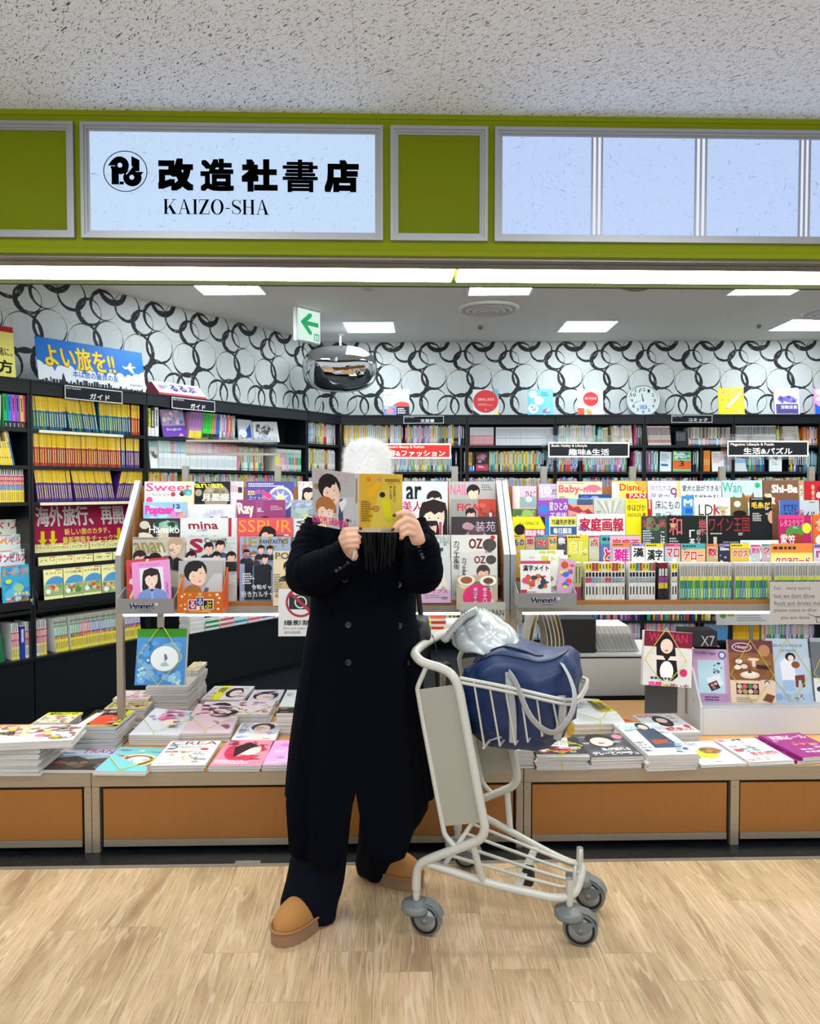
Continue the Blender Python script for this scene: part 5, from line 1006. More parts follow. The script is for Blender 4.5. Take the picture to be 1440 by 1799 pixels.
# tier 0
rmag(0, 230, 322, 944, AA('b7b2a2', lambda A: A.blobs(.1, .1, .7, .5, 18, ['c9c5b8', 'd2cec2', 'a8a290'], .2, 3).text('anan', .06, .1, .64, .3, '93804a', .02, -.3).face(.82, .2, .12, hair='b09a7c', cloth='24242a', skin='e8c4a8', tilt=-10).face(.14, .42, .1, hair='2a2224').face(.3, .5, .08, hair='1a1618').face(.44, .47, .1, hair='221c1c').lines(.02, .01, .8, .05, 1, '555')), 'beige magazine with olive script title and a fair-haired man, bottom tier left end')
rmag(0, 325, 414, 943, AA('c5c8c6', lambda A: A.lines(.5, .03, .98, .3, 6, 'a0a6a4').text('S', .06, .04, .33, .33, '96203c', .05).text('Cawaii!', .36, .03, .8, .13, '1a1a1c', .02, -.2).face(.44, .24, .075, cloth='2e3436').face(.67, .2, .075, cloth='3a5470').face(.1, .42, .08, cloth='c4a89a').face(.6, .42, .075, cloth='3a2c2c').face(.89, .42, .075, cloth='22242a').rect(.3, .62, .75, 1.28, '3a3c40').lines(.74, .72, .98, .95, 5, 'eee').rect(.76, .5, 1, .66, '2a2c30')), 'grey magazine with big wine red letter S and a group of men, bottom tier')
rmag(0, 419, 508, 943, AA('8fa3c2', lambda A: A.text('JELLY', .02, .01, .98, .28, 'a08a4a', .02).text('FANTASTICS', .4, .06, .95, .14, '111', .015).face(.13, .34, .055, cloth='22252e').face(.28, .38, .055, hair='8a5a3c', cloth='33363e').face(.42, .26, .055, cloth='1c1e26').face(.6, .27, .055, cloth='23262c').face(.5, .45, .06, cloth='17191f').rect(.1, .52, .26, 1.25, '191c24').rect(.28, .58, .62, 1.25, '1d2028').lines(.06, .72, .32, .95, 5, 'e8eaf0').text('令和ギャル', .25, .95, .75, 1.05, 'f4f4f8', .01, -.2).text('好きカルチャー', .05, 1.08, .8, 1.2, 'e4e6f0', .01, -.2)), 'pale blue magazine with gold title and five men in black, bottom tier')
rmag(0, 510, 556, 944, AA('4a6a58', lambda A: A.poly([(.1, .5), (.5, .0), (.9, .0), (.5, .5)], 'd82a2a')), 'green magazine with a red diagonal stripe, bottom tier beside the black coat')
rmag(0, 478, 545, 965, AA('d9c9a4', lambda A: A.text('POTATO', .05, .04, 1.2, .22, '6a6248', .03).face(.42, .46, .12, cloth='2a2c24').rect(.05, .8, .5, 1.2, 'c0a87a').lines(.02, .6, .3, 1.1, 8, '777')), 'cream magazine with dark bubble title in the front pocket beside the no photo card', dy=-.035, h=.25, zb=.957)
# right end of the left rack
rmag(3, 705, 785, 846, AA('c4ccd2', lambda A: A.blobs(.4, 0, 1, .5, 10, ['b4c8d8', 'd8e0e0', 'c8d8e4'], .25, 3).text('ar', .08, .1, .42, .42, '101012', .03).face(.7, .42, .13, longh=False, cloth='c8c8cc')), 'grey magazine with heavy black lowercase title, top tier right of the person')
rmag(3, 787, 869, 846, AA('a9a5a6', lambda A: A.text('NAIL', .03, .06, .4, .28, 'd8608a', .005).lines(.7, .06, .97, .2, 3, '666').face(.52, .25, .11, cloth='1d1d22', skin='ecc8b0')), 'grey magazine with thin pink capitals and a dark-haired man, top tier')
rmag(2, 705, 784, 877, AA('d6d8da', lambda A: A.text('美人百花', .0, .04, .9, .28, 'a01848', .01).face(.7, .42, .24, skin='f0cdb8', longh=True, cloth='ddd').vtext('永久保存', .22, .4, .34, .9, 'a01848')), 'white magazine with wine red kanji and a large woman face, second tier')
rmag(2, 790, 870, 877, AA('8f9290', lambda A: A.rect(.6, 0, 1, 1, 'b04034').text('FIGARO', .14, .1, .93, .26, 'c8202a', .03).blobs(.6, .05, 1, .7, 10, ['c85a4a', '8a3028', 'a84a3a'], .15, 2).face(.44, .35, .09, cloth='1d1e22', hair='1c1a1c').rect(.85, .3, .9, .46, 'eee')), 'grey magazine with bold red slab title, second tier right end')
rmag(1, 735, 776, 915, AA('dfe0e2', lambda A: A.face(.5, .34, .24, longh=True, cloth='eee').rect(.84, .05, .96, 1, 'b8485a')), 'white magazine with half a face and red side text, third tier')
rmag(1, 791, 873, 908, AA('3a3238', lambda A: A.blobs(.2, .1, .9, .8, 16, ['8a6a72', 'b08a94', '2a2228', '5a464e'], .25, 4).text('装苑', .52, .1, .95, .32, 'd0b8c0', .0)), 'dark magazine with blurred pink shapes and pale kanji, third tier right end')
rmag(0, 748, 789, 940, AA('c9cccb', lambda A: A.text('CON', .05, .05, .95, .4, 'a8aca8', .04).rect(0, .55, .7, .7, '2f4a38').text('2', .7, .3, .85, .45, '333')), 'silver grey magazine with round grey letters, bottom tier beside the raised hand')
rmag(0, 733, 790, 972, AA('c6c9cb', lambda A: A.face(.6, .25, .09, longh=False, cloth='d8d4ca').poly([(.45, .45), (.8, .45), (.95, 1.0), (.35, 1.0)], 'd9d2c4').rect(0, .98, 1, 1.4, 'c8a0c8').text('イプス', .4, .95, .9, 1.08, 'b03a7a', .02).lines(.2, 1.12, .95, 1.25, 2, '7a9a4a')), 'pale grey magazine with a cream-dressed woman, front pocket right of the coat', dy=-.035, h=.205, zb=.968, lean=-6)
rmag(0, 791, 872, 940, AA('d9d6d2', lambda A: A.text('OZ', .38, .08, .68, .3, '6a2418', .03).ell(.83, .22, .15, .14, '4a443e').ell(.9, .06, .05, .05, 'c8202a').vtext('カフェ&街', .05, .12, .17, .75, '222')), 'white magazine with brown title and kana column, bottom tier right end')
rmag(0, 806, 872, 966, AA('d5d2ce', lambda A: A.text('OZ', .38, .08, .68, .28, '6a2418', .03).ell(.83, .18, .14, .12, '4a443e').face(.62, .55, .14, hair='4a3a34', cloth='8a8a8a').vtext('カフェ&街', .05, .12, .17, .75, '222')), 'smaller copy of the brown-titled magazine held in the clear pocket', dy=-.03, zb=.975, h=.22)
rmag(0, 800, 870, 1003, AA('b8a890', lambda A: A.blobs(0, 0, 1, .95, 30, ['c8443a', 'd89a4a', '7a5a3a', 'e0d8c0', '5a7a3a'], .16, 2).ell(.25, .12, .22, .13, 'e6e2d8').ell(.25, .12, .15, .09, '9a5a34').ell(.8, .14, .22, .13, 'eceae0').ell(.8, .14, .13, .08, '6a4a2a').ell(.52, .55, .36, .34, 'd8306e', 24).vtext('都立エリア', .66, .3, .76, .8, 'f6dce6', .01).vtext('満喫食べ', .42, .3, .52, .72, 'f6dce6', .01)), 'food magazine with a hot pink disc in the clear pocket above the white card', dy=-.055, zb=.94, h=.155, lean=-6)
# --- right rack
R_ = rmag
R_(3, 899, 941, 854, AA('d8b4c4', lambda A: A.rect(.1, 0, .3, 1.3, 'e8d4c8').text('ひよこ', .55, .2, .98, .5, '222', .01).rect(.3, .45, 1, .9, '8ea8a8').ell(.68, .55, .13, .12, 'eee').rect(0, .95, 1, 1.8, '5a8a4a').blobs(0, .95, 1, 1.6, 20, ['4a7a3a', '9ac06a', 'e08a9a', 'd85a6a'], .2, 3)), 'pink and green calendar magazine at the left end of the right rack top tier', dz=-.03)
R_(3, 945, 976, 850, AA('b9a6d0', lambda A: A.text('後', .02, .05, .75, .75, 'ece4f4', .005).text('だ', .75, .3, 1.0, .6, '222', .01)), 'lilac magazine with a huge white brush character, right rack top tier')
R_(3, 977, 1056, 846, AA('efd3a8', lambda A: A.text('Baby-mo', .04, .07, .9, .3, 'e0586e', .03).ell(.8, .2, .2, .13, 'e86a80', 18, 0, 180).rect(.05, .36, .35, .5, 'e8c080').lines(.06, .02, .95, .06, 1, 'c66').lines(.1, .38, .5, .5, 2, '555')), 'peach magazine with round coral title, right rack top tier')
R_(3, 1015, 1072, 858, AA('2b4487', lambda A: A.ell(.2, .3, .25, .25, '4a68a8').ell(.8, .4, .3, .3, '3f5c9c').ell(.5, .15, .15, .1, '8fa0c8').ell(.3, .6, .1, .1, 'd0c8a0')), 'navy blue magazine with pale circles lying over the peach one', dy=-.02, h=.25)
R_(3, 1074, 1135, 845, AA('ecc95a', lambda A: A.rect(.0, .05, .2, .5, 'dfe6dc').text('Disney', .22, .08, .98, .34, 'c8301e', .02).rect(.4, .36, 1, .5, 'c01c28').text('FAN', .5, .37, .96, .48, 'f4e8d8', .02).poly([(.6, .0), (1, .0), (1, .35)], 'e89a3a')), 'golden yellow magazine with red script title and red band, right rack top tier')
R_(3, 1137, 1193, 845, AA('d8d8e4', lambda A: A.text('片付けは', .08, .12, .72, .32, '55506a', .0).text('思考が', .08, .38, .7, .6, '55506a', .0).text('9', .7, .2, .92, .62, '7a2a8a', .0).rect(.9, 0, 1, .7, 'd8c06a').lines(.15, .03, .8, .07, 1, '99a')), 'pale lilac magazine with thin characters and a purple nine, right rack top tier')
R_(3, 1194, 1266, 845, AA('d3dfe6', lambda A: A.text('愛犬と話ができる！', .05, .1, .98, .25, '151515', .015).text('気持ちがわかる！', .12, .32, .92, .47, '1a1a1a', .015).blobs(.3, .7, 1, 1.2, 12, ['b8a080', 'd8c8b0', '8a7a68'], .14, 2)), 'pale blue magazine with two lines of black text, right rack top tier')
R_(3, 1268, 1338, 844, AA('b4d2dc', lambda A: A.text('Wan', .0, .05, .48, .3, '3a9a88', .01).ell(.88, .12, .07, .07, '1faa60').ell(.28, .5, .09, .1, '2f9a4a').ell(.64, .52, .18, .15, 'b87a44').poly([(.48, .48), (.5, .28), (.58, .4)], '8a5a34').poly([(.7, .4), (.78, .28), (.8, .48)], '8a5a34').ell(.64, .62, .1, .08, 'e8dccc')), 'sky blue magazine with teal title and a brown dog, right rack top tier')
R_(3, 1340, 1412, 844, AA('74513c', lambda A: A.rect(.86, 0, 1, 1.3, 'a88c68').text('Shi-Ba', .2, .1, .84, .3, 'f0ece4', .05).blobs(.0, .3, .35, .6, 10, ['c8b8a0', 'a83a34', 'd8d0c0'], .1, 2).vtext('犬と暮', .88, .1, .97, .5, 'eee')), 'brown wood-grain magazine with heavy white title, right rack top tier')
R_(3, 1413, 1470, 845, AA('b01c28', lambda A: A.vtext('秘密公開', .2, .1, .3, .8, 'e8c8a0').ell(.5, .25, .12, .1, '7a1820').blobs(.3, .3, .8, .8, 8, ['d8a08a', 'e8c8b0', '8a1820'], .12, 2)), 'deep red magazine at the right edge of the right rack top tier')
R_(2, 943, 997, 876, AA('8a4aa8', lambda A: A.ell(.2, .35, .16, .16, '3a7ac8').text('星ひとみ', .38, .12, .98, .38, 'f4e8f8', .005).text('天星術', .4, .45, .95, .7, 'f4e8f8', .005).lines(.05, .02, .8, .06, 1, 'ecc')), 'bright violet magazine with white kana and a blue disc, right rack second tier')
R_(2, 997, 1041, 876, AA('d8987a', lambda A: A.rect(0, 0, 1, .2, '7ab4d8').poly([(0, .45), (0, .2), (.2, .35), (.4, .3), (.6, .5), (.8, .4), (1, .6), (1, .75)], 'a03440').blobs(0, .5, 1, 1.2, 16, ['e0a088', 'd8b06a', 'c87a9a'], .2, 3).rect(.35, .03, .98, .25, '4a5070')), 'magazine with a pink painted mountain range, right rack second tier')
R_(2, 1042, 1098, 875, AA('b8bfb6', lambda A: [A.poly([(.55, .75), (.1+.12*k, .1), (.15+.12*k, .08)], 'dcd8c8' if k % 2 else '9a9c90') for k in range(7)] and A.rect(.2, .8, 1, 1, 'd8a8a8')), 'grey green magazine with a folded paper fan, right rack second tier')
R_(2, 1098, 1136, 879, AA('f0d820', lambda A: A.text('ゆほびか', .08, .18, .92, .5, '1a1a1a', .01).text('GOLD', .08, .6, .7, .75, '1a1a1a', .01).ell(.85, .66, .08, .09, 'b84a20').lines(.1, .04, .9, .12, 2, 'b82')), 'bright yellow small magazine with black brush kana, right rack second tier', dy=-.01)
R_(2, 1136, 1144, 878, AA('b02030', lambda A: A.rect(.3, .1, .7, 2, 'e8c0a0')), 'thin red magazine edge right of the bright yellow one')
R_(2, 1146, 1196, 874, AA('cfd8e0', lambda A: A.text('床にもの', .08, .1, .95, .42, '1a1c20', .005).text('置かない', .08, .55, .95, .85, '1a1c20', .005)), 'pale blue-grey book with two lines of large thin kana, right rack second tier')
R_(2, 1197, 1217, 871, AA('3a84c8', lambda A: A.text('M', .15, .3, .9, .9, 'f0f4f8', .05).rect(.3, 1.1, .9, 1.5, '1f5ab0')), 'narrow blue magazine with a white letter M, right rack second tier')
R_(2, 1220, 1282, 874, AA('dfd9d2', lambda A: A.text('LDK', .1, .2, .75, .5, '2a2a2a', .0).text('K', .52, .2, .75, .5, 'b03a2a', .01).blobs(.6, .05, 1, .6, 14, ['c8a878', 'e8d8c0', '7aa8c8', 'eee'], .14, 2).ell(.5, .9, .14, .07, 'e8c03a')), 'white magazine with thin black and red letters and a puppy, right rack second tier')
R_(2, 1283, 1313, 874, AA('7a6438', lambda A: A.ell(.38, .38, .2, .18, 'e8dccc').ell(.5, .95, .4, .2, '17140e')), 'olive brown magazine with a pale heart, right rack second tier')
R_(2, 1318, 1356, 874, AA('16171c', lambda A: A.text('毛糸だま', .05, .2, 1.2, .5, 'f0c040', .03).lines(.1, .7, .6, 1.1, 5, 'ccc').ell(1, .9, .2, .3, 'c89a84').lines(.05, .05, .95, .1, 1, 'eee')), 'black magazine with golden yellow title, right rack second tier', dy=-.03, dz=-.08)
R_(2, 1369, 1438, 879, AA('b4bcc6', lambda A: A.rect(0, 0, .5, 1.4, '3f62ac').text('すてきに', .08, .1, .45, .28, '101828', .01).text('ハンドメイド', .1, .28, .9, .5, '101828', .015, -.1).rect(.85, .35, 1, .6, 'e09a30').lines(.75, .03, .97, .07, 1, '333')), 'blue and grey handcraft magazine with brush kana, right rack second tier', dy=-.015)
R_(1, 899, 956, 908, AA('f0da20', lambda A: A.poly([(.85, 0), (1, 0), (1, .3)], '222').text('みょうがゆみこの', .2, .15, .8, .26, '222', .01).ell(.22, .4, .17, .17, '111').rect(.35, .38, 1, .62, 'b0205a').text('認知症予防', .38, .4, .98, .6, 'f4e8ee', .02).rect(.28, .64, 1, .85, 'b0205a').text('専門家が作った', .3, .66, .98, .83, 'f4e8ee', .02)), 'yellow magazine with crimson text bars, third tier left end of the right rack')
R_(1, 957, 1011, 908, AA('d8dcd8', lambda A: A.rect(0, 0, .12, 1, '2a78c0').rect(.15, .04, 1, .28, 'e0d84a').text('75歳免許更新', .2, .08, .98, .26, '1a2a3a', .02).rect(.15, .32, 1, .58, '2a5a8a').text('毎日脳活', .25, .36, .85, .55, 'f0f0e0', .02).text('運転免許', .2, .62, .98, .95, 'a81830', .04)), 'magazine with large red kanji under blue and yellow bands, third tier of the right rack')
R_(1, 1012, 1097, 903, AA('ded9da', lambda A: A.text('家庭画報', .06, .08, .97, .36, 'b0183c', .03).text('2', .05, .42, .12, .55, '333').lines(.3, .45, .9, .8, 6, 'b8808a')), 'white magazine with four large crimson kanji, third tier of the right rack')
R_(1, 1070, 1123, 919, AA('e6a8b8', lambda A: A.text('家庭画', .08, .1, .97, .42, 'b0183c', .02).lines(.2, .5, .8, .6, 1, 'a34')), 'pink magazine with crimson kanji overlapping the white one', dy=-.02, h=.22)
R_(1, 1126, 1170, 907, AA('33443a', lambda A: A.blobs(.1, 0, 1, .7, 20, ['5a7a54', '2a3a30', '4a6248', '6f8a60'], .2, 3).text('婦人画', .05, .12, .95, .45, 'c0525a', .0).lines(.05, .55, .5, 1.1, 6, 'ccd').vtext('こは', .75, .6, .92, 1.1, 'eee')), 'dark green foliage magazine with red thin kanji, third tier of the right rack')
R_(1, 1171, 1240, 906, AA('16201a', lambda A: A.text('和', .05, .05, .38, .5, 'd8606a', .005).text('樂', .8, .08, 1.0, .5, 'c05a64').vtext('「茶の湯', .56, .35, .7, 1.2, 'f0f0ec', .01).vtext('初心者', .74, .35, .84, .8, 'ddd', .0).lines(.05, .55, .35, .75, 3, 'bbb').blobs(.6, .8, 1, 1.3, 6, ['2a3a22', '3a4a2a'], .2, 2)), 'near-black magazine with salmon and white brush kanji, third tier of the right rack')
R_(1, 1243, 1317, 906, AA('141416', lambda A: A.text('ワイン王国', .02, .05, .98, .38, 'a02a30', .0).rect(.12, .5, .2, 1.2, 'c8bfa8').lines(.05, .4, .5, .45, 1, 'ccc').lines(.35, .6, .95, .66, 1, '999')), 'black wine magazine with thin dark red title and pale bottle neck, third tier')
R_(1, 1300, 1366, 920, AA('dcdedb', lambda A: A.text('財前直見の', .15, .16, .65, .36, '222', .005, 0, 14).text('暮らし彩彩', .15, .5, .7, .8, '222', .01, 0, 14).lines(.05, .05, .3, .1, 1, '4a8').ell(.9, .5, .05, .06, '333').rect(.3, .9, 1, 1.0, '4a7a3a')), 'white card with slanting brush writing, leaning in front of the wine magazine', dy=-.03, h=.2)
R_(1, 1367, 1424, 905, AA('a8245c', lambda A: A.rect(0, 0, .8, .12, 'd83a7a').text('レタスクラブ', .05, .12, .78, .36, 'f070a8', .03).ell(.5, .5, .28, .18, '4a8a3a').ell(.5, .72, .25, .16, '9a3a24').ell(.86, .4, .14, .16, 'e8d83a').text('家笠', .05, .6, .5, .9, 'f4f0f4', .01)), 'magenta cooking magazine with green salad and yellow disc, third tier right end')
R_(1, 1427, 1480, 906, AA('d8602c', lambda A: A.text('オレンジ', .1, .1, .9, .5, 'e8c0a0', .02).blobs(0, .6, 1, 1.2, 8, ['6ab04a', 'e8e0d0'], .2, 2)), 'orange magazine cut by the right edge, third tier')
# small puzzle magazines: tier 0 of the right rack
def puz(txt, bg, tc, seed, extra=None):
    def f(A):
        A.rect(0, 0, 1, .22, ['e0c83a', 'd8608a', '4aa0a8', 'e0803a', '9a8ac8'][seed % 5]); A.lines(.05, .05, .95, .18, 1, '333'); A.blobs(0, .25, 1, A.H, 8, [bg, 'd8d8d4', 'c8c4b8'], .2, seed)
        A.text(txt, .08, .3, .95, min(A.H*.98, .3+.75/max(1, len(txt)*.6)), 'f0f0f0', .06); A.text(txt, .1, .32, .93, min(A.H*.98, .28+.75/max(1, len(txt)*.6)), tc, .03); return A
    return AA(bg, f)
PZ = [(899, 920, 940, 'もの', 'd8b84a', '222'), (921, 937, 941, '車', 'c8b08a', 'b02030'), (939, 960, 940, '昭', '5a8a80', 'c01c2c'), (961, 976, 941, 'もの', 'd8b84a', '222'), (977, 992, 940, '数', '4a4650', 'ddd'), (994, 1031, 940, 'まし', 'c8c84a', 'e8d020'), (1032, 1050, 941, '点', 'b8b8a0', 'b81c2c'), (1052, 1122, 940, 'とくロ', '5a6aa0', 'c81c3c'),
      (1073, 1104, 954, '難', 'b0a8b8', 'c8208a'), (1107, 1130, 955, '漢', 'e0e0dc', '1a1a1a'), (1131, 1163, 955, '漢字', 'e4ddd0', '1a1a1a'), (1165, 1192, 955, 'マロ', 'a8b8c0', 'c01c2c'), (1194, 1236, 955, 'アロー', 'd8a878', 'b01c2c'), (1238, 1258, 956, '数', 'b89a70', 'b01c2c'), (1260, 1278, 956, 'Slim', '2c2c4a', 'd8d8e8'), (1280, 1313, 955, 'クロス', 'c8a84a', 'c01c28'), (1316, 1332, 957, '数独', 'a8b8b8', 'c8208a'), (1335, 1350, 956, 'ク', 'b8a0a8', 'b01c2c'), (1351, 1424, 955, 'クロスワード', 'd8cf6a', 'b8182a'), (1426, 1460, 956, 'ワ', 'd0c8d0', 'a84a8a')]
ordn = ['first', 'second', 'third', 'fourth', 'fifth', 'sixth', 'seventh', 'eighth', 'ninth', 'tenth', 'eleventh', 'twelfth', 'thirteenth', 'fourteenth', 'fifteenth', 'sixteenth', 'seventeenth', 'eighteenth', 'nineteenth', 'twentieth']
for i, (a, b_, yt_, tx, bg, tc) in enumerate(PZ):
    R_(1, a, b_, yt_, puz(tx, bg, tc, i), '%s small puzzle magazine from the left, in the row above the spine-out digests' % ordn[i], dy=-.028 if i > 7 else -.012, zb=1.04, cat='puzzle magazine', name='puzzle_magazine', lean=-2)
# spine-out digest puzzle books in the front of the right rack
def dg(px0, px1, st, z=.9756, **k): return run(FF, hit(FF, px0, 1010, .385).x, hit(FF, px1, 1010, .385).x, z, st, y=.385, name='puzzle_book', cat='puzzle book', d=.05, **k)
def nam(key, c1, c2, c3, n): return series(key, .0148, .172, 'dcdad4', [(0, .12, 'd8d6d0'), (.46, .6, c2), (.78, 1, c1)], [(.15, .85, .62, .74, '1a1a1a'), (.3, .7, .14, .36, c3), (.15, .85, .48, .50, '777'), (.3, .7, .84, .96, '6b5a1a')], 'puzzle digest with %s top and black title, right rack spine row' % n)
dg(1002, 1025, series('dg0', .0148, .172, 'c8ccb0', [(0, .35, '9a2a5c'), (.35, 1, 'b9bd86')], [(.3, .7, .45, .9, '6a6f44')], 'green and purple puzzle digest at the left end of the spine row'))
dg(1026, 1098, lambda i, r_: [nam('na', 'e0cc2c', 'b8465a', '222', 'yellow'), nam('na', 'e0cc2c', 'b8465a', '222', 'yellow'), nam('nb', 'c4442c', '7a8ab0', '222', 'red'), nam('nb', 'c4442c', '7a8ab0', '222', 'red'), nam('nc', 'e0cc2c', '9a9c98', 'b09a20', 'bright yellow'), nam('nd', 'd8d4c8', 'a8a8a4', '444', 'cream')][i % 6](i, r_))
dg(1103, 1152, lambda i, r_: [nam('ne', 'dccb34', '98a0a8', '222', 'mustard'), nam('ne', 'dccb34', '98a0a8', '222', 'mustard'), nam('nf', '2c8c94', '8a98a4', '222', 'teal'), nam('ng', 'c0402c', '8a98a4', '222', 'brick red')][i % 4](i, r_))
dg(1154, 1176, series('nh', .0148, .172, '1c1a1e', [(0, .3, '2a2028'), (.3, .45, 'c8b42c'), (.45, .62, '8a3a7a'), (.62, .86, '17151a'), (.86, 1, '7a1c28')], [(.15, .85, .64, .84, 'c8c8c8')], 'black puzzle digest with dark red top in the right rack spine row'))
dg(1177, 1190, nam('ni', 'e4d42c', 'c8c8a8', '222', 'lemon yellow'))
def sud(key, c, n, gz): return series(key, .0115, .17, 'c8c6bf', [(0, .52, c), (.52, .62, 'd6cf2c'), (.62, 1, 'c9c7c0')], [(.2, .8, .64, .92, '8a8882'), (.3, .7, .05, .3, gz)], 'grey-topped digest with %s foot, right half of the spine row' % n)
su = [sud('s0', '1f7f6a', 'sea green', '9cc'), sud('s1', '2a8a3c', 'grass green', 'ad9'), sud('s2', '1f6f8c', 'petrol blue', '9bc'), sud('s3', '77a02c', 'olive green', 'de9')]
dg(1192, 1285, lambda i, r_: su[(i*7//5) % 4](i, r_)); dg(1289, 1356, lambda i, r_: su[(i//2+1) % 4](i, r_), z=.9756); dg(1358, 1440, lambda i, r_: su[(i//3) % 3](i, r_)); 
# clear fronts of the front pockets
def pane(name, px0, px1, z0, z1, y, lab, fr=FF):
    a, b_ = hit(fr, px0, 1010, y).x, hit(fr, px1, 1010, y).x
    mb = MB().box(a, y-.0015, z0, b_, y, z1); o = link(name, mb.mesh(name, ACR), fr); return tag(o, lab, 'acrylic holder')
pane('acrylic_pocket', 1000, 1284, .957, 1.10, .377, 'clear acrylic front of the digest row, left length')
pane('acrylic_pocket', 1288, 1470, .957, 1.10, .377, 'clear acrylic front of the digest row, right length')
pane('acrylic_pocket', 792, 884, .93, 1.18, .318, 'clear acrylic pocket holding the brown-titled and food magazines')
pane('acrylic_pocket', 322, 520, .957, 1.19, .376, 'clear acrylic front of the bottom tier, left rack')
# ---------------- box holders on the post tops
def holder(px0, px1, pyt, pyb, y, lab, dep=.10):
    p = hit(FF, px0, pyb, y); q = hit(FF, px1, pyt, y); w_, h_ = q.x-p.x, q.z-p.z
    t = thing('box_holder', lab, 'holder', at(FF, p.x, y, p.z))
    mb = MB(); mb.box(0, 0, 0, w_, .003, h_); mb.box(0, dep-.003, 0, w_, dep, h_*1.6); mb.box(0, 0, 0, w_, dep, .003)
    mb.prism([(0, 0), (dep, 0), (dep, h_*1.6), (0, h_)], 0, .003, plane='YZ'); mb.prism([(0, 0), (dep, 0), (dep, h_*1.6), (0, h_)], w_-.003, w_, plane='YZ')
    link('tray', mb.mesh('tray', plain('holder_grey', '8b8a87', .5)), WORLD, t)
    A = Art(w_, h_, '8b8a87'); H_ = A.H; A.text('Hmmm!', .25, H_*.26, .66, H_*.68, 'e8e8ec', .09, -.35); A.text('Hmmm!', .25, H_*.27, .66, H_*.67, '1a1f3c', .05, -.35); A.ell(.69, H_*.36, .03, .03, 'c8c8c8', 10); A.rect(.4, H_*.76, .6, H_*.79, '555')
    mb = MB(); A.put(mb, Matrix.Identity(4), -.0003, .0001); link('emblem', mb.mesh('emblem', PRINT), WORLD, t)
    link('bracket', MB().box(w_*.66, .03, -.065, w_*.66+.028, .045, 0.0).mesh('bracket', STEELP), WORLD, t) if px0 < 500 else link('bracket', MB().box(w_*.02, .03, -.08, w_*.02+.02, .10, 0).mesh('bracket', STEELP), WORLD, t)
    return p
holder(204, 304, 1052, 1079, .22, 'grey box holder with dark script emblem on the left post, holding photo books')
holder(908, 1011, 1042, 1068, .22, 'grey box holder with dark script emblem on the right rack, holding puzzle magazines')
def fmag(px0, px1, pyt, pyb, y, A, label, th=.006, lean=-8, roll=0, cat='magazine', name='magazine', lay=2, mat=GLOSS):
    p = hit(FF, px0, pyb, y); q = hit(FF, px1, pyb, y); y2 = y+math.sin(R(-lean))*.2; tz = hit(FF, px0, pyt, y2).z
    A.w = q.x-p.x; A.h = (tz-p.z)/math.cos(R(lean)); A.H = A.h/A.w; A2 = A.fn(A) if hasattr(A, 'fn') else A
    o = link(name, mag_me(A2, th, lay=lay, mat=mat), at(FF, p.x, y, p.z, 0, lean, roll)); return tag(o, label, cat)
fmag(222, 296, 984, 1066, .285, AA('c0404c', lambda A: A.blobs(0, 0, 1, 1.2, 16, ['d8848c', 'b0303c', 'e8c0c4', 'a82834'], .2, 2).poly([(.05, .9), (.5, .0), (.55, .02), (.1, .95)], 'e8d88a')), 'red cellophane-wrapped photo book at the back of the left box holder', roll=-4)
fmag(233, 300, 988, 1064, .255, AA('d990c8', lambda A: A.rect(.2, .18, .82, 1.2, 'd6d8de').text('Message', .2, .06, .75, .14, 'c060a8', .0, -.1).face(.5, .48, .17, hair='2a1f22', longh=True, cloth='7a90c8', skin='f0cfc0').vtext('First', .88, .6, .93, .9, 'a4a')), 'pink photo book with a smiling woman in blue, in the left box holder', roll=-5)
fmag(310, 388, 985, 1062, .27, AA('a5a5a6', lambda A: A.face(.42, .32, .2, hair='1d1717', cloth='b9babb', skin='eac6b2', tilt=25, body=False).poly([(.45, .75), (.6, .6), (.8, .3), (1, .3), (1, 1), (.4, 1)], 'bcbdbe').poly([(.5, .85), (.62, .6), (.7, .62), (.62, .95)], '5a5c78').face(.33, .82, .16, hair='a06a34', cloth='8a8a8c', skin='ecc4ac', tilt=-10, body=False).ell(.08, .35, .05, .05, '9a7a4a')), 'grey magazine with two leaning young people standing in the orange box', th=.012)
fmag(318, 392, 980, 1060, .29, AA('b8b9ba', lambda A: A.lines(.1, .05, .8, .1, 1, '999')), 'pale magazine top edge behind the grey one in the orange box', th=.012)
# orange card box
p = hit(FF, 310, 1077, .20); q = hit(FF, 389, 1040, .20); w_, h_ = q.x-p.x, q.z-p.z
mb = MB(); CO = 'd06a1c'
mb.box(0, 0, 0, w_, .002, h_, CO); mb.box(0, .12, 0, w_, .122, h_*2.05, CO); mb.box(0, 0, -.002, w_, .122, 0, CO); mb.prism([(0, 0), (.122, 0), (.122, h_*2.05), (0, h_)], 0, .002, CO, plane='YZ'); mb.prism([(0, 0), (.122, 0), (.122, h_*2.05), (0, h_)], w_-.002, w_, 'c8501c', plane='YZ')
A = Art(w_, h_, CO); H_ = A.H
for cx, cy, r_, c in ((.1, .1, .03, 'eee'), (.16, .05, .025, 'ecd8b0'), (.28, .06, .04, 'c8b44a'), (.5, .05, .05, 'c8b44a'), (.72, .07, .04, 'c8b44a'), (.88, .06, .04, 'f0e8d8'), (.93, .14, .03, 'eee'), (.9, .24, .025, 'eee'), (.08, .3, .02, 'eee'), (.17, .28, .02, 'eee'), (.17, .38, .03, 'eee'), (.9, .38, .03, 'eee')): A.ell(cx, cy/.47*H_, r_, r_*.8, c, 10)
A.rect(.235, H_*.36, .49, H_*.86, 'e8e4e0'); A.rect(.42, H_*.22, .58, H_*.68, 'e8e4e0'); A.rect(.55, H_*.34, .8, H_*.84, 'e8e4e0')
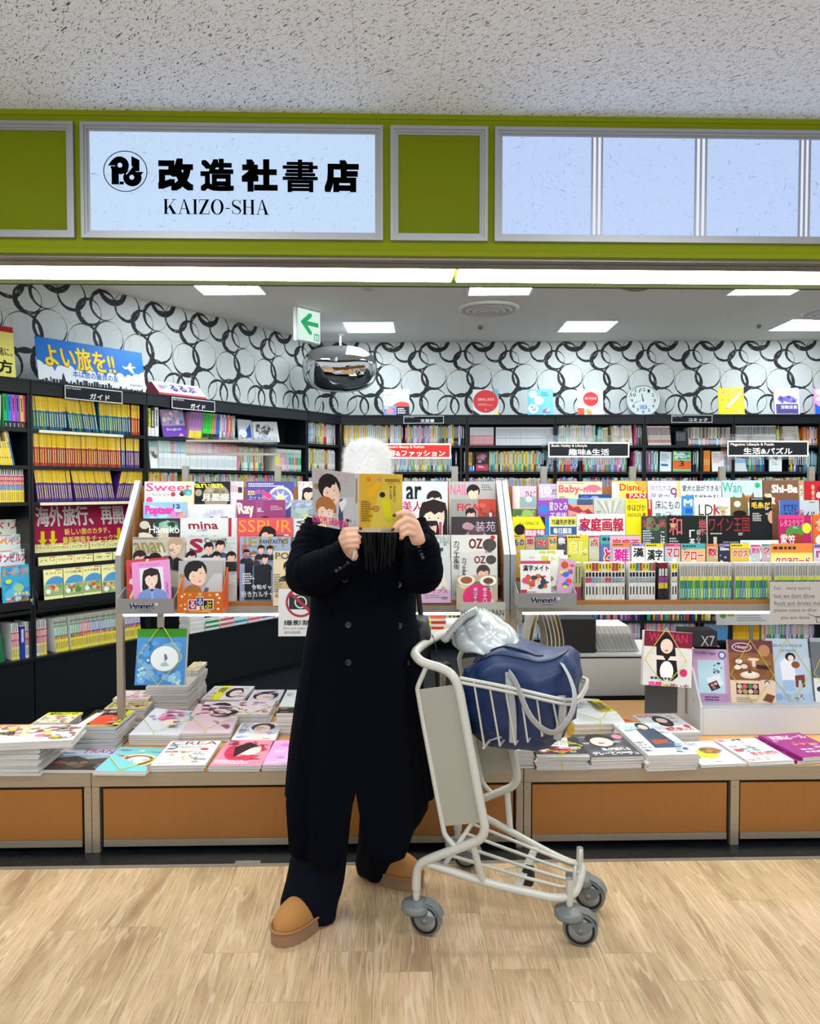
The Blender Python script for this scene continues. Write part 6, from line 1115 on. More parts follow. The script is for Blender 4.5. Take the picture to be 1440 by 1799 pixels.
A.rect(.25, H_*.40, .42, H_*.82, '8a1c3c'); A.rect(.43, H_*.26, .57, H_*.66, '24245a'); A.rect(.58, H_*.40, .78, H_*.80, '1c1c20')
A.text('る', .27, H_*.44, .40, H_*.78, 'f0d0dc', .03); A.text('る', .445, H_*.3, .555, H_*.62, 'c8c8f0', .03); A.text('ぶ', .6, H_*.44, .76, H_*.77, 'e8c83a', .03); A.rect(.27, H_*.88, .74, H_*.96, 'e0c060'); A.lines(.29, H_*.89, .72, H_*.95, 1, 'a04010')
A.put(mb, Matrix.Identity(4), 0, .0001)
o = link('card_box', mb.mesh('card_box', PRINT), at(FF, p.x, .20, p.z)); tag(o, 'orange card display box with small white animals and a three-part title', 'box')
link('bracket', MB().box(0, 0, 0, .1, .15, .004).mesh('bracket', STEELP), at(FF, p.x+.03, .21, p.z-.0065)).__setitem__('label', 'small steel bracket under the orange card box') ; bpy.context.scene.collection.objects[-1]['category'] = 'bracket'
# contents of the right holder
def kanji(A, t1, col):
    return A.rect(0, 0, 1, .1, 'c83a6a').text(t1, .08, .14, .95, .34, '111', .03).blobs(.1, .42, .95, .95, 22, ['c8443a', 'e0a04a', '3a3a4a', 'd8c8b0', 'b86a3a'], .14, 3).ell(.15, .65, .11, .1, 'd84a6a').lines(.1, 1.0, .8, 1.2, 3, 'a66').rect(0, .95, .2, 1.3, 'b82a5a')
fmag(935, 993, 972, 1045, .30, AA('dfe0d8', lambda A: A.text('脳トレ', .2, .05, .9, .22, 'c8d04a', .04).blobs(.1, .3, 1, 1.2, 14, ['9a7a5a', 'e0d8c8', 'd88aa0', '7ab0c8'], .14, 2).ell(.85, .2, .1, .1, 'eee')), 'white puzzle magazine behind the kanji one in the right box holder', roll=3, th=.012, cat='puzzle magazine', name='puzzle_magazine')
fmag(914, 990, 966, 1048, .30, AA('d8dcd4', lambda A: A.text('貞門', .4, .02, .8, .14, 'c8c83a', .04).lines(.2, .16, .9, .2, 1, 'c8a')), 'white magazine with green title at the back of the right box holder', roll=0, th=.008, cat='puzzle magazine', name='puzzle_magazine')
fmag(975, 1002, 980, 1048, .28, AA('c8a0c0', lambda A: A.blobs(0, 0, 1, 2, 14, ['3a6ac8', 'd85a8a', 'e0d84a', 'c8502a'], .3, 2)), 'multicoloured magazine tilted at the right end of the right box holder', roll=8, th=.01, cat='puzzle magazine', name='puzzle_magazine')
fmag(913, 966, 985, 1042, .25, AA('e2e0da', lambda A: kanji(A, '漢字メイト', 0)), 'white puzzle magazine with bold black kanji title in front of the right box holder', roll=0, th=.006, cat='puzzle magazine', name='puzzle_magazine')
# ---------------- signs above the racks
def topsign(px0, px1, pyt, pyb, bg, jp_, en, lab, y=.715, jx=(.3, .88)):
    p = hit(FF, px0, pyb, y); q = hit(FF, px1, pyt, y); w_, h_ = q.x-p.x, q.z-p.z
    t = thing('aisle_sign', lab, 'sign', at(FF, p.x, y, p.z)); A = Art(w_, h_, bg); H_ = A.H
    A.rect(0, 0, 1, .018, 'dedede'); A.rect(0, H_-.018, 1, H_, 'dedede'); A.rect(0, 0, .016, H_, 'dedede'); A.rect(.984, 0, 1, H_, 'dedede')
    A.text(en, .04, H_*.14, .04+.019*len(en), H_*.36, 'ecdfdc', .012); A.text(jp_, jx[0], H_*.44, jx[1], H_*.86, 'f0f0f0', .02)
    mb = MB(); mb.box(0, 0, 0, w_, .006, h_, bg); A.put(mb, Matrix.Identity(4), 0, .0001); link('plate', mb.mesh('plate', PRINT), WORLD, t)
    link('clear_holder', MB().box(-.03, .008, -.015, w_*.9, .011, h_+.035).mesh('clear_holder', ACR), WORLD, t)
    for a in (w_*.06, w_*.97): link('rod', MB().tube([(a, .014, -.08), (a, .014, h_*.7)], .005, 8).mesh('rod', ACR), WORLD, t)
topsign(640, 790.5, 779, 805.5, 'b82a24', '美容&ファッション', "Magazine: Women's Beauty & Fashion", 'red aisle sign with white lettering half hidden by the white fur hat', jx=(.18, .93))
topsign(961, 1103.5, 777, 803.5, '15181c', '趣味&生活', 'Book: Hobby & Lifestyle', 'black aisle sign for hobby and lifestyle above the middle of the racks', jx=(.25, .75))
topsign(1275, 1418, 774.5, 802, '15181c', '生活&パズル', 'Magazine: Lifestyle & Puzzle', 'black aisle sign for lifestyle and puzzle at the upper right', jx=(.2, .8))
# bare holder with two rails
p = hit(FF, 325, 800, .72); q = hit(FF, 485, 772, .72)
t = thing('sign_holder', 'empty clear sign holder with two grey rails above the left rack', 'sign holder', at(FF, p.x, .72, p.z)); w_ = q.x-p.x
for z in (0, .067): link('rail', MB().box(0, 0, z, w_, .008, z+.011).mesh('rail', STEELP), WORLD, t)
link('clear_sheet', MB().box(0, .009, 0, w_, .011, .09).mesh('clear_sheet', ACR), WORLD, t)
for px in (324, 486.5, 797, 953, 1109, 1266, 1422.5):
    a = hit(FF, px, 840, .71).x; o = link('sign_post', rbox(-.016, 0, 1.02, .016, .022, 1.602, .002).mesh('sign_post', STEELP), at(FF, a, .702, 0)); nm = {324: 'first', 486.5: 'second', 797: 'third', 953: 'fourth', 1109: 'fifth', 1266: 'sixth', 1422.5: 'seventh'}[px]
    tag(o, '%s short steel post from the left rising behind the magazine racks' % nm, 'post', 'steel posts behind the racks')
# ---------------- no photo card, white card, handwritten note
A = Art(.2, .26, 'dcdcdc'); p = hit(FF, 487, 1118, .30); q = hit(FF, 565, 1035, .30); A.w = q.x-p.x; A.h = q.z-p.z; A.H = A.h/A.w
A.rect(.24, .14, .76, .46, '2a3034'); A.ring(.5, .3, .14, .03, 'dcdcdc'); A.ell(.5, .3, .1, .1, '2a3034'); A.ring(.5, .3, .34, .055, 'a83a48', 36); A.poly([(.22, .1), (.27, .05), (.78, .52), (.73, .57)], 'a83a48')
A.text('撮影禁止', .12, .70, .93, .82, '1c1c1c', .02); A.text('Do not take photos', .12, .86, .92, .92, '333'); A.text('请勿拍照', .12, .95, .5, 1.01, '333')
sheet(at(FF, p.x, .30, p.z, 0, -4), A, 'white card with a red struck-out camera, half hidden by the black coat', 'sign', 'no_photo_card', .002)
A = Art(.2, .1, 'b4b2a8'); p = hit(FF, 806, 1090, .27); q = hit(FF, 886, 1058, .27); A.w = q.x-p.x; A.h = q.z-p.z; A.H = A.h/A.w; A.text('VOGUE JAPAN', .03, .42*A.H, .97, .86*A.H, '1a1c24', .006)
sheet(at(FF, p.x, .27, p.z, 0, -4), A, 'grey card with handwritten capitals behind the silver pouch', 'sign', 'handwritten_card', .002)
A = Art(.2, .17, 'b9b2ac'); p = hit(FF, 1350, 1097, .30); q = hit(FF, 1462, 1022, .30); A.w = q.x-p.x; A.h = q.z-p.z; A.H = A.h/A.w
for i, tx in enumerate(("I'm   very sorry", 'but we dont allow', 'food and drinks inside', 'please come in after', 'you are done')): A.text(tx, .08+(.1 if i == 4 else 0), .07+.115*i, (.66, .72, .9, .76, .64)[i], .14+.115*i, '4a3f44', 0, -.3)
A.rect(.17, .265, .72, .268, '4a3f44'); A.rect(.1, .385, .9, .388, '4a3f44')
A.poly([(.72, .54), (.84, .54), (.82, .64), (.74, .64)], '4a3f44'); A.poly([(.735, .555), (.825, .555), (.81, .63), (.75, .63)], 'b9b2ac'); A.poly([(.6, .5), (.95, .62), (.95, .63), (.6, .51)], '4a3f44')
sheet(at(FF, p.x, .30, p.z, 0, -2), A, 'grey paper note handwritten in English asking for no food or drinks', 'note', 'handwritten_note', .001)
# ============================================================ stacks on the plinth
YEL = plain('yellow_band', 'd8d23c', .4)
def band_part(parent, w_, h_, th, style=0):
    "yellow packing band around a bundle, in the magazine's own axes"
    mb = MB(); e = -.003; c = w_*.5
    if style == 0: L_ = [[(c, e, 0), (0, e, h_*.55)], [(c, e, 0), (w_, e, h_*.55)], [(c, e, 0), (c, th, -.002)], [(0, e, h_*.55), (-.002, th, h_*.5)], [(w_, e, h_*.55), (w_+.002, th, h_*.5)]]
    elif style == 1: L_ = [[(c, e, h_), (w_*.02, e, h_*.45), (c, e, .0)], [(c, e, h_), (w_*.98, e, h_*.45), (c, e, .0)], [(c, e, 0), (c, th, -.002)]]
    else: L_ = [[(c*.98, e, h_), (w_*.05, e, h_*.42)], [(c*1.02, e, h_), (w_*.95, e, h_*.42)]]
    for l in L_: mb.tube(l, .0017, 5)
    link('band', mb.mesh('band', YEL), WORLD, parent)
PLN = {}
def lower_me(w_, h_, th, c):
    k = (round(w_, 2), round(h_, 2), round(th, 3), c)
    if k not in PLN: PLN[k] = mag_me(Art(w_, h_, c), th, lay=4)
    return PLN[k]
def stack(name, pL, pR, pyF, n, th, A, label, pyB=None, dep=.28, rz=0, zb=ZP, cat='magazine', under='e4dfdc', seed=1, band=None, droop=0.0, jit=.006, topth=None, under_name=None, fr=FF):
    r_ = random.Random(seed); zt = zb+n*th+.001
    p = hitz(fr, pL, pyF, zt); q = hitz(fr, pR, pyF, zt); w_ = q.x-p.x
    if pyB: dep = hitz(fr, (pL+pR)/2, pyB, zt).y-p.y
    A.w = w_; A.h = dep; A.H = A.h/A.w; A2 = A.fn(A) if hasattr(A, 'fn') else A
    if w_ > .12 and 'grey volume' not in label: clutter(A, label, 7, 1.1)
    o = link('magazine', mag_me(A2, th-.0004, lay=3, droop=droop), at(fr, p.x, p.y, zt, rz, -90)); tag(o, label, cat)
    if band is not None: band_part(o, w_, dep, n*th, band)
    for k in range(n-1):
        M = at(fr, p.x+r_.uniform(-jit, jit), p.y+r_.uniform(-jit, jit)*.6, zt-(k+1)*th, rz+r_.uniform(-1.5, 1.5), -90)
        o2 = link('magazine', lower_me(w_-.003, dep-.004, th-.0006, under), M); tag(o2, 'plain-edged copy stacked under the %s' % under_name if under_name else 'lower copy in the stack', cat, 'copies under the %s' % under_name)
    return o
# ---- left part, front row
stack('m', -62, 66, 1317, 13, .0085, AA('e2dcd4', lambda A: A.blobs(0, 0, 1, A.H, 40, ['d8b8a8', 'e8d84a', 'c86a5a', '8a9a6a', 'e8e4dc', 'b8aca0'], .1, 2).text('ファッション', .1, A.H*.8, .8, A.H*.95, '222', .02)), 'busy fashion magazine on top of the thick stack at the left edge', dep=.24, seed=2, under_name='busy magazine at the left edge')
stack('m', -30, 118, 1305, 3, .012, AA('e0cfcc', lambda A: A.blobs(0, 0, 1, A.H, 70, ['d8788a', 'e0d8a0', 'b89a8a', 'e4dcd8', '9a6a5a', 'e8b8a0', 'd8c04a', 'f0ece8'], .09, 5).text('キレイの', .1, A.H*.84, .5, A.H*.97, '1a1a1a', .03).text('秘密', .52, A.H*.84, .75, A.H*.97, 'c83a4a', .03)), 'colourful magazine lying askew across the left-edge stack', dep=.20, rz=7, zb=ZP+.1125, seed=3, droop=.008, under_name='askew colourful magazine')
stack('m', 64, 196, 1353, 1, .012, AA('98a4b4', lambda A: A.rect(0, 0, 1, A.H*.3, 'a8b8d0').poly([(0, A.H*.45), (.3, A.H*.35), (.5, A.H*.5), (.75, A.H*.42), (1, A.H*.5), (1, A.H), (0, A.H)], '4a4440').blobs(0, A.H*.55, 1, A.H, 24, ['6a5a48', '8a7a5a', '3a302c', '9a5a44'], .12, 2).text('TRANSIT', .3, A.H*.03, .98, A.H*.2, 'b84a6a', .005)), 'thin travel magazine with mountains and pink capital title, near the plinth corner', pyB=1316, under_name='mountain magazine', rz=-2)
stack('m', 163, 258, 1353, 2, .011, AA('7ac0c8', lambda A: A.poly([(0, A.H), (0, A.H*.3), (.45, A.H*.45), (.75, A.H)], 'c83838').ell(.6, A.H*.58, .4, A.H*.26, 'd8c8a8').ell(.6, A.H*.58, .32, A.H*.2, '7a5a3a').ell(.62, A.H*.56, .22, A.H*.13, 'e8e0d4').poly([(.8, A.H), (1, A.H*.5), (1, A.H)], 'a8785a').text('食', .45, A.H*.12, .6, A.H*.25, 'e8e8e0', .01)), 'turquoise and red food magazine bundled with yellow band at the plinth front', pyB=1313, rz=-3, band=0, seed=4, droop=.006, under_name='turquoise food magazine')
stack('m', 262, 358, 1345, 2, .015, AA('f0eeec', lambda A: A.text('CREA', .06, A.H*.02, .96, A.H*.17, '8a1c2c', .0).text('贈りもののバイブル', .18, A.H*.22, .72, A.H*.32, '3a6a6a', .01).ell(.78, A.H*.36, .08, A.H*.05, 'c83a4a').blobs(.18, A.H*.4, .8, A.H*.85, 34, ['d8a84a', 'e8c878', '8a6a3a', 'e8b898', '7aa0b8', 'c8883a', 'f0e0c0'], .07, 3).lines(.1, A.H*.9, .6, A.H*.95, 1, 'e8a8a8')), 'white magazine with dark red spaced title at the plinth front', pyB=1302, under_name='white magazine with dark red title')
stack('m', 366, 457, 1345, 2, .014, AA('d88aa0', lambda A: A.ell(.5, A.H*.45, .4, A.H*.4, 'c83a54').blobs(.1, 0, 1, A.H*.7, 20, ['e0788a', 'f0c4cc', 'b83048', 'd8909c'], .2, 5).ell(.6, A.H*.4, .22, A.H*.22, 'f0d4c8').poly([(.25, A.H*.3), (.5, A.H*.1), (.75, A.H*.25), (.6, A.H*.35), (.35, A.H*.7)], '3a2226').lines(.05, A.H*.8, .95, A.H*.95, 3, 'f4e8ee').lines(.05, .02, .3, A.H*.1, 2, '8a3a4a')), 'rose pink magazine with a woman with wind-blown hair at the plinth front', pyB=1300, under_name='rose pink magazine', rz=-2)
stack('m', 459, 552, 1344, 2, .014, AA('d89ad0', lambda A: A.blobs(0, 0, 1, A.H, 24, ['c878c0', 'e8c0e0', 'b860a8', 'e0a0d0', 'f0dcec'], .2, 6).ell(.7, A.H*.4, .25, A.H*.3, 'f0d4c8').ell(.75, A.H*.2, .25, A.H*.2, '3a2630').lines(.05, A.H*.8, .95, A.H*.95, 3, 'f8e8f4')), 'magenta lilac magazine beside the coat at the plinth front', pyB=1301, under_name='magenta lilac magazine')
# ---- left part, second row
stack('m', 36, 98, 1283, 8, .0095, AA('e4dcc0', lambda A: A.rect(0, 0, 1, A.H*.4, 'e8e02c').text('家計管理術', .1, A.H*.05, .9, A.H*.3, '222', .02).blobs(0, A.H*.45, 1, A.H, 16, ['c87a8a', 'e0d0b8', '8a9a6a'], .1, 2)), 'magazine with yellow title strip, left of the two in the second row', pyB=1262, seed=6, under_name='left yellow-strip magazine')
stack('m', 60, 126, 1276, 9, .0095, AA('e4dcc0', lambda A: A.rect(0, 0, 1, A.H*.35, 'e8e02c').text('節約ワザ', .1, A.H*.05, .9, A.H*.3, '222', .02).blobs(0, A.H*.4, 1, A.H, 20, ['c87a8a', 'e0d0b8', '8a9a6a', 'd8504a'], .1, 7)), 'magazine with yellow title strip, right of the two in the second row', pyB=1248, seed=7, zb=ZP+.002, under_name='right yellow-strip magazine', rz=-4) if False else None
stack('m', 56, 119, 1270, 10, .010, AA('e4dcc0', lambda A: A.rect(0, 0, 1, A.H*.3, 'e8e02c').text('節約ワザ', .1, A.H*.04, .9, A.H*.26, '222', .02).blobs(0, A.H*.36, 1, A.H, 24, ['c87a8a', 'e0d0b8', '8a9a6a', 'd8504a', 'a89a8a'], .1, 7)), 'magazine with yellow title strip behind and above the other, left side', pyB=1252, seed=7, under_name='rear yellow-strip magazine')
stack('m', 127, 202, 1277, 12, .0095, AA('1c1a1c', lambda A: A.ell(.5, A.H*.62, .32, A.H*.3, 'e04a34').poly([(0, A.H), (.12, A.H*.2), (.3, A.H*.2), (.2, A.H)], 'e8e4e0').text('とめて', .2, A.H*.05, .8, A.H*.2, 'e8c8d4', .02).rect(.84, .05, 1, A.H*.9, 'd8d42c').text('15', .85, A.H*.4, .98, A.H*.8, '222', .02).ell(.5, A.H*.95, .4, A.H*.06, 'c8a04a')), 'black magazine with a red sun disc topping a tall dark stack', pyB=1247, seed=8, under='8a8a86', under_name='red sun magazine')
stack('m', 224, 312, 1287, 3, .02, AA('dcdde6', lambda A: A.blobs(.25, 0, .8, A.H*.6, 18, ['e07aa8', 'f0b0c8', 'c85a8a', 'e898b8'], .14, 3).poly([(.75, 0), (1, 0), (1, A.H*.5)], '6ab4e0').ell(.6, A.H*.6, .2, A.H*.12, 'f0d8cc').blobs(.3, A.H*.6, .9, A.H, 10, ['3a4454', 'c8d0e0', 'b89aa8'], .12, 4).lines(.05, A.H*.3, .3, A.H*.6, 3, '99a')), 'pale magazine with pink flowers, bundled, behind the turquoise one', pyB=1247, seed=9, band=0, droop=.018, under_name='pink flower bundle', rz=-2)
stack('m', 315, 402, 1284, 3, .02, AA('e0c4cc', lambda A: A.blobs(0, 0, 1, A.H, 26, ['e8d0d8', 'c88a9c', 'f0e4e8', '8a5a6a', 'e0a8b8'], .18, 5).ell(.7, A.H*.25, .28, A.H*.22, '3a2a2e').ell(.62, A.H*.35, .22, A.H*.14, 'f0d4c4').text('bis', .4, A.H*.72, .75, A.H*.9, 'e03a7a', .03)), 'pink-grey magazine tied with a ribbon-like band, middle of the left plinth', pyB=1240, seed=10, band=0, droop=.022, under_name='ribbon bundle', rz=3)
stack('m', 402, 480, 1303, 2, .012, AA('dfe3ea', lambda A: A.blobs(0, 0, 1, A.H, 12, ['e8ecf0', 'c8c4d8', 'd8dce4'], .25, 4).ell(.58, A.H*.25, .28, A.H*.22, '3a2e30').ell(.58, A.H*.36, .19, A.H*.22, 'f0d2c2').poly([(.3, A.H*.95), (.45, A.H*.6), (.75, A.H*.6), (.9, A.H)], 'f0d8cc').lines(.05, A.H*.15, .3, A.H*.5, 4, '889').text('美ST', .04, A.H*.02, .3, A.H*.14, 'b060a0')), 'white magazine with a reclining woman beside the black stack', pyB=1270, under_name='white magazine with reclining woman')
stack('m', 484, 552, 1253, 3, .034, AA('1a1416', lambda A: A.blobs(0, 0, 1, A.H, 14, ['2a1c20', '3a2428', '140e10'], .2, 3)), 'black glossy bundle in the dark stack beside the coat', pyB=1243, dep=.2, under='241a1c', under_name='black glossy bundle', seed=3)
stack('m', 344, 408, 1254, 3, .018, AA('e8dce0', lambda A: A.ell(.5, A.H*.5, .34, A.H*.4, '2a2024').ell(.52, A.H*.6, .24, A.H*.26, 'f0d4c8').blobs(0, 0, 1, A.H, 8, ['d8405a', 'e8e0b8', 'f0c8d0'], .08, 2)), 'magazine with a dark-haired woman lying in the rear rows', pyB=1233, under_name='dark-haired woman magazine', rz=2)
stack('m', 402, 470, 1255, 4, .014, AA('e4dce0', lambda A: A.blobs(0, 0, 1, A.H, 26, ['e8c8c0', 'd8404a', 'e0dcb0', 'f0ece8', 'c8d0a0', 'd89aa8'], .12, 6)), 'pale magazine with red lettering tied in green-yellow ribbon, rear row', pyB=1231, band=0, under_name='red-lettered rear bundle')
stack('m', 350, 425, 1229, 2, .016, AA('e4dce0', lambda A: A.blobs(0, 0, 1, A.H, 20, ['e8d8d8', 'c8a8b0', 'd8788a', 'f0ece8'], .14, 7).rect(.2, 0, .42, A.H, 'ecea30').text('特', .22, A.H*.1, .4, A.H*.5, '444', .02).ell(.66, A.H*.5, .2, A.H*.35, '3a2c30').ell(.7, A.H*.55, .14, A.H*.24, 'f0d6c8')), 'magazine with a broad yellow lettered stripe at the back of the left plinth', pyB=1205, rz=-3, under_name='yellow-stripe magazine')
stack('m', 432, 488, 1231, 2, .014, AA('dcd8e0', lambda A: A.ell(.5, A.H*.55, .4, A.H*.4, '3a3038').ell(.5, A.H*.68, .28, A.H*.28, 'f0d8c8').blobs(0, 0, 1, A.H*.5, 10, ['8a8aa8', 'e8c8d0', 'e8e4e8'], .14, 4)), 'magazine with a woman with violet shadowed hair at the back left of the coat', pyB=1212, under_name='violet hair magazine')
stack('m', 488, 550, 1241, 3, .018, AA('e8ece6', lambda A: A.blobs(0, 0, 1, A.H, 12, ['dce4dc', 'f0f0ec', 'c8d8c0', 'e8c8a8'], .2, 4)), 'white rear magazine almost touching the black coat', pyB=1212, under_name='white rear magazine')
stack('m', 181, 252, 1245, 9, .0095, AA('c8b870', lambda A: A.rect(0, 0, .4, A.H, 'cfc27a').lines(.05, A.H*.2, .35, A.H*.8, 3, '5a4a20').text('ウィッシュ', .45, A.H*.2, .98, A.H*.7, '8a3a2a', .03).blobs(.5, A.H*.5, 1, A.H, 10, ['b84a34', '3a2a24', 'd8c8a8'], .12, 3)), 'gold-edged magazine with brown lettering behind the rack post', pyB=1232, seed=11, under='a8a49c', under_name='gold-edged magazine')
stack('m', 196, 258, 1228, 9, .0115, AA('e0c8b8', lambda A: A.rect(0, 0, 1, A.H*.5, 'e8d8d0').blobs(0, 0, 1, A.H, 24, ['d8443a', 'e8d03a', 'd86a9a', 'e8e0d8', '8a6ab0'], .12, 8)), 'red and yellow lettered magazine in the rearmost pile by the rack post', pyB=1213, seed=12, under_name='red and yellow rear magazine')
# tall grey pile that carries the blue book, and the blue book
stack('m', 254, 328, 1207, 9, .0165, AA('c8c4bc', lambda A: A), 'topmost plain grey volume of the tall pile under the blue book', dep=.22, seed=13, under='b8b4ac', under_name='blue fairy book', zb=ZP)
stack('m', 322, 346, 1178, 10, .018, AA('e8d8c0', lambda A: A.blobs(0, 0, 1, A.H, 12, ['d8a04a', 'e0c8a8', 'c8b8a0'], .3, 8)), 'narrow cream pile with yellow bands right of the blue book', dep=.2, seed=14, under='e6dfd2', under_name='narrow cream pile', zb=ZP, band=1)
bl = fmag(234, 322, 1106, 1204, .30, AA('4a8ac8', lambda A: A.rect(0, 0, 1, .17, '3a8a1c').blobs(0, .2, 1, 1.15, 40, ['3f7cba', '5a9ad4', '78b0e0', '3670ac'], .18, 9).blobs(.02, .3, .3, 1.15, 10, ['9fd0d8', 'b8e0e0'], .06, 3).blobs(.6, .85, 1, 1.15, 10, ['9fd0d8', 'b8e0e0'], .06, 4).ell(.58, .6, .30, .27, '8a94a0', 26).ell(.575, .595, .28, .25, 'e4ecec', 26).poly([(.5, .7), (.6, .66), (.68, .74), (.52, .76)], '9ac0b8').poly([(.56, .52), (.6, .5), (.64, .6), (.58, .66)], '7a6a7a').rect(0, 1.2, 1, 1.3, 'e8ece8').text('1250', .8, 1.13, .92, 1.17, '222')), 'blue boxed book with a silver oval and green top strip, tied with yellow bands', th=.03, lean=-14, roll=0, cat='book', name='book')
band_part(bl, .21, .27, .03, 1)
# ---- right part
stack('m', 893, 938, 1318, 9, .0085, AA('e2e4e2', lambda A: A.text('Mart', .2, A.H*.05, .8, A.H*.35, '222', .02).blobs(0, A.H*.4, 1, A.H, 10, ['d8dcd8', '9aa0a4', 'e0e4a0'], .2, 3)), 'white magazine topping the stack just right of the cart panel', pyB=1304, seed=21, under_name='white magazine by the cart')
stack('m', 940, 1033, 1325, 8, .0085, AA('2a2a2e', lambda A: A.poly([(.2, 0), (.8, 0), (.7, A.H*.6), (.3, A.H*.5)], 'd8d4d0').blobs(.05, A.H*.55, .95, A.H, 30, ['c83a44', 'e8a0a8', '8a2028', 'e8e0e0'], .09, 3).lines(.1, A.H*.1, .9, A.H*.5, 3, '9a9a9a')), 'black magazine with red lettering, banded in yellow, right of the cart', pyB=1296, seed=22, band=1, under_name='red-lettered black magazine')
stack('m', 1036, 1131, 1331, 3, .017, AA('4a474c', lambda A: A.blobs(0, 0, 1, A.H, 14, ['3e3c42', '5a565c', '6a6468'], .3, 4).ell(.48, A.H*.3, .3, A.H*.3, '2a2022').ell(.48, A.H*.36, .22, A.H*.2, 'f0d0c0').ell(.45, A.H*.42, .07, A.H*.03, 'c8303c').text('私が惚れる', .35, A.H*.62, .9, A.H*.74, 'f0f0f0', .02).text('グレーとベージュ', .1, A.H*.78, .98, A.H*.92, 'e8e4e8', .02).ell(.88, A.H*.15, .1, A.H*.1, 'e08a9a')), 'dark grey magazine with a pale woman face and white lettering, right plinth front', pyB=1290, seed=23, under_name='dark grey woman magazine', rz=3)
stack('m', 1137, 1228, 1327, 6, .0115, AA('d5dade', lambda A: A.text('Oggi', .0, A.H*.06, .5, A.H*.25, '8ac8c8', .0).poly([(.35, A.H*.2), (.75, A.H*.2), (.85, A.H*.8), (.3, A.H*.8)], '4a5468').ell(.55, A.H*.12, .14, A.H*.12, '2a2024').ell(.55, A.H*.15, .1, A.H*.08, 'f0d0bc').rect(.4, A.H*.55, .75, A.H*.68, 'a85a3c').blobs(.6, A.H*.6, 1, A.H, 12, ['8aa4c0', '5a6a88', 'a8b8c8'], .12, 4).lines(.02, A.H*.6, .3, A.H*.9, 4, '999')), 'pale blue magazine with a woman in a dark knit holding a brown bag', pyB=1270, seed=24, under_name='dark knit magazine', rz=3)
stack('m', 1008, 1100, 1268, 3, .026, AA('d4d8d4', lambda A: A.rect(.62, 0, 1, A.H*.75, 'e8d82c').text('新ルポ', .66, A.H*.1, .95, A.H*.6, '333', .03).blobs(.0, 0, .6, A.H*.6, 14, ['8a9aa0', '4a5054', 'e8e8e8', 'b8c4c8'], .16, 3).rect(0, A.H*.66, 1, A.H, 'dcdcd8').lines(.1, A.H*.8, .6, A.H*.95, 1, '444')), 'puffed white magazine with a yellow corner, tied at the back right of the cart', pyB=1226, seed=25, band=0, droop=.02, under='d8d03a', under_name='puffed yellow-corner bundle', rz=3)
stack('m', 1094, 1150, 1287, 3, .014, AA('dfe0d8', lambda A: A.rect(0, 0, 1, A.H*.3, 'e8a04a').text('完熟', .1, A.H*.02, .7, A.H*.27, 'c8401c', .03).blobs(0, A.H*.35, 1, A.H, 16, ['c8d4c8', '9ac8c8', 'e8e0d0'], .18, 3)), 'magazine with an orange title strip half under the knit-bag one', pyB=1263, seed=26, under_name='orange-strip magazine', rz=3)
stack('m', 1150, 1232, 1288, 4, .0115, AA('dde0de', lambda A: A.text('WOMAN', .04, A.H*.03, .5, A.H*.18, 'b02030', .01).ell(.5, A.H*.4, .2, A.H*.3, '221a1c').ell(.5, A.H*.36, .12, A.H*.13, 'f0d0c0').blobs(.0, A.H*.7, .9, A.H*.8, 6, ['c8404a', 'e8e0e0'], .07, 3).text('時間の使い方', .2, A.H*.74, .95, A.H*.92, 'c03a4a', .02).ell(.88, A.H*.7, .07, A.H*.07, 'c8304a')), 'white magazine with a long-haired woman beside the grey display stand', pyB=1255, seed=27, band=None, under='d4ccc4', under_name='white magazine beside the grey stand', rz=4)
stack('m', 1230, 1314, 1344, 1, .012, AA('ccd2dc', lambda A: A.text('éclat', .1, A.H*.04, .5, A.H*.18, '6a7078', .0).ell(.42, A.H*.58, .26, A.H*.18, 'e8d02c').ell(.62, A.H*.42, .24, A.H*.15, 'a87a44').blobs(.4, A.H*.3, .85, A.H*.6, 8, ['8a5a30', 'b88a54'], .1, 3)), 'pale magazine with a lemon and pastries, single, right plinth front', pyB=1303, rz=5, under_name='lemon magazine')
stack('m', 1316, 1399, 1339, 2, .009, AA('e6e2e2', lambda A: A.rect(.03, .03, .18, A.H*.12, 'e86ab0').poly([(.35, .05), (.6, .02), (.55, A.H*.2), (.4, A.H*.2)], '2a2022').ell(.47, A.H*.13, .09, A.H*.07, 'f0d0c0').blobs(.2, A.H*.3, .7, A.H*.6, 12, ['5a7a74', 'd8dcd8', '8aa8a0'], .13, 3).text('最新時計', .3, A.H*.6, .95, A.H*.75, 'd8606a', .01).blobs(.2, A.H*.8, .7, A.H*.95, 6, ['e8a0a0', 'f0d0d0'], .12, 3)), 'white magazine with pink square logo and green dress, right plinth front', pyB=1298, rz=6, seed=30, band=None, under_name='pink square magazine')
pur = lambda A: A.text('再開ビール', .1, A.H*.08, .95, A.H*.26, 'e8c8d8', .02).blobs(.3, A.H*.35, .8, A.H*.55, 8, ['c87a6a', 'b85a5a'], .08, 3).lines(.3, A.H*.65, .8, A.H*.85, 2, 'e0b8d0')
stack('m', 1398, 1480, 1337, 1, .014, AA('8a2470', pur), 'purple magazine lying lower at the right end of the plinth', pyB=1293, rz=7, under_name='purple magazine')
stack('m', 1408, 1495, 1331, 1, .014, AA('96287a', pur), 'purple magazine lying on top of its twin at the right end', pyB=1290, rz=9, zb=ZP+.016, under_name='upper purple magazine')
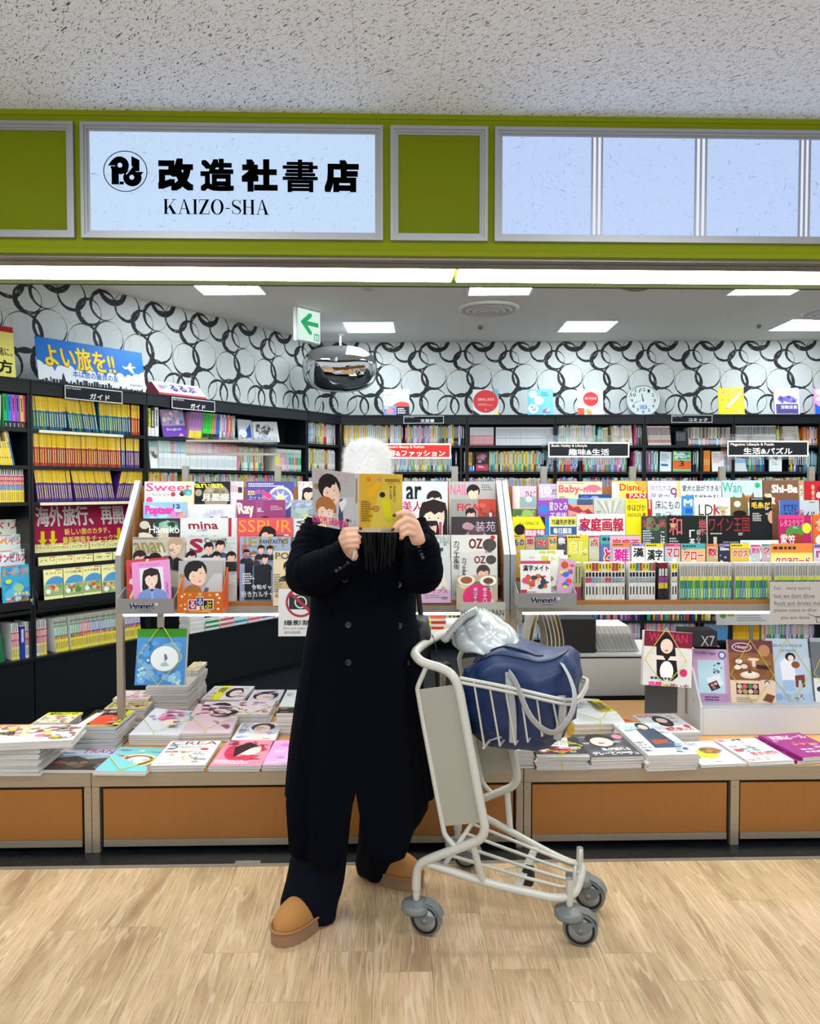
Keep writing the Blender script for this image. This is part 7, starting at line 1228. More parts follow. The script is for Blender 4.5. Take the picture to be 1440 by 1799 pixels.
# ---- grey display stand on the right
p0 = hit(FF, 1232, 1298, .40); zt_ = hit(FF, 1300, 1242, .40).z; x1_ = 2.45
t = thing('display_stand', 'light grey metal stand with raised shelf and slanting side wall on the right plinth', 'display stand', FF @ Matrix.Translation((p0.x, .40, 0)))
link('front_panel', rbox(0, 0, ZP+.001, x1_-p0.x, .012, zt_-.001, .002).mesh('front_panel', GREYM), WORLD, t)
link('shelf', rbox(0, 0, zt_-.004, x1_-p0.x, .16, zt_+.004, .002).mesh('shelf', plain('pale_grey_shelf', 'c9ccd0', .3)), WORLD, t)
link('side_panel', MB().prism([(.0, ZP+.001), (.45, ZP+.001), (.45, .74), (.16, .70), (.0, zt_)], -.012, -.001, plane='YZ').mesh('side_panel', GREYM), WORLD, t)
link('back_panel', MB().box(0, .40, ZP+.001, x1_-p0.x, .41, .60).mesh('back_panel', GREYM), WORLD, t)
ZS = zt_+.0046
fm = lambda *a, **k: fmag(*a, **k)
def stood(px0, px1, pyt, y, A, label, lean=-14, roll=2, th=.012, band=None, cat='magazine'):
    p = hit(FF, px0, 1200, y); q = hit(FF, px1, 1200, y); y2 = y+.26*math.sin(R(-lean)); tz = hit(FF, px0, pyt, y2).z
    A.w = q.x-p.x; A.h = (tz-ZS)/math.cos(R(lean)); A.H = A.h/A.w; A2 = A.fn(A)
    o = link('magazine', mag_me(A2, th, lay=3), at(FF, p.x, y, ZS, 0, lean, roll)); tag(o, label, cat)
    if band is not None: band_part(o, A.w, A.h, th, band)
    return o
stood(1218, 1281, 1139, .47, AA('c8a0c4', lambda A: A.rect(.14, .3, .88, 1.2, 'bcdce6').text('MOOMIN × kippis', .08, .07, .66, .18, '2a3a8a', .01).ell(.84, .16, .11, .11, '4a5a9a').ell(.84, .16, .07, .07, 'd8e0f0').poly([(.35, .8), (.72, .68), (.85, .95), (.5, 1.1)], 'e8ecf0').poly([(.4, .95), (.65, .85), (.75, 1.05), (.5, 1.15)], '3a2a30').ell(.52, .98, .05, .04, 'c88a8a').ell(.62, .94, .05, .04, 'e0a8a0').ell(.57, 1.05, .05, .04, 'a86a6a').blobs(.55, .35, .85, .75, 14, ['2a3438', '3a4a44'], .04, 3).rect(.12, 1.22, .95, 1.5, 'b890b8').lines(.3, 1.28, .95, 1.42, 2, '3a2a5a')), 'lilac-framed magazine with a blue picture and a make-up palette, on the grey stand', roll=2)
stood(1283, 1362, 1124, .455, AA('e8cdb0', lambda A: A.rect(0, 0, 1, .3, '6a3a44').rect(0, .28, 1, .88, '8a5a34').blobs(0, .3, 1, .86, 18, ['946238', '80502c', '9a6a40'], .3, 4).ell(.3, .16, .22, .1, 'e8dcd8').ell(.3, .16, .2, .085, '6a3044').text('Häagen', .16, .12, .44, .2, 'e8dcd8', .01).ell(.8, .22, .13, .13, 'b88a5c').ell(.45, .76, .22, .08, 'e0d4c0').ell(.45, .74, .14, .05, 'f0e8d8').poly([(.4, .72), (.45, .64), (.5, .72)], '5a3020').ell(.22, .47, .08, .05, 'e8e4e0').ell(.18, .6, .08, .05, 'e8e4e0').ell(.33, .58, .08, .05, 'dcd0d0').ell(.55, .42, .13, .03, 'e8d8c8').poly([(.5, .42), (.6, .42), (.58, .58), (.52, .58)], 'e0d0b8').poly([(.62, .53), (.92, .56), (.9, .64), (.6, .62)], '3a2226').rect(.13, .95, .63, 1.18, '241c1c').ell(.2, 1.01, .055, .05, 'e0c8a8').ell(.32, 1.01, .055, .05, 'd06070').ell(.44, 1.01, .055, .05, '3f8a54').ell(.55, 1.01, .055, .05, 'e09a90').ell(.2, 1.12, .055, .05, 'd8a090').ell(.32, 1.12, .055, .05, 'b89a80').ell(.44, 1.12, .055, .05, 'e8c8a8').ell(.55, 1.12, .055, .05, '9a6a5c').rect(.68, .86, .96, 1.02, 'd8ccc0').ell(.82, .92, .06, .05, '2a2024').ell(.82, .94, .045, .045, 'f0d8c8').poly([(.7, 1.3), (.8, 1.15), (.98, 1.2), (.9, 1.35)], '7a4a30').lines(.12, 1.24, .6, 1.36, 3, 'a89080')), 'brown and cream magazine with desserts and an eyeshadow palette, on the grey stand', roll=2, band=1, th=.02)
stood(1352, 1427, 1122, .47, AA('b9cde0', lambda A: A.text('GELATO PIQUE', .12, .13, .86, .2, '3a5a80', .01).text('CAT&DOG', .32, .25, .7, .3, '3a5a80', .005).poly([(.32, 1.1), (.3, .55), (.4, .45), (.6, .5), (.64, .8), (.6, 1.15)], 'e6ecf2').ell(.55, .42, .12, .1, '221c22').ell(.56, .45, .07, .07, 'f0d4c4').ell(.66, .6, .1, .08, '8a5030').poly([(.62, .85), (.85, .82), (.84, 1.1), (.78, 1.12), (.76, .95), (.7, .95), (.68, 1.12), (.62, 1.1)], '7a4028').rect(.32, .95, .6, 1.2, 'a0bede').rect(0, 1.24, 1, 1.5, 'a8c4e0').ell(.2, 1.34, .1, .08, '8aaed0').ell(.4, 1.34, .1, .08, '9ab8d8').blobs(.55, 1.26, .85, 1.44, 10, ['8a6a7a', 'd8c0a0', '6a8ab0'], .06, 3)), 'pale blue magazine with a white-fleeced person and brown poodle on the grey stand', roll=1, band=1, th=.018)
stood(1431, 1500, 1121, .46, AA('6a7078', lambda A: A.rect(0, 1.0, 1, 1.6, 'e0e4e4').blobs(0, 1.05, 1, 1.4, 6, ['333a3a', '556'], .12, 3).rect(0, 0, 1, .1, '9aa')), 'dark grey magazine on the stand, cut by the right edge', roll=1, band=1)
# pamphlet bundle on the steel arm, black case behind
o = fmag(1127, 1212, 1107, 1203, .28, AA('dfdcd8', lambda A: A.rect(0, 0, 1, .32, '7a1830').text('WOMAN', .1, .04, .9, .22, 'b8345a', .01).poly([(.28, .9), (.25, .2), (.45, .02), (.62, .15), (.72, .9), (.6, 1), (.4, 1)], '1c1618').ell(.47, .3, .13, .15, 'f2d4c4').ell(.47, .39, .04, .015, 'c83a4a').poly([(.05, .48), (.4, .5), (.45, .58), (.1, .58)], 'f0dcd0').poly([(.95, .48), (.55, .5), (.5, .58), (.85, .58)], 'f0dcd0').ell(.48, .8, .14, .2, 'f0f0f0').text('時間', .12, 1.02, .38, 1.2, 'e03a8a', .03).text('の使い方', .42, 1.04, .95, 1.2, '9a4a4a', .02).lines(.15, .92, .95, 1.0, 1, '444').ell(.83, .82, .08, .08, 'd8306a')), 'white magazine with a long-haired woman making an arm heart, held on a steel arm', th=.03, lean=-8, roll=4)
band_part(o, .20, .26, .03, 1)
p = hit(FF, 1135, 1204, .33); q = hit(FF, 1192, 1256, .33)
o = link('smoky_panel', MB().box(0, 0, 0, q.x-p.x, .004, p.z-q.z).mesh('smoky_panel', plain('smoky_acrylic', '3a3c3e', .1)), at(FF, p.x, .36, q.z)); tag(o, 'smoky dark acrylic support panel under the arm-heart magazine', 'support')
t = thing('black_case', 'black carton with thin grey lettering behind the arm-heart magazine', 'carton', at(FF, hit(FF, 1198, 1136, .46).x, .46, hit(FF, 1198, 1136, .46).z, -4))
w_ = hit(FF, 1256, 1136, .46).x-hit(FF, 1198, 1136, .46).x
A = Art(w_, .075, '26262a'); H_ = A.H; A.text('X7', .52, H_*.3, .92, H_*.95, 'a8a8a8')
mb = MB().box(0, 0, 0, w_, .12, .075, '1d1d20'); A.put(mb, Matrix.Identity(4), 0, .0001); link('body', mb.mesh('body', GLOSS), WORLD, t)
link('stand_arm', MB().box(-.06, .02, -.004, w_+.02, .10, -.001).box(w_*.3, .10, -.35, w_*.3+.02, .115, .0).mesh('stand_arm', STEELP), WORLD, t)
# ---- grey cabinet behind the plinth, its contents
yc = 1.12; a = hit(FF, 978, 1200, yc); b_ = hit(FF, 1236, 1200, yc)
t = thing('drawer_cabinet', 'long light grey metal drawer cabinet standing behind the right plinth', 'cabinet', FF @ Matrix.Translation((a.x, yc, 0))); W_ = b_.x-a.x; zt2 = hit(FF, 1050, 1150, yc).z
link('carcass', MB().box(0, .012, .002, W_, .4, zt2-.012).mesh('carcass', BLACKD), WORLD, t)
link('top', rbox(-.004, -.006, zt2-.012, W_+.004, .41, zt2, .003).mesh('top', GREYM), WORLD, t)
link('drawer', rbox(.0, 0, zt2-.235, W_, .011, zt2-.022, .003).mesh('drawer', GREYM), WORLD, t)
link('drawer', rbox(.0, 0, .02, W_, .011, zt2-.30, .003).mesh('drawer', GREYM), WORLD, t)
def loose(px0, px1, n, hh, z, y, lean, c1, label, grp, wd=.006, tilt=0, name='leaflet', dd=.2):
    a = hit(FF, px0, 1120, y).x; b_ = hit(FF, px1, 1120, y).x
    me = book_me('lf'+c1+str(hh), wd, hh, dd, c1, [(0, .7, 'a9abac'), (.7, 1, 'd9dbdb')], [(.2, .8, .1, .6, '8f9294')], name)
    for i in range(n): o = link(name, me, at(FF, a+(b_-a)*i/n, y+.002*(i % 3), z+.0006+wd*abs(math.sin(R(lean))), 0, tilt, lean)); tag(o, label, 'booklet', grp)
loose(1048, 1122, 30, .16, zt2, yc+.06, -24, 'e2e4e4', 'thin white booklet leaning in the long row on the grey cabinet', 'white booklets on the grey cabinet', name='booklet')
mb = rbox(0, 0, 0, hit(FF, 1045, 1100, yc+.04).x-hit(FF, 982, 1100, yc+.04).x, .16, hit(FF, 1000, 1088, yc+.04).z-zt2-.001, .003)
o = link('black_box', mb.mesh('black_box', plain('black_board', '0c0c0e', .5)), at(FF, hit(FF, 982, 1100, yc+.04).x, yc+.04, zt2+.0006)); tag(o, 'plain black box standing on the grey cabinet behind the blue bag', 'box')
# hanging leaflets left of it
a = hit(FF, 933, 1070, .9); 
for i in range(7):
    px = 935+i*7; p = hit(FF, px, 1140, .85)
    mb = MB(); mb.grid(lambda u, v: (.018*(v/6)**2*(1.0 if i > 2 else -.3)*2+u*.006, .0+.0*u, .27*(1-v/6)), 2, 7, smooth=True)
    A = None; me = MB()
    pts = [(.03*math.sin(v/6*2.6)*(1 if i > 1 else -1), .27*(1-v/6)) for v in range(7)]
    me.prism([(x, z) for x, z in pts]+[(x+.0045, z) for x, z in reversed(pts)], 0, .19, ['d9d8d2', 'e6d8b0', 'bfc0bc', 'e4e2da'][i % 4])
    o = link('brochure', me.mesh('brochure', PRINT), at(FF, p.x, .84, zt2+.002)); tag(o, '%s curved glossy brochure from the left in the bundle behind the silver pouch' % ordn[i], 'brochure', 'curved brochures behind the pouch')
mb = rbox(0, 0, .0, .30, .2, zt2, .003); o = link('side_cabinet', mb.mesh('side_cabinet', BLACK), at(FF, hit(FF, 925, 1140, .83).x-.03, .99+.14, 0)) ; tag(o, 'small black cabinet carrying the curved brochures, behind the bags', 'cabinet')
# white poster strip under the right rack
p = hit(FF, 1256, 1098, 1.0); q = hit(FF, 1362, 1069, 1.0); A = Art(q.x-p.x, q.z-p.z+.03, 'dfe2ea'); H_ = A.H; A.lines(.05, .02, .95, H_*.2, 1, '333'); A.ell(.11, H_*.55, .055, .055, '5aa04a'); A.rect(.18, H_*.25, .3, H_*.6, 'b8a03a'); A.lines(.34, H_*.3, .92, H_*.85, 5, 'a0a4b0')
sheet(at(FF, p.x, 1.0, p.z), A, 'white notice strip with a green dot seen under the right rack', 'poster', 'notice', .002)
o = link('notice_stand', MB().box(-.01, 0, 0, .01, .01, p.z+.02).mesh('notice_stand', STEELP), at(FF, p.x+.2, 1.006, 0)); tag(o, 'thin steel upright holding the white notice strip', 'stand')
# ---- low table with book stacks in front of the pastel bookcase
ZL = .45; xa_, xb_ = lx(326, 1100, -.12), X3-.02
t = thing('low_bookcase_base', 'black low table base carrying flat book stacks under the pastel bookcase', 'cabinet', FL @ Matrix.Translation((xa_, -.14, 0)))
W_ = xb_-xa_
link('carcass', MB().box(0, 0, .05, W_, .125, ZL-.015).box(0, .03, 0, W_, .12, .05).mesh('carcass', BLACK), WORLD, t); link('top', MB().box(0, -.008, ZL-.014, W_, .125, ZL).mesh('top', BLACK), WORLD, t)
link('gap', MB().box(W_*.62, -.0015, .05, W_*.62+.006, 0, ZL-.016).mesh('gap', BLACKD), WORLD, t)
FLt = FL @ Matrix.Translation((0, -.135, 0)); r_ = random.Random(9); x = xa_+.02; k = 0
palt = [('e8eaf0', '5a7ab8'), ('dfe4e0', '1f8a4a'), ('e8e0dc', 'c8505a'), ('cfe4ea', '2a9ab8'), ('e8dcd8', 'd85a7a'), ('e4e8ec', '8a6ab0'), ('e8e4d4', 'd8a03a')]
while x < xb_-.13:
    n = 7 if k == 0 else r_.choice((3, 3, 4)); c1, c2 = palt[k % len(palt)] if k else ('e8e8e8', 'd8d8d8')
    for j in range(n):
        mb = MB(); th = .017; mb.box(0, 0, 0, .125, .125, th-.0006, sides=('e8e6e0', c1, c2 if j % 2 else c1, c1, 'e8e6e0', 'e8e6e0'))
        if j == n-1: A = Art(.125, .125, c1); A.blobs(0, 0, 1, 1, 10, [c2, 'f0ece8', 'e8a8b0', 'a8c8e0'], .2, k); A.put(mb, Matrix.Translation((0, 0, th)) @ Matrix.Rotation(R(-90), 4, 'X'), -.0, .0001)
        o = link('book', mb.mesh('book', PRINT), FLt @ Matrix.Translation((x+r_.uniform(-.003, .003), r_.uniform(0, .004), ZL+.0005+j*th))); tag(o, 'flat %s book, %s stack along the low black table' % ({'e8e8e8': 'white'}.get(c1, 'pale'), ordn[k]), 'book', 'flat book stack %s on the low black table' % ordn[k])
    x += .134; k += 1
# red and wine books glimpsed behind the left rack post
for i, c in enumerate(('9a2434', 'b83a4a', 'd8d0d0', '7a2a5a', 'c8a04a')):
    me = book_me('rw%d' % i, .03, .21, .15, c, [(0, 1, c), (.8, 1, 'd8ccd0')], vmarks(r_, .2, .7, 'ccb', .4)); put_book(FL, lx(216)+.036*i, -.0, ZL+.0006, me, -6, 'book', '%s book leaning on the lowest shelf right behind the rack post' % ['wine', 'coral red', 'off-white', 'plum', 'ochre'][i], 'book', None) if False else None
# stacks seen between the coat and the pouch
ty = 1.25; a = hit(FF, 705, 1130, ty); b_ = hit(FF, 800, 1130, ty); ztab = hit(FF, 740, 1112, ty).z
t = thing('white_table', 'white table behind the racks carrying small book stacks, right of the coat', 'table', FF @ Matrix.Translation((a.x-.1, ty, 0))); Wt = b_.x-a.x+.35
link('top', rbox(0, 0, ztab-.03, Wt, .5, ztab, .003).mesh('top', WHITEP), WORLD, t)
for q in ((.01, .01), (Wt-.04, .01), (.01, .46), (Wt-.04, .46)): link('leg', MB().box(q[0], q[1], 0, q[0]+.03, q[1]+.03, ztab-.03).mesh('leg', STEELP), WORLD, t)
for k, (px, n, c) in enumerate(((712, 3, 'd8dcc8'), (738, 4, 'e8d84a'), (764, 5, 'd0402c'), (786, 3, 'e0e0e0'))):
    p = hit(FF, px, 1110, ty+.02)
    for j in range(n):
        mb = MB(); mb.box(0, 0, 0, .085, .13, .0155, sides=('e8e6e0', c, c if j % 2 else 'e8e8e4', c, 'e8e6e0', 'e8e6e0')); o = link('book', mb.mesh('book', PRINT), at(FF, p.x-.03+.003*(j % 2), ty+.02, ztab+.0006+j*.016)); tag(o, 'flat book, %s small stack on the white table by the coat' % ordn[k], 'book', 'small stack %s on the white table' % ordn[k])
# ============================================================ luggage cart
WHT = plain('cream_painted_steel', 'bcbab0', .3, .0, coat=.3); CGR = plain('caster_grey', '6f7371', .4); CGR2 = plain('caster_light_grey', '9a9c9b', .35); RUB = plain('tyre_black', '17181a', .6)
CT = frame(.126, 2.715, -20.8)
def cp(px, py, y): p = hit(CT, px, py, y); return Vector((p.x, y, p.z))
t = thing('luggage_cart', 'cream tubular airport luggage cart with basket and grey casters, right of the person', 'luggage cart', CT)
def tb(name, pts, r, n=10, **k): return link(name, MB().tube(pts, r, n, **k).mesh(name, WHT), WORLD, t)
def smooth_path(P, it=2):
    for _ in range(it):
        Q = [P[0]]
        for a, b in zip(P, P[1:]): Q += [a.lerp(b, .25), a.lerp(b, .75)]
        P = Q+[P[-1]]
    return P
mir_ = lambda v: Vector((v.x, -v.y, v.z))
HY = .235
near = [cp(px, py, -HY) for px, py in ((750, 1167), (772, 1173), (791, 1183), (803, 1203), (812, 1250), (845, 1430), (851, 1456), (843, 1474), (826, 1482), (790, 1495), (755, 1508), (733, 1519), (729.5, 1540), (729.5, 1562))]
hc = cp(722, 1143, -HY+.03); hd = cp(735, 1161, -HY)
full = list(reversed(near))+[hd, hc, mir_(hc), mir_(hd)]+[mir_(v) for v in near]
tb('main_frame', smooth_path(full), .0155, 12)
inner = [cp(px, py, -HY) for px, py in ((747, 1172), (733, 1203), (731, 1213), (777, 1458), (781, 1469), (799, 1489))]
for f in (lambda v: v, mir_): tb('side_tube', smooth_path([f(v) for v in inner], 1), .0085)
for sgn in (1, -1):
    q = [cp(px, py, -HY) for px, py in ((736, 1211), (797, 1203), (842, 1445), (778, 1451))]
    q = [Vector((v.x, v.y*sgn, v.z)) for v in q]; mb = MB(); o_ = Vector((0, .0015, 0)); mb.add([v-o_ for v in q]+[v+o_ for v in q], [(0, 1, 2, 3), (7, 6, 5, 4), (0, 4, 5, 1), (1, 5, 6, 2), (2, 6, 7, 3), (3, 7, 4, 0)])
    link('side_panel', mb.mesh('side_panel', plain('cart_panel', '9b988b', .4)), WORLD, t)
base = [cp(750, 1517, -.234), cp(849, 1550, -.195), cp(930, 1569, -.15), cp(975, 1579, -.13), cp(1000, 1574, -.11)]
bfull = base+[base[-1]+Vector((.016, .03, .004)), mir_(base[-1]+Vector((.016, .03, .004)))]+[mir_(v) for v in reversed(base)]
tb('base_frame', smooth_path(bfull), .0135, 12)
for sgn in (1, -1):
    a = cp(829, 1484, -HY); b_ = cp(846, 1549, -.197); tb('strut', [Vector((a.x, a.y*sgn, a.z)), Vector((b_.x, b_.y*sgn, b_.z))], .0115)
rb = base[0].lerp(base[1], .25); fz = base[-1]
tb('rear_crossbar', [Vector((rb.x, -abs(rb.y), rb.z)), Vector((rb.x, abs(rb.y), rb.z))], .009)
for y in (-.105, -.037, .037, .105):
    tb('rack_rod', smooth_path([Vector((rb.x, y*1.25, rb.z)), Vector((fz.x-.05, y*.85, fz.z+.012)), Vector((fz.x+.008, y*.75, fz.z+.014))], 1), .006, 8)
for y in (-.06, .06):
    x = fz.x+.004; tb('front_hoop', smooth_path([Vector((x, y-.016, fz.z)), Vector((x+.004, y-.016, fz.z+.075)), Vector((x+.004, y+.016, fz.z+.075)), Vector((x, y+.016, fz.z))], 2), .0055, 8)
m_ = base[2]; x = m_.x-.045
link('flat_bar', MB().box(x-.013, -.155, m_.z+.006, x+.013, .16, m_.z+.011).mesh('flat_bar', WHT), WORLD, t)
link('latch', rbox(x-.005, -.05, m_.z-.035, x+.03, -.005, m_.z+.022, .004).mesh('latch', RUB), WORLD, t)
tb('latch_wire', smooth_path([Vector((x, -.035, m_.z)), Vector((x-.08, -.05, m_.z-.02)), Vector((x-.1, .01, m_.z-.02)), Vector((x, .02, m_.z))], 1), .0028, 6)
# basket
rim = [cp(806, 1191, -HY+.006), cp(900, 1209, -.205), cp(980, 1228, -.165), cp(1002, 1230, -.15)]
rf = rim+[rim[-1]+Vector((.018, .03, .0)), mir_(rim[-1]+Vector((.018, .03, .0)))]+[mir_(v) for v in reversed(rim)]
for dz in (0, -.014): tb('basket_rim', smooth_path([v+Vector((0, 0, dz)) for v in rf]), .0062, 8)
bot = [cp(849, 1312, -.19), cp(876, 1310, -.18), cp(903, 1308, -.172), cp(925, 1303, -.165), cp(950, 1293, -.157), cp(979, 1281, -.145), cp(990, 1276, -.14)]
tops = [(830, 1195), (857, 1200), (885, 1206), (912, 1212), (940, 1219), (968, 1226), (990, 1229)]
for (px, py), b_ in zip(tops, bot):
    a = cp(px, py, -.235+(px-806)/200*.08)
    for sgn in (1, -1): tb('basket_wire', [Vector((a.x, a.y*sgn, a.z)), Vector((b_.x, b_.y*sgn, b_.z))], .0036, 6)
    tb('basket_wire', [b_, mir_(b_)], .0036, 6)
for k in range(-2, 3): tb('basket_wire', smooth_path([Vector((rim[-1].x+.02, k*.05, rim[-1].z)), Vector((bot[-1].x+.01, k*.05, bot[-1].z+.02)), Vector((bot[0].x, k*.06, bot[0].z))], 1), .0036, 6)
tb('basket_back', [Vector((bot[0].x, -.2, bot[0].z)), Vector((bot[0].x, .2, bot[0].z))], .005, 6)
def caster(a, y, zt, ang, r=.056):
    c_, s_ = math.cos(R(ang)), math.sin(R(ang)); ox, oy = .035*c_, .035*s_
    mb = MB(); mb.lathe([(.013, zt), (.045, zt-.010)], 26); mb.lathe([(.045, zt-.010), (.050, zt-.014), (.050, zt-.03)], 26); mb.lathe([(.050, zt-.03), (.046, zt-.036), (0, zt-.036)], 26)
    M0 = Matrix.Translation((a, y, 0)); o = link('caster', mb.mesh('caster', CGR), M0, t)
    link('stem', MB().lathe([(.011, zt), (.0125, zt+.02), (.011, zt+.03), (.0125, zt+.05), (.0115, zt+.09)], 14).mesh('stem', WHT), WORLD, o)
    MW = Matrix.Translation((ox, oy, r)) @ Matrix.Rotation(R(ang), 4, 'Z')
    mb = MB(); mb.lathe([(r*.74, -.015), (r*.93, -.0165), (r, -.010), (r, .010), (r*.93, .0165), (r*.74, .015)], 28, axis='Y'); link('tyre', mb.mesh('tyre', CGR), MW, o)
    mb = MB(); mb.lathe([(r*.68, -.0145), (r*.84, -.0172), (r*.84, .0172), (r*.68, .0145)], 28, axis='Y'); link('tyre_ring', mb.mesh('tyre_ring', RUB), MW, o)
    mb = MB(); mb.lathe([(0, -.016), (r*.68, -.0155), (r*.70, 0), (r*.68, .0155), (0, .016)], 24, axis='Y'); link('hub', mb.mesh('hub', CGR2), MW, o)
    mb = MB()
    for k in (-1, 1):
        P_ = [(-.045-.0, zt-.038-r), (.03, zt-.038-r), (.045, .03), (.03, .0), (.008, -.014), (-.008, -.012)]
        y0 = k*.021; mb.prism(P_ if k > 0 else P_, y0-.002, y0+.002)
    arc = [(r*1.1*math.cos(R(q)), r*1.1*math.sin(R(q))) for q in (15, 40, 65, 90)]; vs = []
    for (x_, z_) in arc: vs += [(x_, -.021, z_), (x_, .021, z_)]
    mb.add(vs, [(2*i, 2*i+1, 2*i+3, 2*i+2) for i in range(3)], smooth=True); mb.lathe([(0, -.028), (.009, -.027), (.009, .027), (0, .028)], 10, axis='Y')
    link('fork', mb.mesh('fork', CGR), MW, o)
e_ = near[-1]
caster(e_.x, -HY, e_.z-.035, 0, .055); caster(e_.x, HY, e_.z-.035, 0, .055)
caster(base[-1].x-.002, -.115, base[-1].z-.03, 8); caster(base[-1].x-.002, .115, base[-1].z-.03, -5)
# ============================================================ blue bag in the basket
NAVY = plain('navy_nylon', '142c58', .42, bump=.25, bscale=30); NAVYD = plain('navy_piping', '0a1124', .5); WEB = plain('grey_webbing', 'a9aaab', .7, bump=.3, bscale=400)
c0 = cp(905, 1220, 0)
t2 = thing('duffel_bag', 'navy blue nylon duffel bag with light grey webbing handles, in the cart basket', 'bag', CT @ Matrix.Translation((c0.x+.012, 0, c0.z)))
def duf(i, j, nu=56, nv=30, k=1.0):
    th = 2*math.pi*i/nu; ph = -math.pi/2+math.pi*j/(nv-1); ex = .55
    f = lambda v, e: math.copysign(abs(v)**e, v)
    x = f(math.cos(ph), .5)*f(math.cos(th), ex); y = f(math.cos(ph), .5)*f(math.sin(th), ex); z = f(math.sin(ph), .6)
    X = .195*x; Y = .148*y; Z = .175*z
    Z += .035*(x*.8) * (z > 0)*z + (.018*math.cos(x*5+1) if z > .2 else 0)*z; X += .02*z*(x > 0)
    wr = (.006*math.sin(9*x+4*z+3*math.sin(5*y))+.004*math.sin(17*z-6*x+5*y)+.0035*math.sin(23*x+11*z))*(1 if abs(z) < .75 else .3)
    if z < -.3: X *= 1-.25*(-z-.3); Y *= 1-.1*(-z-.3)
    n = Vector((x, y, z)).normalized(); return (X+n.x*wr*k, Y+n.y*wr*k-.006*z, Z+n.z*wr*k)
mb = MB(); mb.grid(duf, 56, 30, cu=True); link('body', mb.mesh('body', NAVY), WORLD, t2)
def seam(fn, n=40, r=.0022, mat=NAVYD, nm='seam'): link(nm, MB().tube([fn(q/(n-1)) for q in range(n)], r, 6).mesh(nm, mat), WORLD, t2)
seam(lambda q: Vector(duf(28+28*q, 23))*1.008); seam(lambda q: Vector(duf(35, int(2+26*q)))*1.008, 27)
seam(lambda q: Vector(duf(36+11*q, 26)) *1.006, 24, .003, NAVYD, 'zip')
def strap(P, nm='strap', w_=11): link(nm, MB().tube(smooth_path([Vector(p) for p in P], 2), .0012, 8, flat=w_).mesh(nm, WEB), WORLD, t2)
def onb(px, py, y): v = cp(px, py, y); return (v.x-c0.x-.012, y, v.z-c0.z)
strap([onb(892, 1181, -.165), onb(893, 1210, -.17), onb(899, 1250, -.165), onb(899, 1305, -.15)]); strap([onb(984, 1222, -.16), onb(988, 1250, -.155), onb(976, 1300, -.12)])
strap([onb(891, 1182, -.17), onb(905, 1200, -.205), onb(925, 1255, -.235), onb(950, 1282, -.24), onb(975, 1290, -.235), onb(1000, 1262, -.22), onb(1010, 1225, -.19), onb(1000, 1190, -.15), onb(985, 1165, -.12)], 'handle', 13)
# ============================================================ silver quilted pouch
SILV = plain('silver_quilt', 'c4cac9', .3, .25, bump=.2, bscale=60)
c1 = cp(850, 1137, .02)
t3 = thing('drawstring_pouch', 'silver quilted drawstring pouch lying on top of the navy bag', 'pouch', CT @ Matrix.Translation((c1.x, .02, c1.z)) @ Matrix.Rotation(R(4), 4, 'Y'))
def pouch(i, j, nu=110, nv=44):
    th = 2*math.pi*i/nu; v = j/(nv-1); c_, s_ = math.cos(th), math.sin(th)
    rr = (math.sin(min(1, v*1.28)*math.pi/2))**.85 if v < .78 else 1-.75*((v-.78)/.22)**2
    z = .142*(1-v/.78)**.9 if v < .78 else -.02*((v-.78)/.22)
    cx = -.022+.03*v; X = cx+.128*rr*c_*(1.0 if c_ > 0 else .92); Y = .105*rr*s_
    qx = th*3+v*7; qy = th*3-v*7; pin = (abs(math.sin(qx))**.4*abs(math.sin(qy))**.4)
    d = .0095*pin*min(1, v*3)-.004; return (X+d*c_, Y+d*s_, z+d*.5+.003*math.sin(7*th+9*v))
mb = MB(); mb.grid(pouch, 110, 44, cu=True); link('body', mb.mesh('body', SILV), WORLD, t3)
mb = MB(); P_ = [(-.02-.11*q, -.06+.0*q, .142-.125*q+.02*math.sin(q*3)) for q in [k/30 for k in range(31)]]
mb.tube(P_, [.009+.006*abs(math.sin(k*1.7)) for k in range(31)], 10); mb.tube([(x-.012, y+.02, z-.01) for x, y, z in P_], [.008+.006*abs(math.sin(k*1.3+1)) for k in range(31)], 10); link('gathered_hem', mb.mesh('gathered_hem', SILV), WORLD, t3)
# small tumbler hooked on the handle bar
c2 = cp(776, 1190, -.02)
t4 = thing('tumbler', 'small silver tumbler with black lid hanging by the cart handle', 'tumbler', CT @ Matrix.Translation((c2.x, -.02, c2.z)))
link('body', MB().lathe([(0, -.055), (.024, -.055), (.027, -.03), (.03, .03), (.029, .034), (0, .034)], 20).mesh('body', plain('tumbler_silver', 'a8a8a2', .25, .9, bump=.8, bscale=120)), WORLD, t4)
link('lid', MB().lathe([(0, .035), (.03, .035), (.031, .048), (.02, .055), (0, .055)], 20).mesh('lid', RUB), WORLD, t4)
link('cord', MB().tube([(0, 0, .055), (-.02, .0, .08), (hc.x-c2.x+.01, .0, hc.z-c2.z+.018), (hc.x-c2.x-.004, 0, hc.z-c2.z+.018)], .002, 6).mesh('cord', RUB), WORLD, t4)
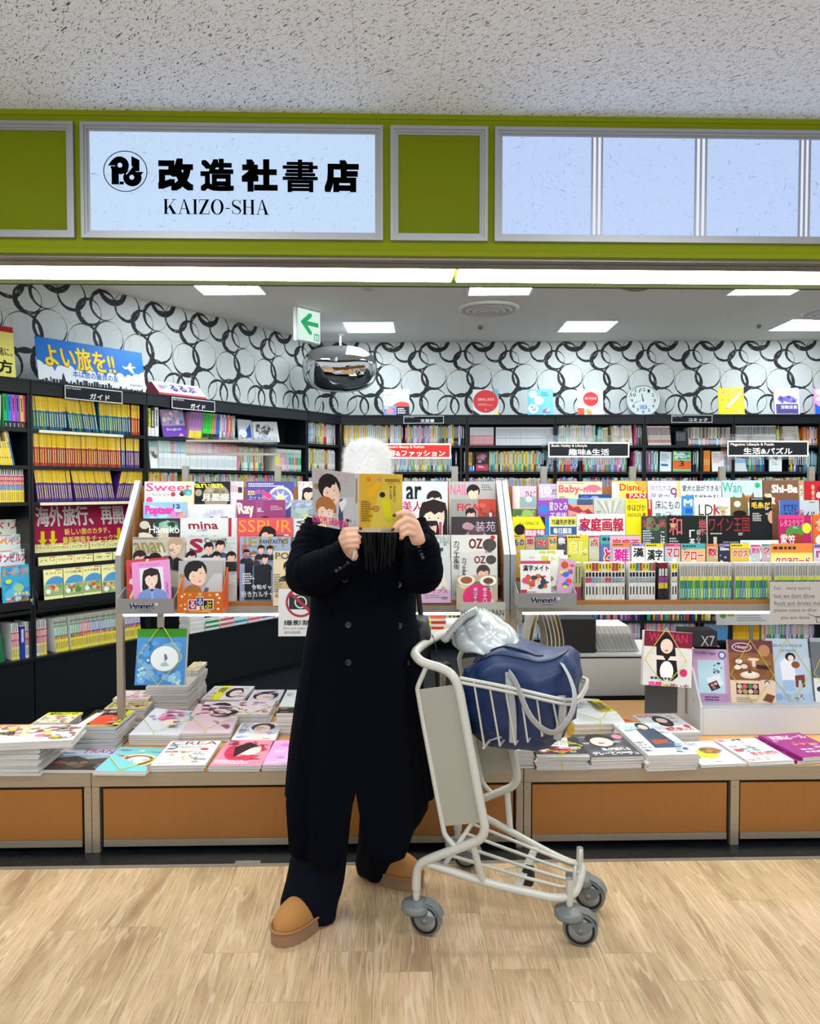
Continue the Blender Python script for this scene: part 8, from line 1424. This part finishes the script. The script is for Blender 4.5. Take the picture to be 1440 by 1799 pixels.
# ============================================================ the person
def wp(px, py, D): d = ray(px, py); return Vector((0, 0, CAM_H))+d*(D/d.y)
SKIN = plain('skin', 'dcae94', .45); NAIL = plain('dark_red_nail', '4a0c18', .15)
COATM = plain('navy_wool_coat', '03050d', .9, bump=.35, bscale=260, spec=.06); TROU = plain('dark_navy_denim', '060b16', .85, bump=.3, bscale=200, spec=.1)
per = thing('person', 'person in a long navy coat and white fur hat reading an open magazine', 'person', Matrix.Translation((-.158, 2.62, 0)))
O = Vector((-.158, 2.62, 0)); L_ = lambda v: v-O
cm = bmesh.new()
def ball(p, r, sc=(1, 1, 1)): bmesh.ops.create_icosphere(cm, subdivisions=3, radius=r, matrix=Matrix.Translation(p) @ Matrix.Diagonal((*sc, 1)))
def limb(chain):
    for (p, r) in chain: ball(p, r)
    for (a, ra), (b, rb_) in zip(chain, chain[1:]):
        d = b-a; l = d.length
        if l < 1e-5: continue
        M = Matrix.Translation((a+b)/2) @ d.to_track_quat('Z', 'Y').to_matrix().to_4x4(); bmesh.ops.create_cone(cm, cap_ends=True, segments=20, radius1=ra, radius2=rb_, depth=l, matrix=M)
H = L_(wp(643, 848, 2.645)); V = Vector
ball(H+V((0, .01, .03)), .078, (.95, 1.15, 1.05)); ball(H+V((0, -.015, -.025)), .062, (.95, 1.05, 1.1)); ball(H+V((0, -.04, -.062)), .032); ball(H+V((0, -.088, -.012)), .012, (1, 1, 1.3)); limb([(H+V((0, -.075, .012)), .008), (H+V((0, -.09, -.012)), .010)])
for k in (-1, 1): ball(H+V((k*.074, .01, -.005)), .017, (.45, .8, 1.2))
limb([(H+V((0, .02, -.06)), .048), (H+V((0, .03, -.13)), .05)]); limb([(V((-.02, .02, 1.33)), .09), (V((0, .01, 1.05)), .095), (V((0, .01, .85)), .105)]); limb([(V((-.13, .0, 1.34)), .05), (V((.13, 0, 1.34)), .05)])
def hand(w, palm, fingers, thumb):
    limb([(L_(wp(*w)), .021), (L_(wp(*palm[0])), .024), (L_(wp(*palm[1])), .021)])
    for f in fingers: limb([(L_(wp(*palm[1])), .014)]+[(L_(wp(*p)), r) for p, r in zip(f, (.0105, .0098, .0088, .0072))])
    limb([(L_(wp(*palm[0])), .015)]+[(L_(wp(*p)), r) for p, r in zip(thumb, (.012, .011, .0085))])
FLh = [[(601, 937, 2.355), (607, 931, 2.325), (619, 930, 2.312), (630, 929, 2.318)], [(601, 946, 2.352), (610, 941, 2.315), (624, 940, 2.308), (630, 944, 2.33)], [(603, 954, 2.352), (612, 950, 2.315), (625, 949, 2.31), (629, 953, 2.335)], [(607, 961, 2.356), (614, 958, 2.32), (624, 958, 2.318), (626, 962, 2.34)]]
FRh = [[(723, 907, 2.35), (714, 901, 2.318), (703, 901, 2.308), (692, 905, 2.312)], [(723, 917, 2.345), (711, 912, 2.312), (698, 919, 2.303), (689, 930, 2.305)], [(722, 928, 2.345), (712, 924, 2.315), (703, 929, 2.31), (703, 938, 2.325)], [(722, 938, 2.35), (713, 935, 2.32), (706, 939, 2.318), (703, 946, 2.33)]]
hand((616, 976, 2.41), [(610, 956, 2.385), (604, 946, 2.37)], FLh, [(605, 938, 2.39), (613, 926, 2.405), (622, 917, 2.405)])
hand((738, 966, 2.42), [(730, 942, 2.385), (724, 922, 2.365)], FRh, [(722, 930, 2.395), (709, 927, 2.40), (698, 929, 2.395)])
SLl = [(562, 935, 2.62), (545, 975, 2.57), (538, 1010, 2.50), (580, 992, 2.44), (613, 970, 2.405)]; SLr = [(722, 935, 2.62), (737, 975, 2.57), (738, 1008, 2.50), (742, 980, 2.45), (737, 955, 2.415)]
for S in (SLl, SLr): limb([(L_(wp(*p)), r) for p, r in zip(S, (.048, .044, .038, .03, .023))])
lg = [[(-.09, .0, .82), (-.14, -.03, .45), (-.19, -.04, .10)], [(.08, 0, .82), (.05, .12, .45), (.03, .23, .10)]]
for S in lg: limb([(V(p), r) for p, r in zip(S, (.085, .055, .04))])
me = bpy.data.meshes.new('body'); cm.to_mesh(me); cm.free(); bo = bpy.data.objects.new('body', me); COL.objects.link(bo)
md = bo.modifiers.new('r', 'REMESH'); md.mode = 'VOXEL'; md.voxel_size = .0034; md.use_smooth_shade = True; sm = bo.modifiers.new('s', 'SMOOTH'); sm.iterations = 3; sm.factor = .5
dg = bpy.context.evaluated_depsgraph_get(); me2 = bpy.data.meshes.new_from_object(bo.evaluated_get(dg)); bpy.data.objects.remove(bo); me2.materials.clear(); me2.materials.append(SKIN); me2.name = 'body'
for pl in me2.polygons: pl.use_smooth = True
link('body', me2, WORLD, per)
for k in (-1, 1): link('eye', MB().lathe([(0, -.011), (.008, -.008), (.011, 0), (.008, .008), (0, .011)], 12, axis='Y').mesh('eye', plain('eye', '2a1c18', .1)), Matrix.Translation(H+V((k*.03, -.066, .012))), per)
link('lips', MB().lathe([(0, -.006), (.014, -.004), (.018, 0), (0, .004)], 12, axis='Y').mesh('lips', plain('lips', 'b0555a', .4)), Matrix.Translation(H+V((0, -.076, -.042))) @ Matrix.Diagonal((1, 1, .4, 1)), per)
for F_, s in ((FLh, 1), (FRh, -1)):
    for i, f in enumerate(F_):
        a, b_ = L_(wp(*f[2])), L_(wp(*f[3])); d = (b_-a).normalized(); p = b_+d*.001+V((0, -.0062, .001)) if i < 2 else b_+V((0, -.0062, -.001))
        M = Matrix.Translation(p) @ d.to_track_quat('X', 'Y').to_matrix().to_4x4(); link('nail', MB().lathe([(0, -.0022), (.004, -.0016), (.0052, 0), (0, .001)], 10, axis='Y').mesh('nail', NAIL), Matrix.Translation(p) @ Matrix.Rotation(math.atan2(d.z, d.x), 4, 'Y').inverted() @ Matrix.Diagonal((1.5, 1, .95, 1)), per)
# coat
def zc2(py): return wp(640, py, 2.62).z
rows = [(893, 628, 668, .05), (903, 575, 708, .07), (915, 556, 726, .09), (935, 548, 735, .112), (975, 546, 733, .125), (1030, 548, 727, .13), (1080, 545, 726, .135), (1150, 532, 735, .15), (1230, 519, 741, .17), (1300, 509, 748, .19), (1360, 503, 756, .20), (1400, 500, 761, .205), (1440, 500, 763, .205), (1480, 500, 764, .205)]
def interp(T, x):
    if x <= T[0][0]: return T[0][1:]
    for a, b in zip(T, T[1:]):
        if x <= b[0]: k = (x-a[0])/(b[0]-a[0]); return [p+(q-p)*k for p, q in zip(a[1:], b[1:])]
    return T[-1][1:]
HEM = [(500, 1384), (514, 1390), (518, 1462), (530, 1474), (590, 1478), (606, 1462), (617, 1400), (627, 1352), (634, 1352), (642, 1440), (652, 1476), (702, 1470), (720, 1440), (740, 1424), (762, 1408)]
NU, NV = 96, 44
def coat(i, j):
    th = 2*math.pi*i/NU; c_, s_ = math.cos(th), math.sin(th); f = lambda v, e: math.copysign(abs(v)**e, v)
    l, r, d = interp(rows, 1400); pxh = (l+r)/2+(r-l)/2*f(c_, .85)
    hem = interp(HEM, pxh)[0] if s_ < .02 else 1395+25*math.sin(th*3)
    k = j/(NV-1); py = 893+(hem-893)*(k**1.0)
    l, r, d = interp(rows, py); l2 = wp(l, 900, 2.62).x; r2 = wp(r, 900, 2.62).x; cx = (l2+r2)/2; hw = (r2-l2)/2
    x = cx+hw*f(c_, .85); y = 2.62+d*f(s_, .85); z = zc2(py)
    fo = max(0, (py-1080)/400); w_ = fo*(.013*math.sin(th*7+1.3)+.009*math.sin(th*13+k*3)+.005*math.sin(th*23)); w_ *= .35 if abs(c_) > .95 else 1
    if s_ < 0: w_ -= .012*math.exp(-((x+.16)/.05)**2)*(1 if py > 1000 else 0)
    y += max(0, min(1, (x+.07)/.1))*.10*min(1, max(0, (py-1000)/200))
    return (x+w_*c_*.6-O.x, y+w_*s_-O.y, z)
mb = MB(); mb.grid(coat, NU, NV, cu=True); co = link('coat', mb.mesh('coat', COATM), WORLD, per); sd = co.modifiers.new('t', 'SOLIDIFY'); sd.thickness = .006; sd.offset = -1
co['label'] = 'long dark navy double-breasted wool coat'
def sleeve(S, rad, sd):
    P = smooth_path([L_(wp(*p)) for p in S], 3); n = len(P); rs = []
    for i in range(n):
        t_ = i/(n-1)*(len(rad)-1); a = int(min(t_, len(rad)-2)); rs.append((rad[a]+(rad[a+1]-rad[a])*(t_-a))*(1+.05*math.sin(i*1.9+sd)+.03*math.sin(i*3.3)))
    mb = MB(); mb.tube(P, rs, 26, caps=False); d = (P[-1]-P[-2]).normalized()
    mb.tube([P[-1]-d*.002, P[-1]+d*.001, P[-1]-d*.02], [rs[-1], rs[-1]*.8, rs[-1]*.7], 26, caps=False); o = link('sleeve', mb.mesh('sleeve', COATM), WORLD, per)
    return P, o
pl_, ol = sleeve([(566, 928, 2.62), (548, 955, 2.60), (541, 990, 2.55), (538, 1012, 2.49), (560, 1005, 2.46), (588, 990, 2.43), (611, 972, 2.405)], (.066, .068, .070, .074, .068, .058, .047), 0)
pr_, orr = sleeve([(716, 928, 2.62), (732, 955, 2.60), (738, 990, 2.55), (737, 1009, 2.50), (740, 995, 2.46), (741, 970, 2.43), (736, 948, 2.405)], (.066, .068, .070, .071, .064, .054, .046), 2)
ball_mb = MB(); 
for px in (564, 718):
    p = L_(wp(px, 938, 2.62)); ball_mb.grid(lambda i, j: (p.x+.062*math.cos(i*.3927)*math.cos(-1.5+j*.3), p.y+.09*math.sin(i*.3927)*math.cos(-1.5+j*.3), p.z+.058*math.sin(-1.5+j*.3)), 16, 11, cu=True)
link('shoulder', ball_mb.mesh('shoulder', COATM), WORLD, per)
link('cuff_lining', MB().prism([(0, 0), (.014, .026), (.002, .03)], 0, .02).mesh('cuff_lining', plain('white_lining', 'cfcfcb', .6)), Matrix.Translation(L_(wp(617, 984, 2.375))), per)['label'] = 'white lining peeping from the cuff'
BTN = plain('coat_button', '15171d', .25)
def onc(px, py, off=.005):
    "point on the coat front"
    b = None
    for i in range(NU//2, NU+1):
        for j in range(NV):
            v = coat(i % NU, j); q = V(v)+O; D = q.y; w_ = V((0, 0, CAM_H)); u = (q-w_); c, s = math.cos(PITCH), math.sin(PITCH); fz_ = u.y*c-u.z*s; uz = u.y*s+u.z*c
            X = 720+F_PX*u.x/fz_; Y = 899.5-F_PX*uz/fz_; e = (X-px)**2+(Y-py)**2
            if b is None or e < b[0]: b = (e, q)
    return L_(wp(px, py, b[1].y-off))
for px, py in ((610, 1098), (699, 1100), (610, 1164), (712, 1164), (699, 1027), (604, 1018)):
    p = onc(px, py, .007); link('button', MB().lathe([(0, -.002), (.006, -.001), (.009, -.004), (.011, -.002), (.011, .004), (0, .004)], 18, axis='Y').mesh('button', BTN), Matrix.Translation(p), co)
for k in range(4):
    p = L_(wp(589+k*6.5, 1003-k*4.5, 2.368)); link('button', MB().lathe([(0, -.002), (.006, -.003), (.0065, .003), (0, .003)], 12, axis='Y').mesh('button', BTN), Matrix.Translation(p), ol)
    p = L_(wp(734+k*2.3, 962+k*6, 2.37)); link('button', MB().lathe([(0, -.002), (.006, -.003), (.0065, .003), (0, .003)], 12, axis='Y').mesh('button', BTN), Matrix.Translation(p), orr)
mb = MB()
for pts in (((598, 912), (640, 935), (665, 1060), (640, 1020), (600, 960)), ((690, 912), (672, 935), (668, 1060), (700, 1010), (712, 955))):
    P = [onc(px, py, .012) for px, py in pts]; n = len(P); mb.add(P+[q+V((0, .008, 0)) for q in P], [tuple(range(n)), tuple(range(2*n-1, n-1, -1))]+[(i, i+n, (i+1) % n+n, (i+1) % n) for i in range(n)])
link('lapel', mb.mesh('lapel', COATM), WORLD, co)
P = [onc(px, py, .008) for px, py in ((545, 1118), (582, 1128), (580, 1140), (544, 1130))]; mb = MB(); mb.add(P+[q+V((0, .006, 0)) for q in P], [(0, 1, 2, 3), (7, 6, 5, 4), (0, 4, 5, 1), (1, 5, 6, 2), (2, 6, 7, 3), (3, 7, 4, 0)]); link('pocket_flap', mb.mesh('pocket_flap', COATM), WORLD, co)
# trousers
def leg(T, D0, D1, nm):
    def g(i, j):
        th = 2*math.pi*i/48; k = j/23; py = T[0][0]+(T[-1][0]-T[0][0])*k; l, r = interp(T, py); D = D0+(D1-D0)*k
        a = wp(l, py, D); b = wp(r, py, D); c = (a+b)/2; hw = (b.x-a.x)/2; w_ = .006*math.sin(th*5+k*4)+.01*math.sin(k*26+th*1.2)*max(0, k-.55)
        return (c.x+(hw+w_*.5)*math.cos(th)-O.x, D+(hw*.85+w_)*math.sin(th)-O.y, max(c.z+.012*math.sin(th*2+1)*k, .012))
    mb = MB(); mb.grid(g, 48, 24, cu=True); return mb
mb = leg([(1250, 545, 640), (1340, 520, 626), (1450, 514, 612), (1500, 511, 608), (1560, 499, 601), (1590, 492, 592), (1618, 492, 588), (1632, 499, 578)], 2.60, 2.575, 'l')
m2 = leg([(1250, 635, 725), (1340, 632, 728), (1440, 630, 712), (1490, 627, 702), (1520, 624, 698), (1545, 627, 690)], 2.64, 2.87, 'r'); mb.add(m2.v, m2.f, smooth=True)
link('trousers', mb.mesh('trousers', TROU), WORLD, per)['label'] = 'wide dark navy trousers'
# boots
BOOT = plain('tan_suede', 'a8743a', .85, bump=.4, bscale=350); SOLE = plain('brown_rubber_sole', '8c6a4e', .6); WELT = plain('welt', '9a6a38', .7)
def boot(p, ang, lab):
    M = Matrix.Translation(p) @ Matrix.Rotation(R(ang), 4, 'Z')   # +x is the toe direction
    Lh, W2 = .25, .052
    wid = lambda t_: W2*(.86+.2*math.sin(math.pi*(t_*.9)))*math.sqrt(max(.0004, 1-max(0, (t_-.66)/.34)**2.3))*math.sqrt(max(.0004, 1-max(0, (.2-t_)/.2)**2.2))
    hgt = lambda t_: .046+(.075 if t_ < .4 else .075-.012*(t_-.4)/.6)*math.sqrt(max(.001, 1-max(0, (t_-.5)/.5)**2.6))
    def up_(i, j): t_ = i/28; a = math.pi*j/14; w_ = wid(t_); return ((t_-.35)*Lh, w_*math.cos(a)*1.0, .046+(hgt(t_)-.046)*math.sin(a)**.7)
    b = link('boot', MB().grid(up_, 29, 15).mesh('boot', BOOT), M, per); b['label'] = lab
    out = [((t_/28-.35)*Lh*1.04, wid(t_/28)*1.06+.002) for t_ in range(29)]; ring = [(x, y) for x, y in out]+[(x, -y) for x, y in reversed(out)]
    link('sole', MB().prism([(x, y) for x, y in ring][::-1], .001, .046, plane='XY').mesh('sole', SOLE), WORLD, b)
    link('welt', MB().tube([(x*1.0, y*1.01, .047) for x, y in ring], .0045, 6, closed=True).mesh('welt', WELT), WORLD, b)
pa = wp(524, 1657, 2.5); boot(Vector((-.352-O.x, 2.56-O.y, 0)), -122, 'tan suede boot with thick brown sole, nearer the camera')
boot(Vector((-.105-O.x, 2.86-O.y, 0)), -28, 'tan suede boot with thick brown sole, set back to the right')
# hat and hair
FURM = plain('white_fur', 'e8e7e6', .95); hc_ = H+V((0, .012, 0))
prof = [(.0, .148), (.03, .146), (.055, .138), (.072, .12), (.079, .095), (.082, .06), (.085, .03), (.087, .012), (.082, .008), (.078, .03)]
hat = link('hat', MB().lathe([(r_, z) for r_, z in reversed(prof)], 36, M=Matrix.Translation(hc_) @ Matrix.Diagonal((1, 1.15, 1, 1))).mesh('hat', FURM), WORLD, per); hat['label'] = 'fluffy white fur bucket hat'
mb = MB(); r_ = random.Random(12)
for q in range(7000):
    k = r_.uniform(0, 7.2); a = int(k); f = k-a; rr = prof[a][0]+(prof[a+1][0]-prof[a][0])*f; z = prof[a][1]+(prof[a+1][1]-prof[a][1])*f
    if r_.random() > .25+rr/.09: continue
    th = r_.uniform(0, 6.283); p = hc_+V((rr*math.cos(th), rr*1.15*math.sin(th), z)); n = V((math.cos(th)*(rr/.09), math.sin(th)*(rr/.09), .9-rr/.11)).normalized()
    d = (n+V((r_.uniform(-.8, .8), r_.uniform(-.8, .8), r_.uniform(-.9, .5)))).normalized()*r_.uniform(.008, .019); s = d.cross(n).normalized()*.00045 if d.cross(n).length > 1e-6 else V((.0004, 0, 0)); mb.add([p-s, p+s, p+d], [(0, 1, 2)])
fu = link('fur', mb.mesh('fur', FURM), WORLD, hat); fu['kind'] = 'stuff'
HAIRM = plain('black_hair', '08080b', .42, bump=.3, bscale=150, spec=.25)
mb = MB(); mb.lathe([(.079, .05), (.084, .0), (.085, -.05), (.082, -.1), (.09, -.16), (.1, -.22), (.085, -.27)], 30, M=Matrix.Translation(H+V((0, .045, 0))) @ Matrix.Diagonal((1, .8, 1, 1)))
for q in range(34):
    k = r_.random(); side = r_.random(); x0 = 634+k*62; yb = 1015-30*abs(k-.4)-25*side
    P = [L_(wp(x0+(645-x0)*.3, 890, 2.53)), L_(wp(x0, 930, 2.485)), L_(wp(x0+r_.uniform(-2, 3)+(665-x0)*.08, 955, 2.482)), L_(wp(x0+r_.uniform(-4, 5)+(668-x0)*.25, yb, 2.488))]
    mb.tube(smooth_path(P, 1), .0019, 5)
link('hair', mb.mesh('hair', HAIRM), WORLD, per)
# shoulder bag
t = thing('shoulder_bag', 'small black shoulder bag hanging behind the coat on the right', 'bag', Matrix.Translation(wp(738, 1112, 2.74)))
BB = plain('black_nylon', '0c0d11', .5)
def sb(i, j):
    th = 2*math.pi*i/28; ph = -math.pi/2+math.pi*j/15; f = lambda v, e: math.copysign(abs(v)**e, v); return (.034*f(math.cos(ph), .6)*f(math.cos(th), .7)+.003*math.sin(9*ph), .09*f(math.cos(ph), .6)*f(math.sin(th), .7), .085*f(math.sin(ph), .7)-.02)
link('body', MB().grid(sb, 28, 16, cu=True).mesh('body', BB), WORLD, t)
link('strap', MB().tube(smooth_path([V((.0, -.02, .05)), V((.018, -.05, .02)), V((.028, -.06, -.04)), V((.03, -.05, -.10))]), .0016, 8, flat=6).mesh('strap', BB), WORLD, t)
link('strap', MB().tube(smooth_path([V((-.0, .03, .05)), V((-.012, .03, .16)), V((-.03, .02, .28)), V((-.06, .0, .36))]), .0016, 8, flat=6).mesh('strap', BB), WORLD, t)
# ============================================================ the open magazine
class Warp:
    def __init__(s, a, b, c, d, w, h): s.q = (a, b, c, d); s.w = w; s.h = h   # bottom-left, bottom-right, top-right, top-left
    def __matmul__(s, v):
        u = v.x/s.w; k = v.z/s.h; a, b, c, d = s.q; p = a.lerp(b, u).lerp(d.lerp(c, u), k); n = (b-a).cross(d-a).normalized(); return p+n*(-v.y)
sb_, st_ = wp(621, 935, 2.345), wp(621, 832, 2.285); lb = wp(548, 921, 2.43); lt = lb+(st_-sb_); rb_ = wp(703, 935, 2.375); rt_ = rb_+(st_-sb_)
t = thing('open_magazine', 'open magazine held in front of the face, grey front and yellow back cover', 'magazine', Matrix.Translation(sb_))
Q = lambda v: v-sb_
Wl = (lb-sb_).length; Hl = (st_-sb_).length; Wr = (rb_-sb_).length
A = Art(Wl, Hl, 'a6a6a7'); HH = A.H
A.text('BUZZ', .1, .05, .9, .2, 'c0909c', .01); A.ell(.1, .36, .06, .06, '8a7a4a')
A.poly([(.3, HH), (.42, .75), (.7, .5), (1, .45), (1, HH)], 'b4b6b8'); A.poly([(.62, .9), (.66, .55), (.72, .52), (.74, .95), (.7, 1.4), (.66, 1.4)], '3f4468'); A.poly([(.64, .62), (.8, .5), (.82, .58), (.7, .8)], 'd8d8dc'); A.lines(.8, .9, 1, 1.0, 1, '333'); A.lines(.75, 1.05, .95, 1.1, 1, '333')
A.face(.45, .42, .205, hair='1a1416', skin='e9c6b4', tilt=24, body=False); A.face(.32, .86, .19, hair='a0683a', skin='ecc8b0', tilt=-6, body=False, cloth='2a2c34')
A.poly([(.0, HH), (.0, 1.0), (.15, 1.02), (.3, 1.15), (.45, 1.2), (.6, HH)], '2a2c36'); A.poly([(.12, 1.35), (.2, 1.1), (.34, 1.08), (.36, 1.2), (.3, HH)], 'e8c4ae'); A.text('K-BOYS FASHION', .0, HH-.2, .85, HH-.06, 'e03a7a', .02); A.lines(.3, HH-.32, .75, HH-.22, 2, 'eee')
mb = MB(); A.put(mb, Warp(Q(lb), Q(sb_), Q(st_), Q(lt), Wl, Hl), 0, .00008); n_ = V((0, .0012, 0)); c4 = [Q(lb), Q(sb_), Q(st_), Q(lt)]; mb.add([v+n_ for v in c4], [(3, 2, 1, 0)], 'eee')
fc = link('front_cover', mb.mesh('front_cover', GLOSS), WORLD, t); fc['label'] = 'grey front cover with two young people'
A = Art(Wr, Hl, 'c9a93c'); HH = A.H
A.rect(0, 0, .1, HH, 'b6b4ae'); A.rect(.02, HH*.08, .06, HH*.5, '9a7a50'); A.poly([(.1, 0), (.6, 0), (.4, HH), (.1, HH)], 'c8a02e'); A.poly([(.5, HH*.3), (1, .2), (1, HH), (.3, HH)], 'c9b44a'); A.rect(.1, HH*.93, 1, HH, 'b9b29c')
A.ell(.29, .12, .055, .06, 'c87a2a'); A.ell(.51, .12, .05, .05, 'b08a7a'); A.poly([(.46, .14), (.56, .2), (.38, .5), (.28, .42)], 'd8a41c'); A.ell(.34, .44, .08, .07, 'd8a41c'); A.ell(.58, .45, .062, .062, '22201e', 18); A.ell(.46, .76, .065, .07, '8a6a24', 16); A.ell(.46, .76, .05, .055, 'b08a3a', 14); A.ell(.8, .65, .06, .08, 'c8b04a')
A.poly([(.56, .58), (.72, .56), (.84, .98), (.66, 1.0)], 'c8c81c'); A.poly([(.62, .96), (.84, .94), (.85, 1.05), (.68, 1.06)], 'b8b83a'); A.text('onsensou', .63, .1, .94, .17, '5a4a24', .005); A.lines(.7, .19, .88, .21, 1, '5a4a24'); A.vtext('美しく巡る', .73, .25, .78, .55, '5a4a24', .004); A.vtext('原料備素への', .81, .25, .86, .6, '5a4a24', .004); A.lines(.14, .58, .4, 1.05, 9, '7a5a24'); A.rect(.52, HH*.94, .78, HH*.995, 'e0e0e0')
for k in range(22): A.rect(.53+k*.0112, HH*.945, .53+k*.0112+.004+(k*7 % 3)*.0015, HH*.99, '333')
mb = MB(); A.put(mb, Warp(Q(sb_), Q(rb_), Q(rt_), Q(st_), Wr, Hl), 0, .00008); c4 = [Q(sb_), Q(rb_), Q(rt_), Q(st_)]; mb.add([v+n_ for v in c4], [(3, 2, 1, 0)], 'eee')
bc = link('back_cover', mb.mesh('back_cover', GLOSS), WORLD, t); bc['label'] = 'yellow back cover with cosmetic tubes and a barcode'
for (a, b, c, d), nm in (((lb, sb_, st_, lt), 'pages'), ((sb_, rb_, rt_, st_), 'pages')):
    mb = MB(); q1 = [Q(v)+V((0, .0016, 0)) for v in (a, b, c, d)]; q2 = [Q(v)+V((0, .0085, 0)) for v in (a, b, c, d)]
    mb.add(q1+q2, [(0, 1, 2, 3), (7, 6, 5, 4), (0, 4, 5, 1), (1, 5, 6, 2), (2, 6, 7, 3), (3, 7, 4, 0)], 'dcdad2'); link('pages', mb.mesh('pages', PRINT), WORLD, t)
# ============================================================ single out look-alikes: same label -> place in the row or in the stack
def ordinal(n): return '%d%s' % (n, 'th' if 10 <= n % 100 <= 20 else {1: 'st', 2: 'nd', 3: 'rd'}.get(n % 10, 'th'))
bpy.context.view_layer.update()
bylab = {}
for o in bpy.data.objects:
    if o.parent is None and 'category' in o: bylab.setdefault(o['label'], []).append(o)
for lab, L_s in bylab.items():
    if len(L_s) < 2: continue
    st_k = 'stack' in lab or 'copy' in lab
    key = (lambda o: -o.matrix_world.translation.z) if st_k else (lambda o: o.matrix_world.translation.x/o.matrix_world.translation.y)
    for i, o in enumerate(sorted(L_s, key=key)):
        o['label'] = lab+(', %s from top' if st_k else ', %s from left') % ordinal(i+1)
        n = len(o['label'].replace('-', ' ').split())
        if n > 16: o['label'] = o['label'].replace(' from left', '').replace(lab+', ', '').strip()+' '+lab
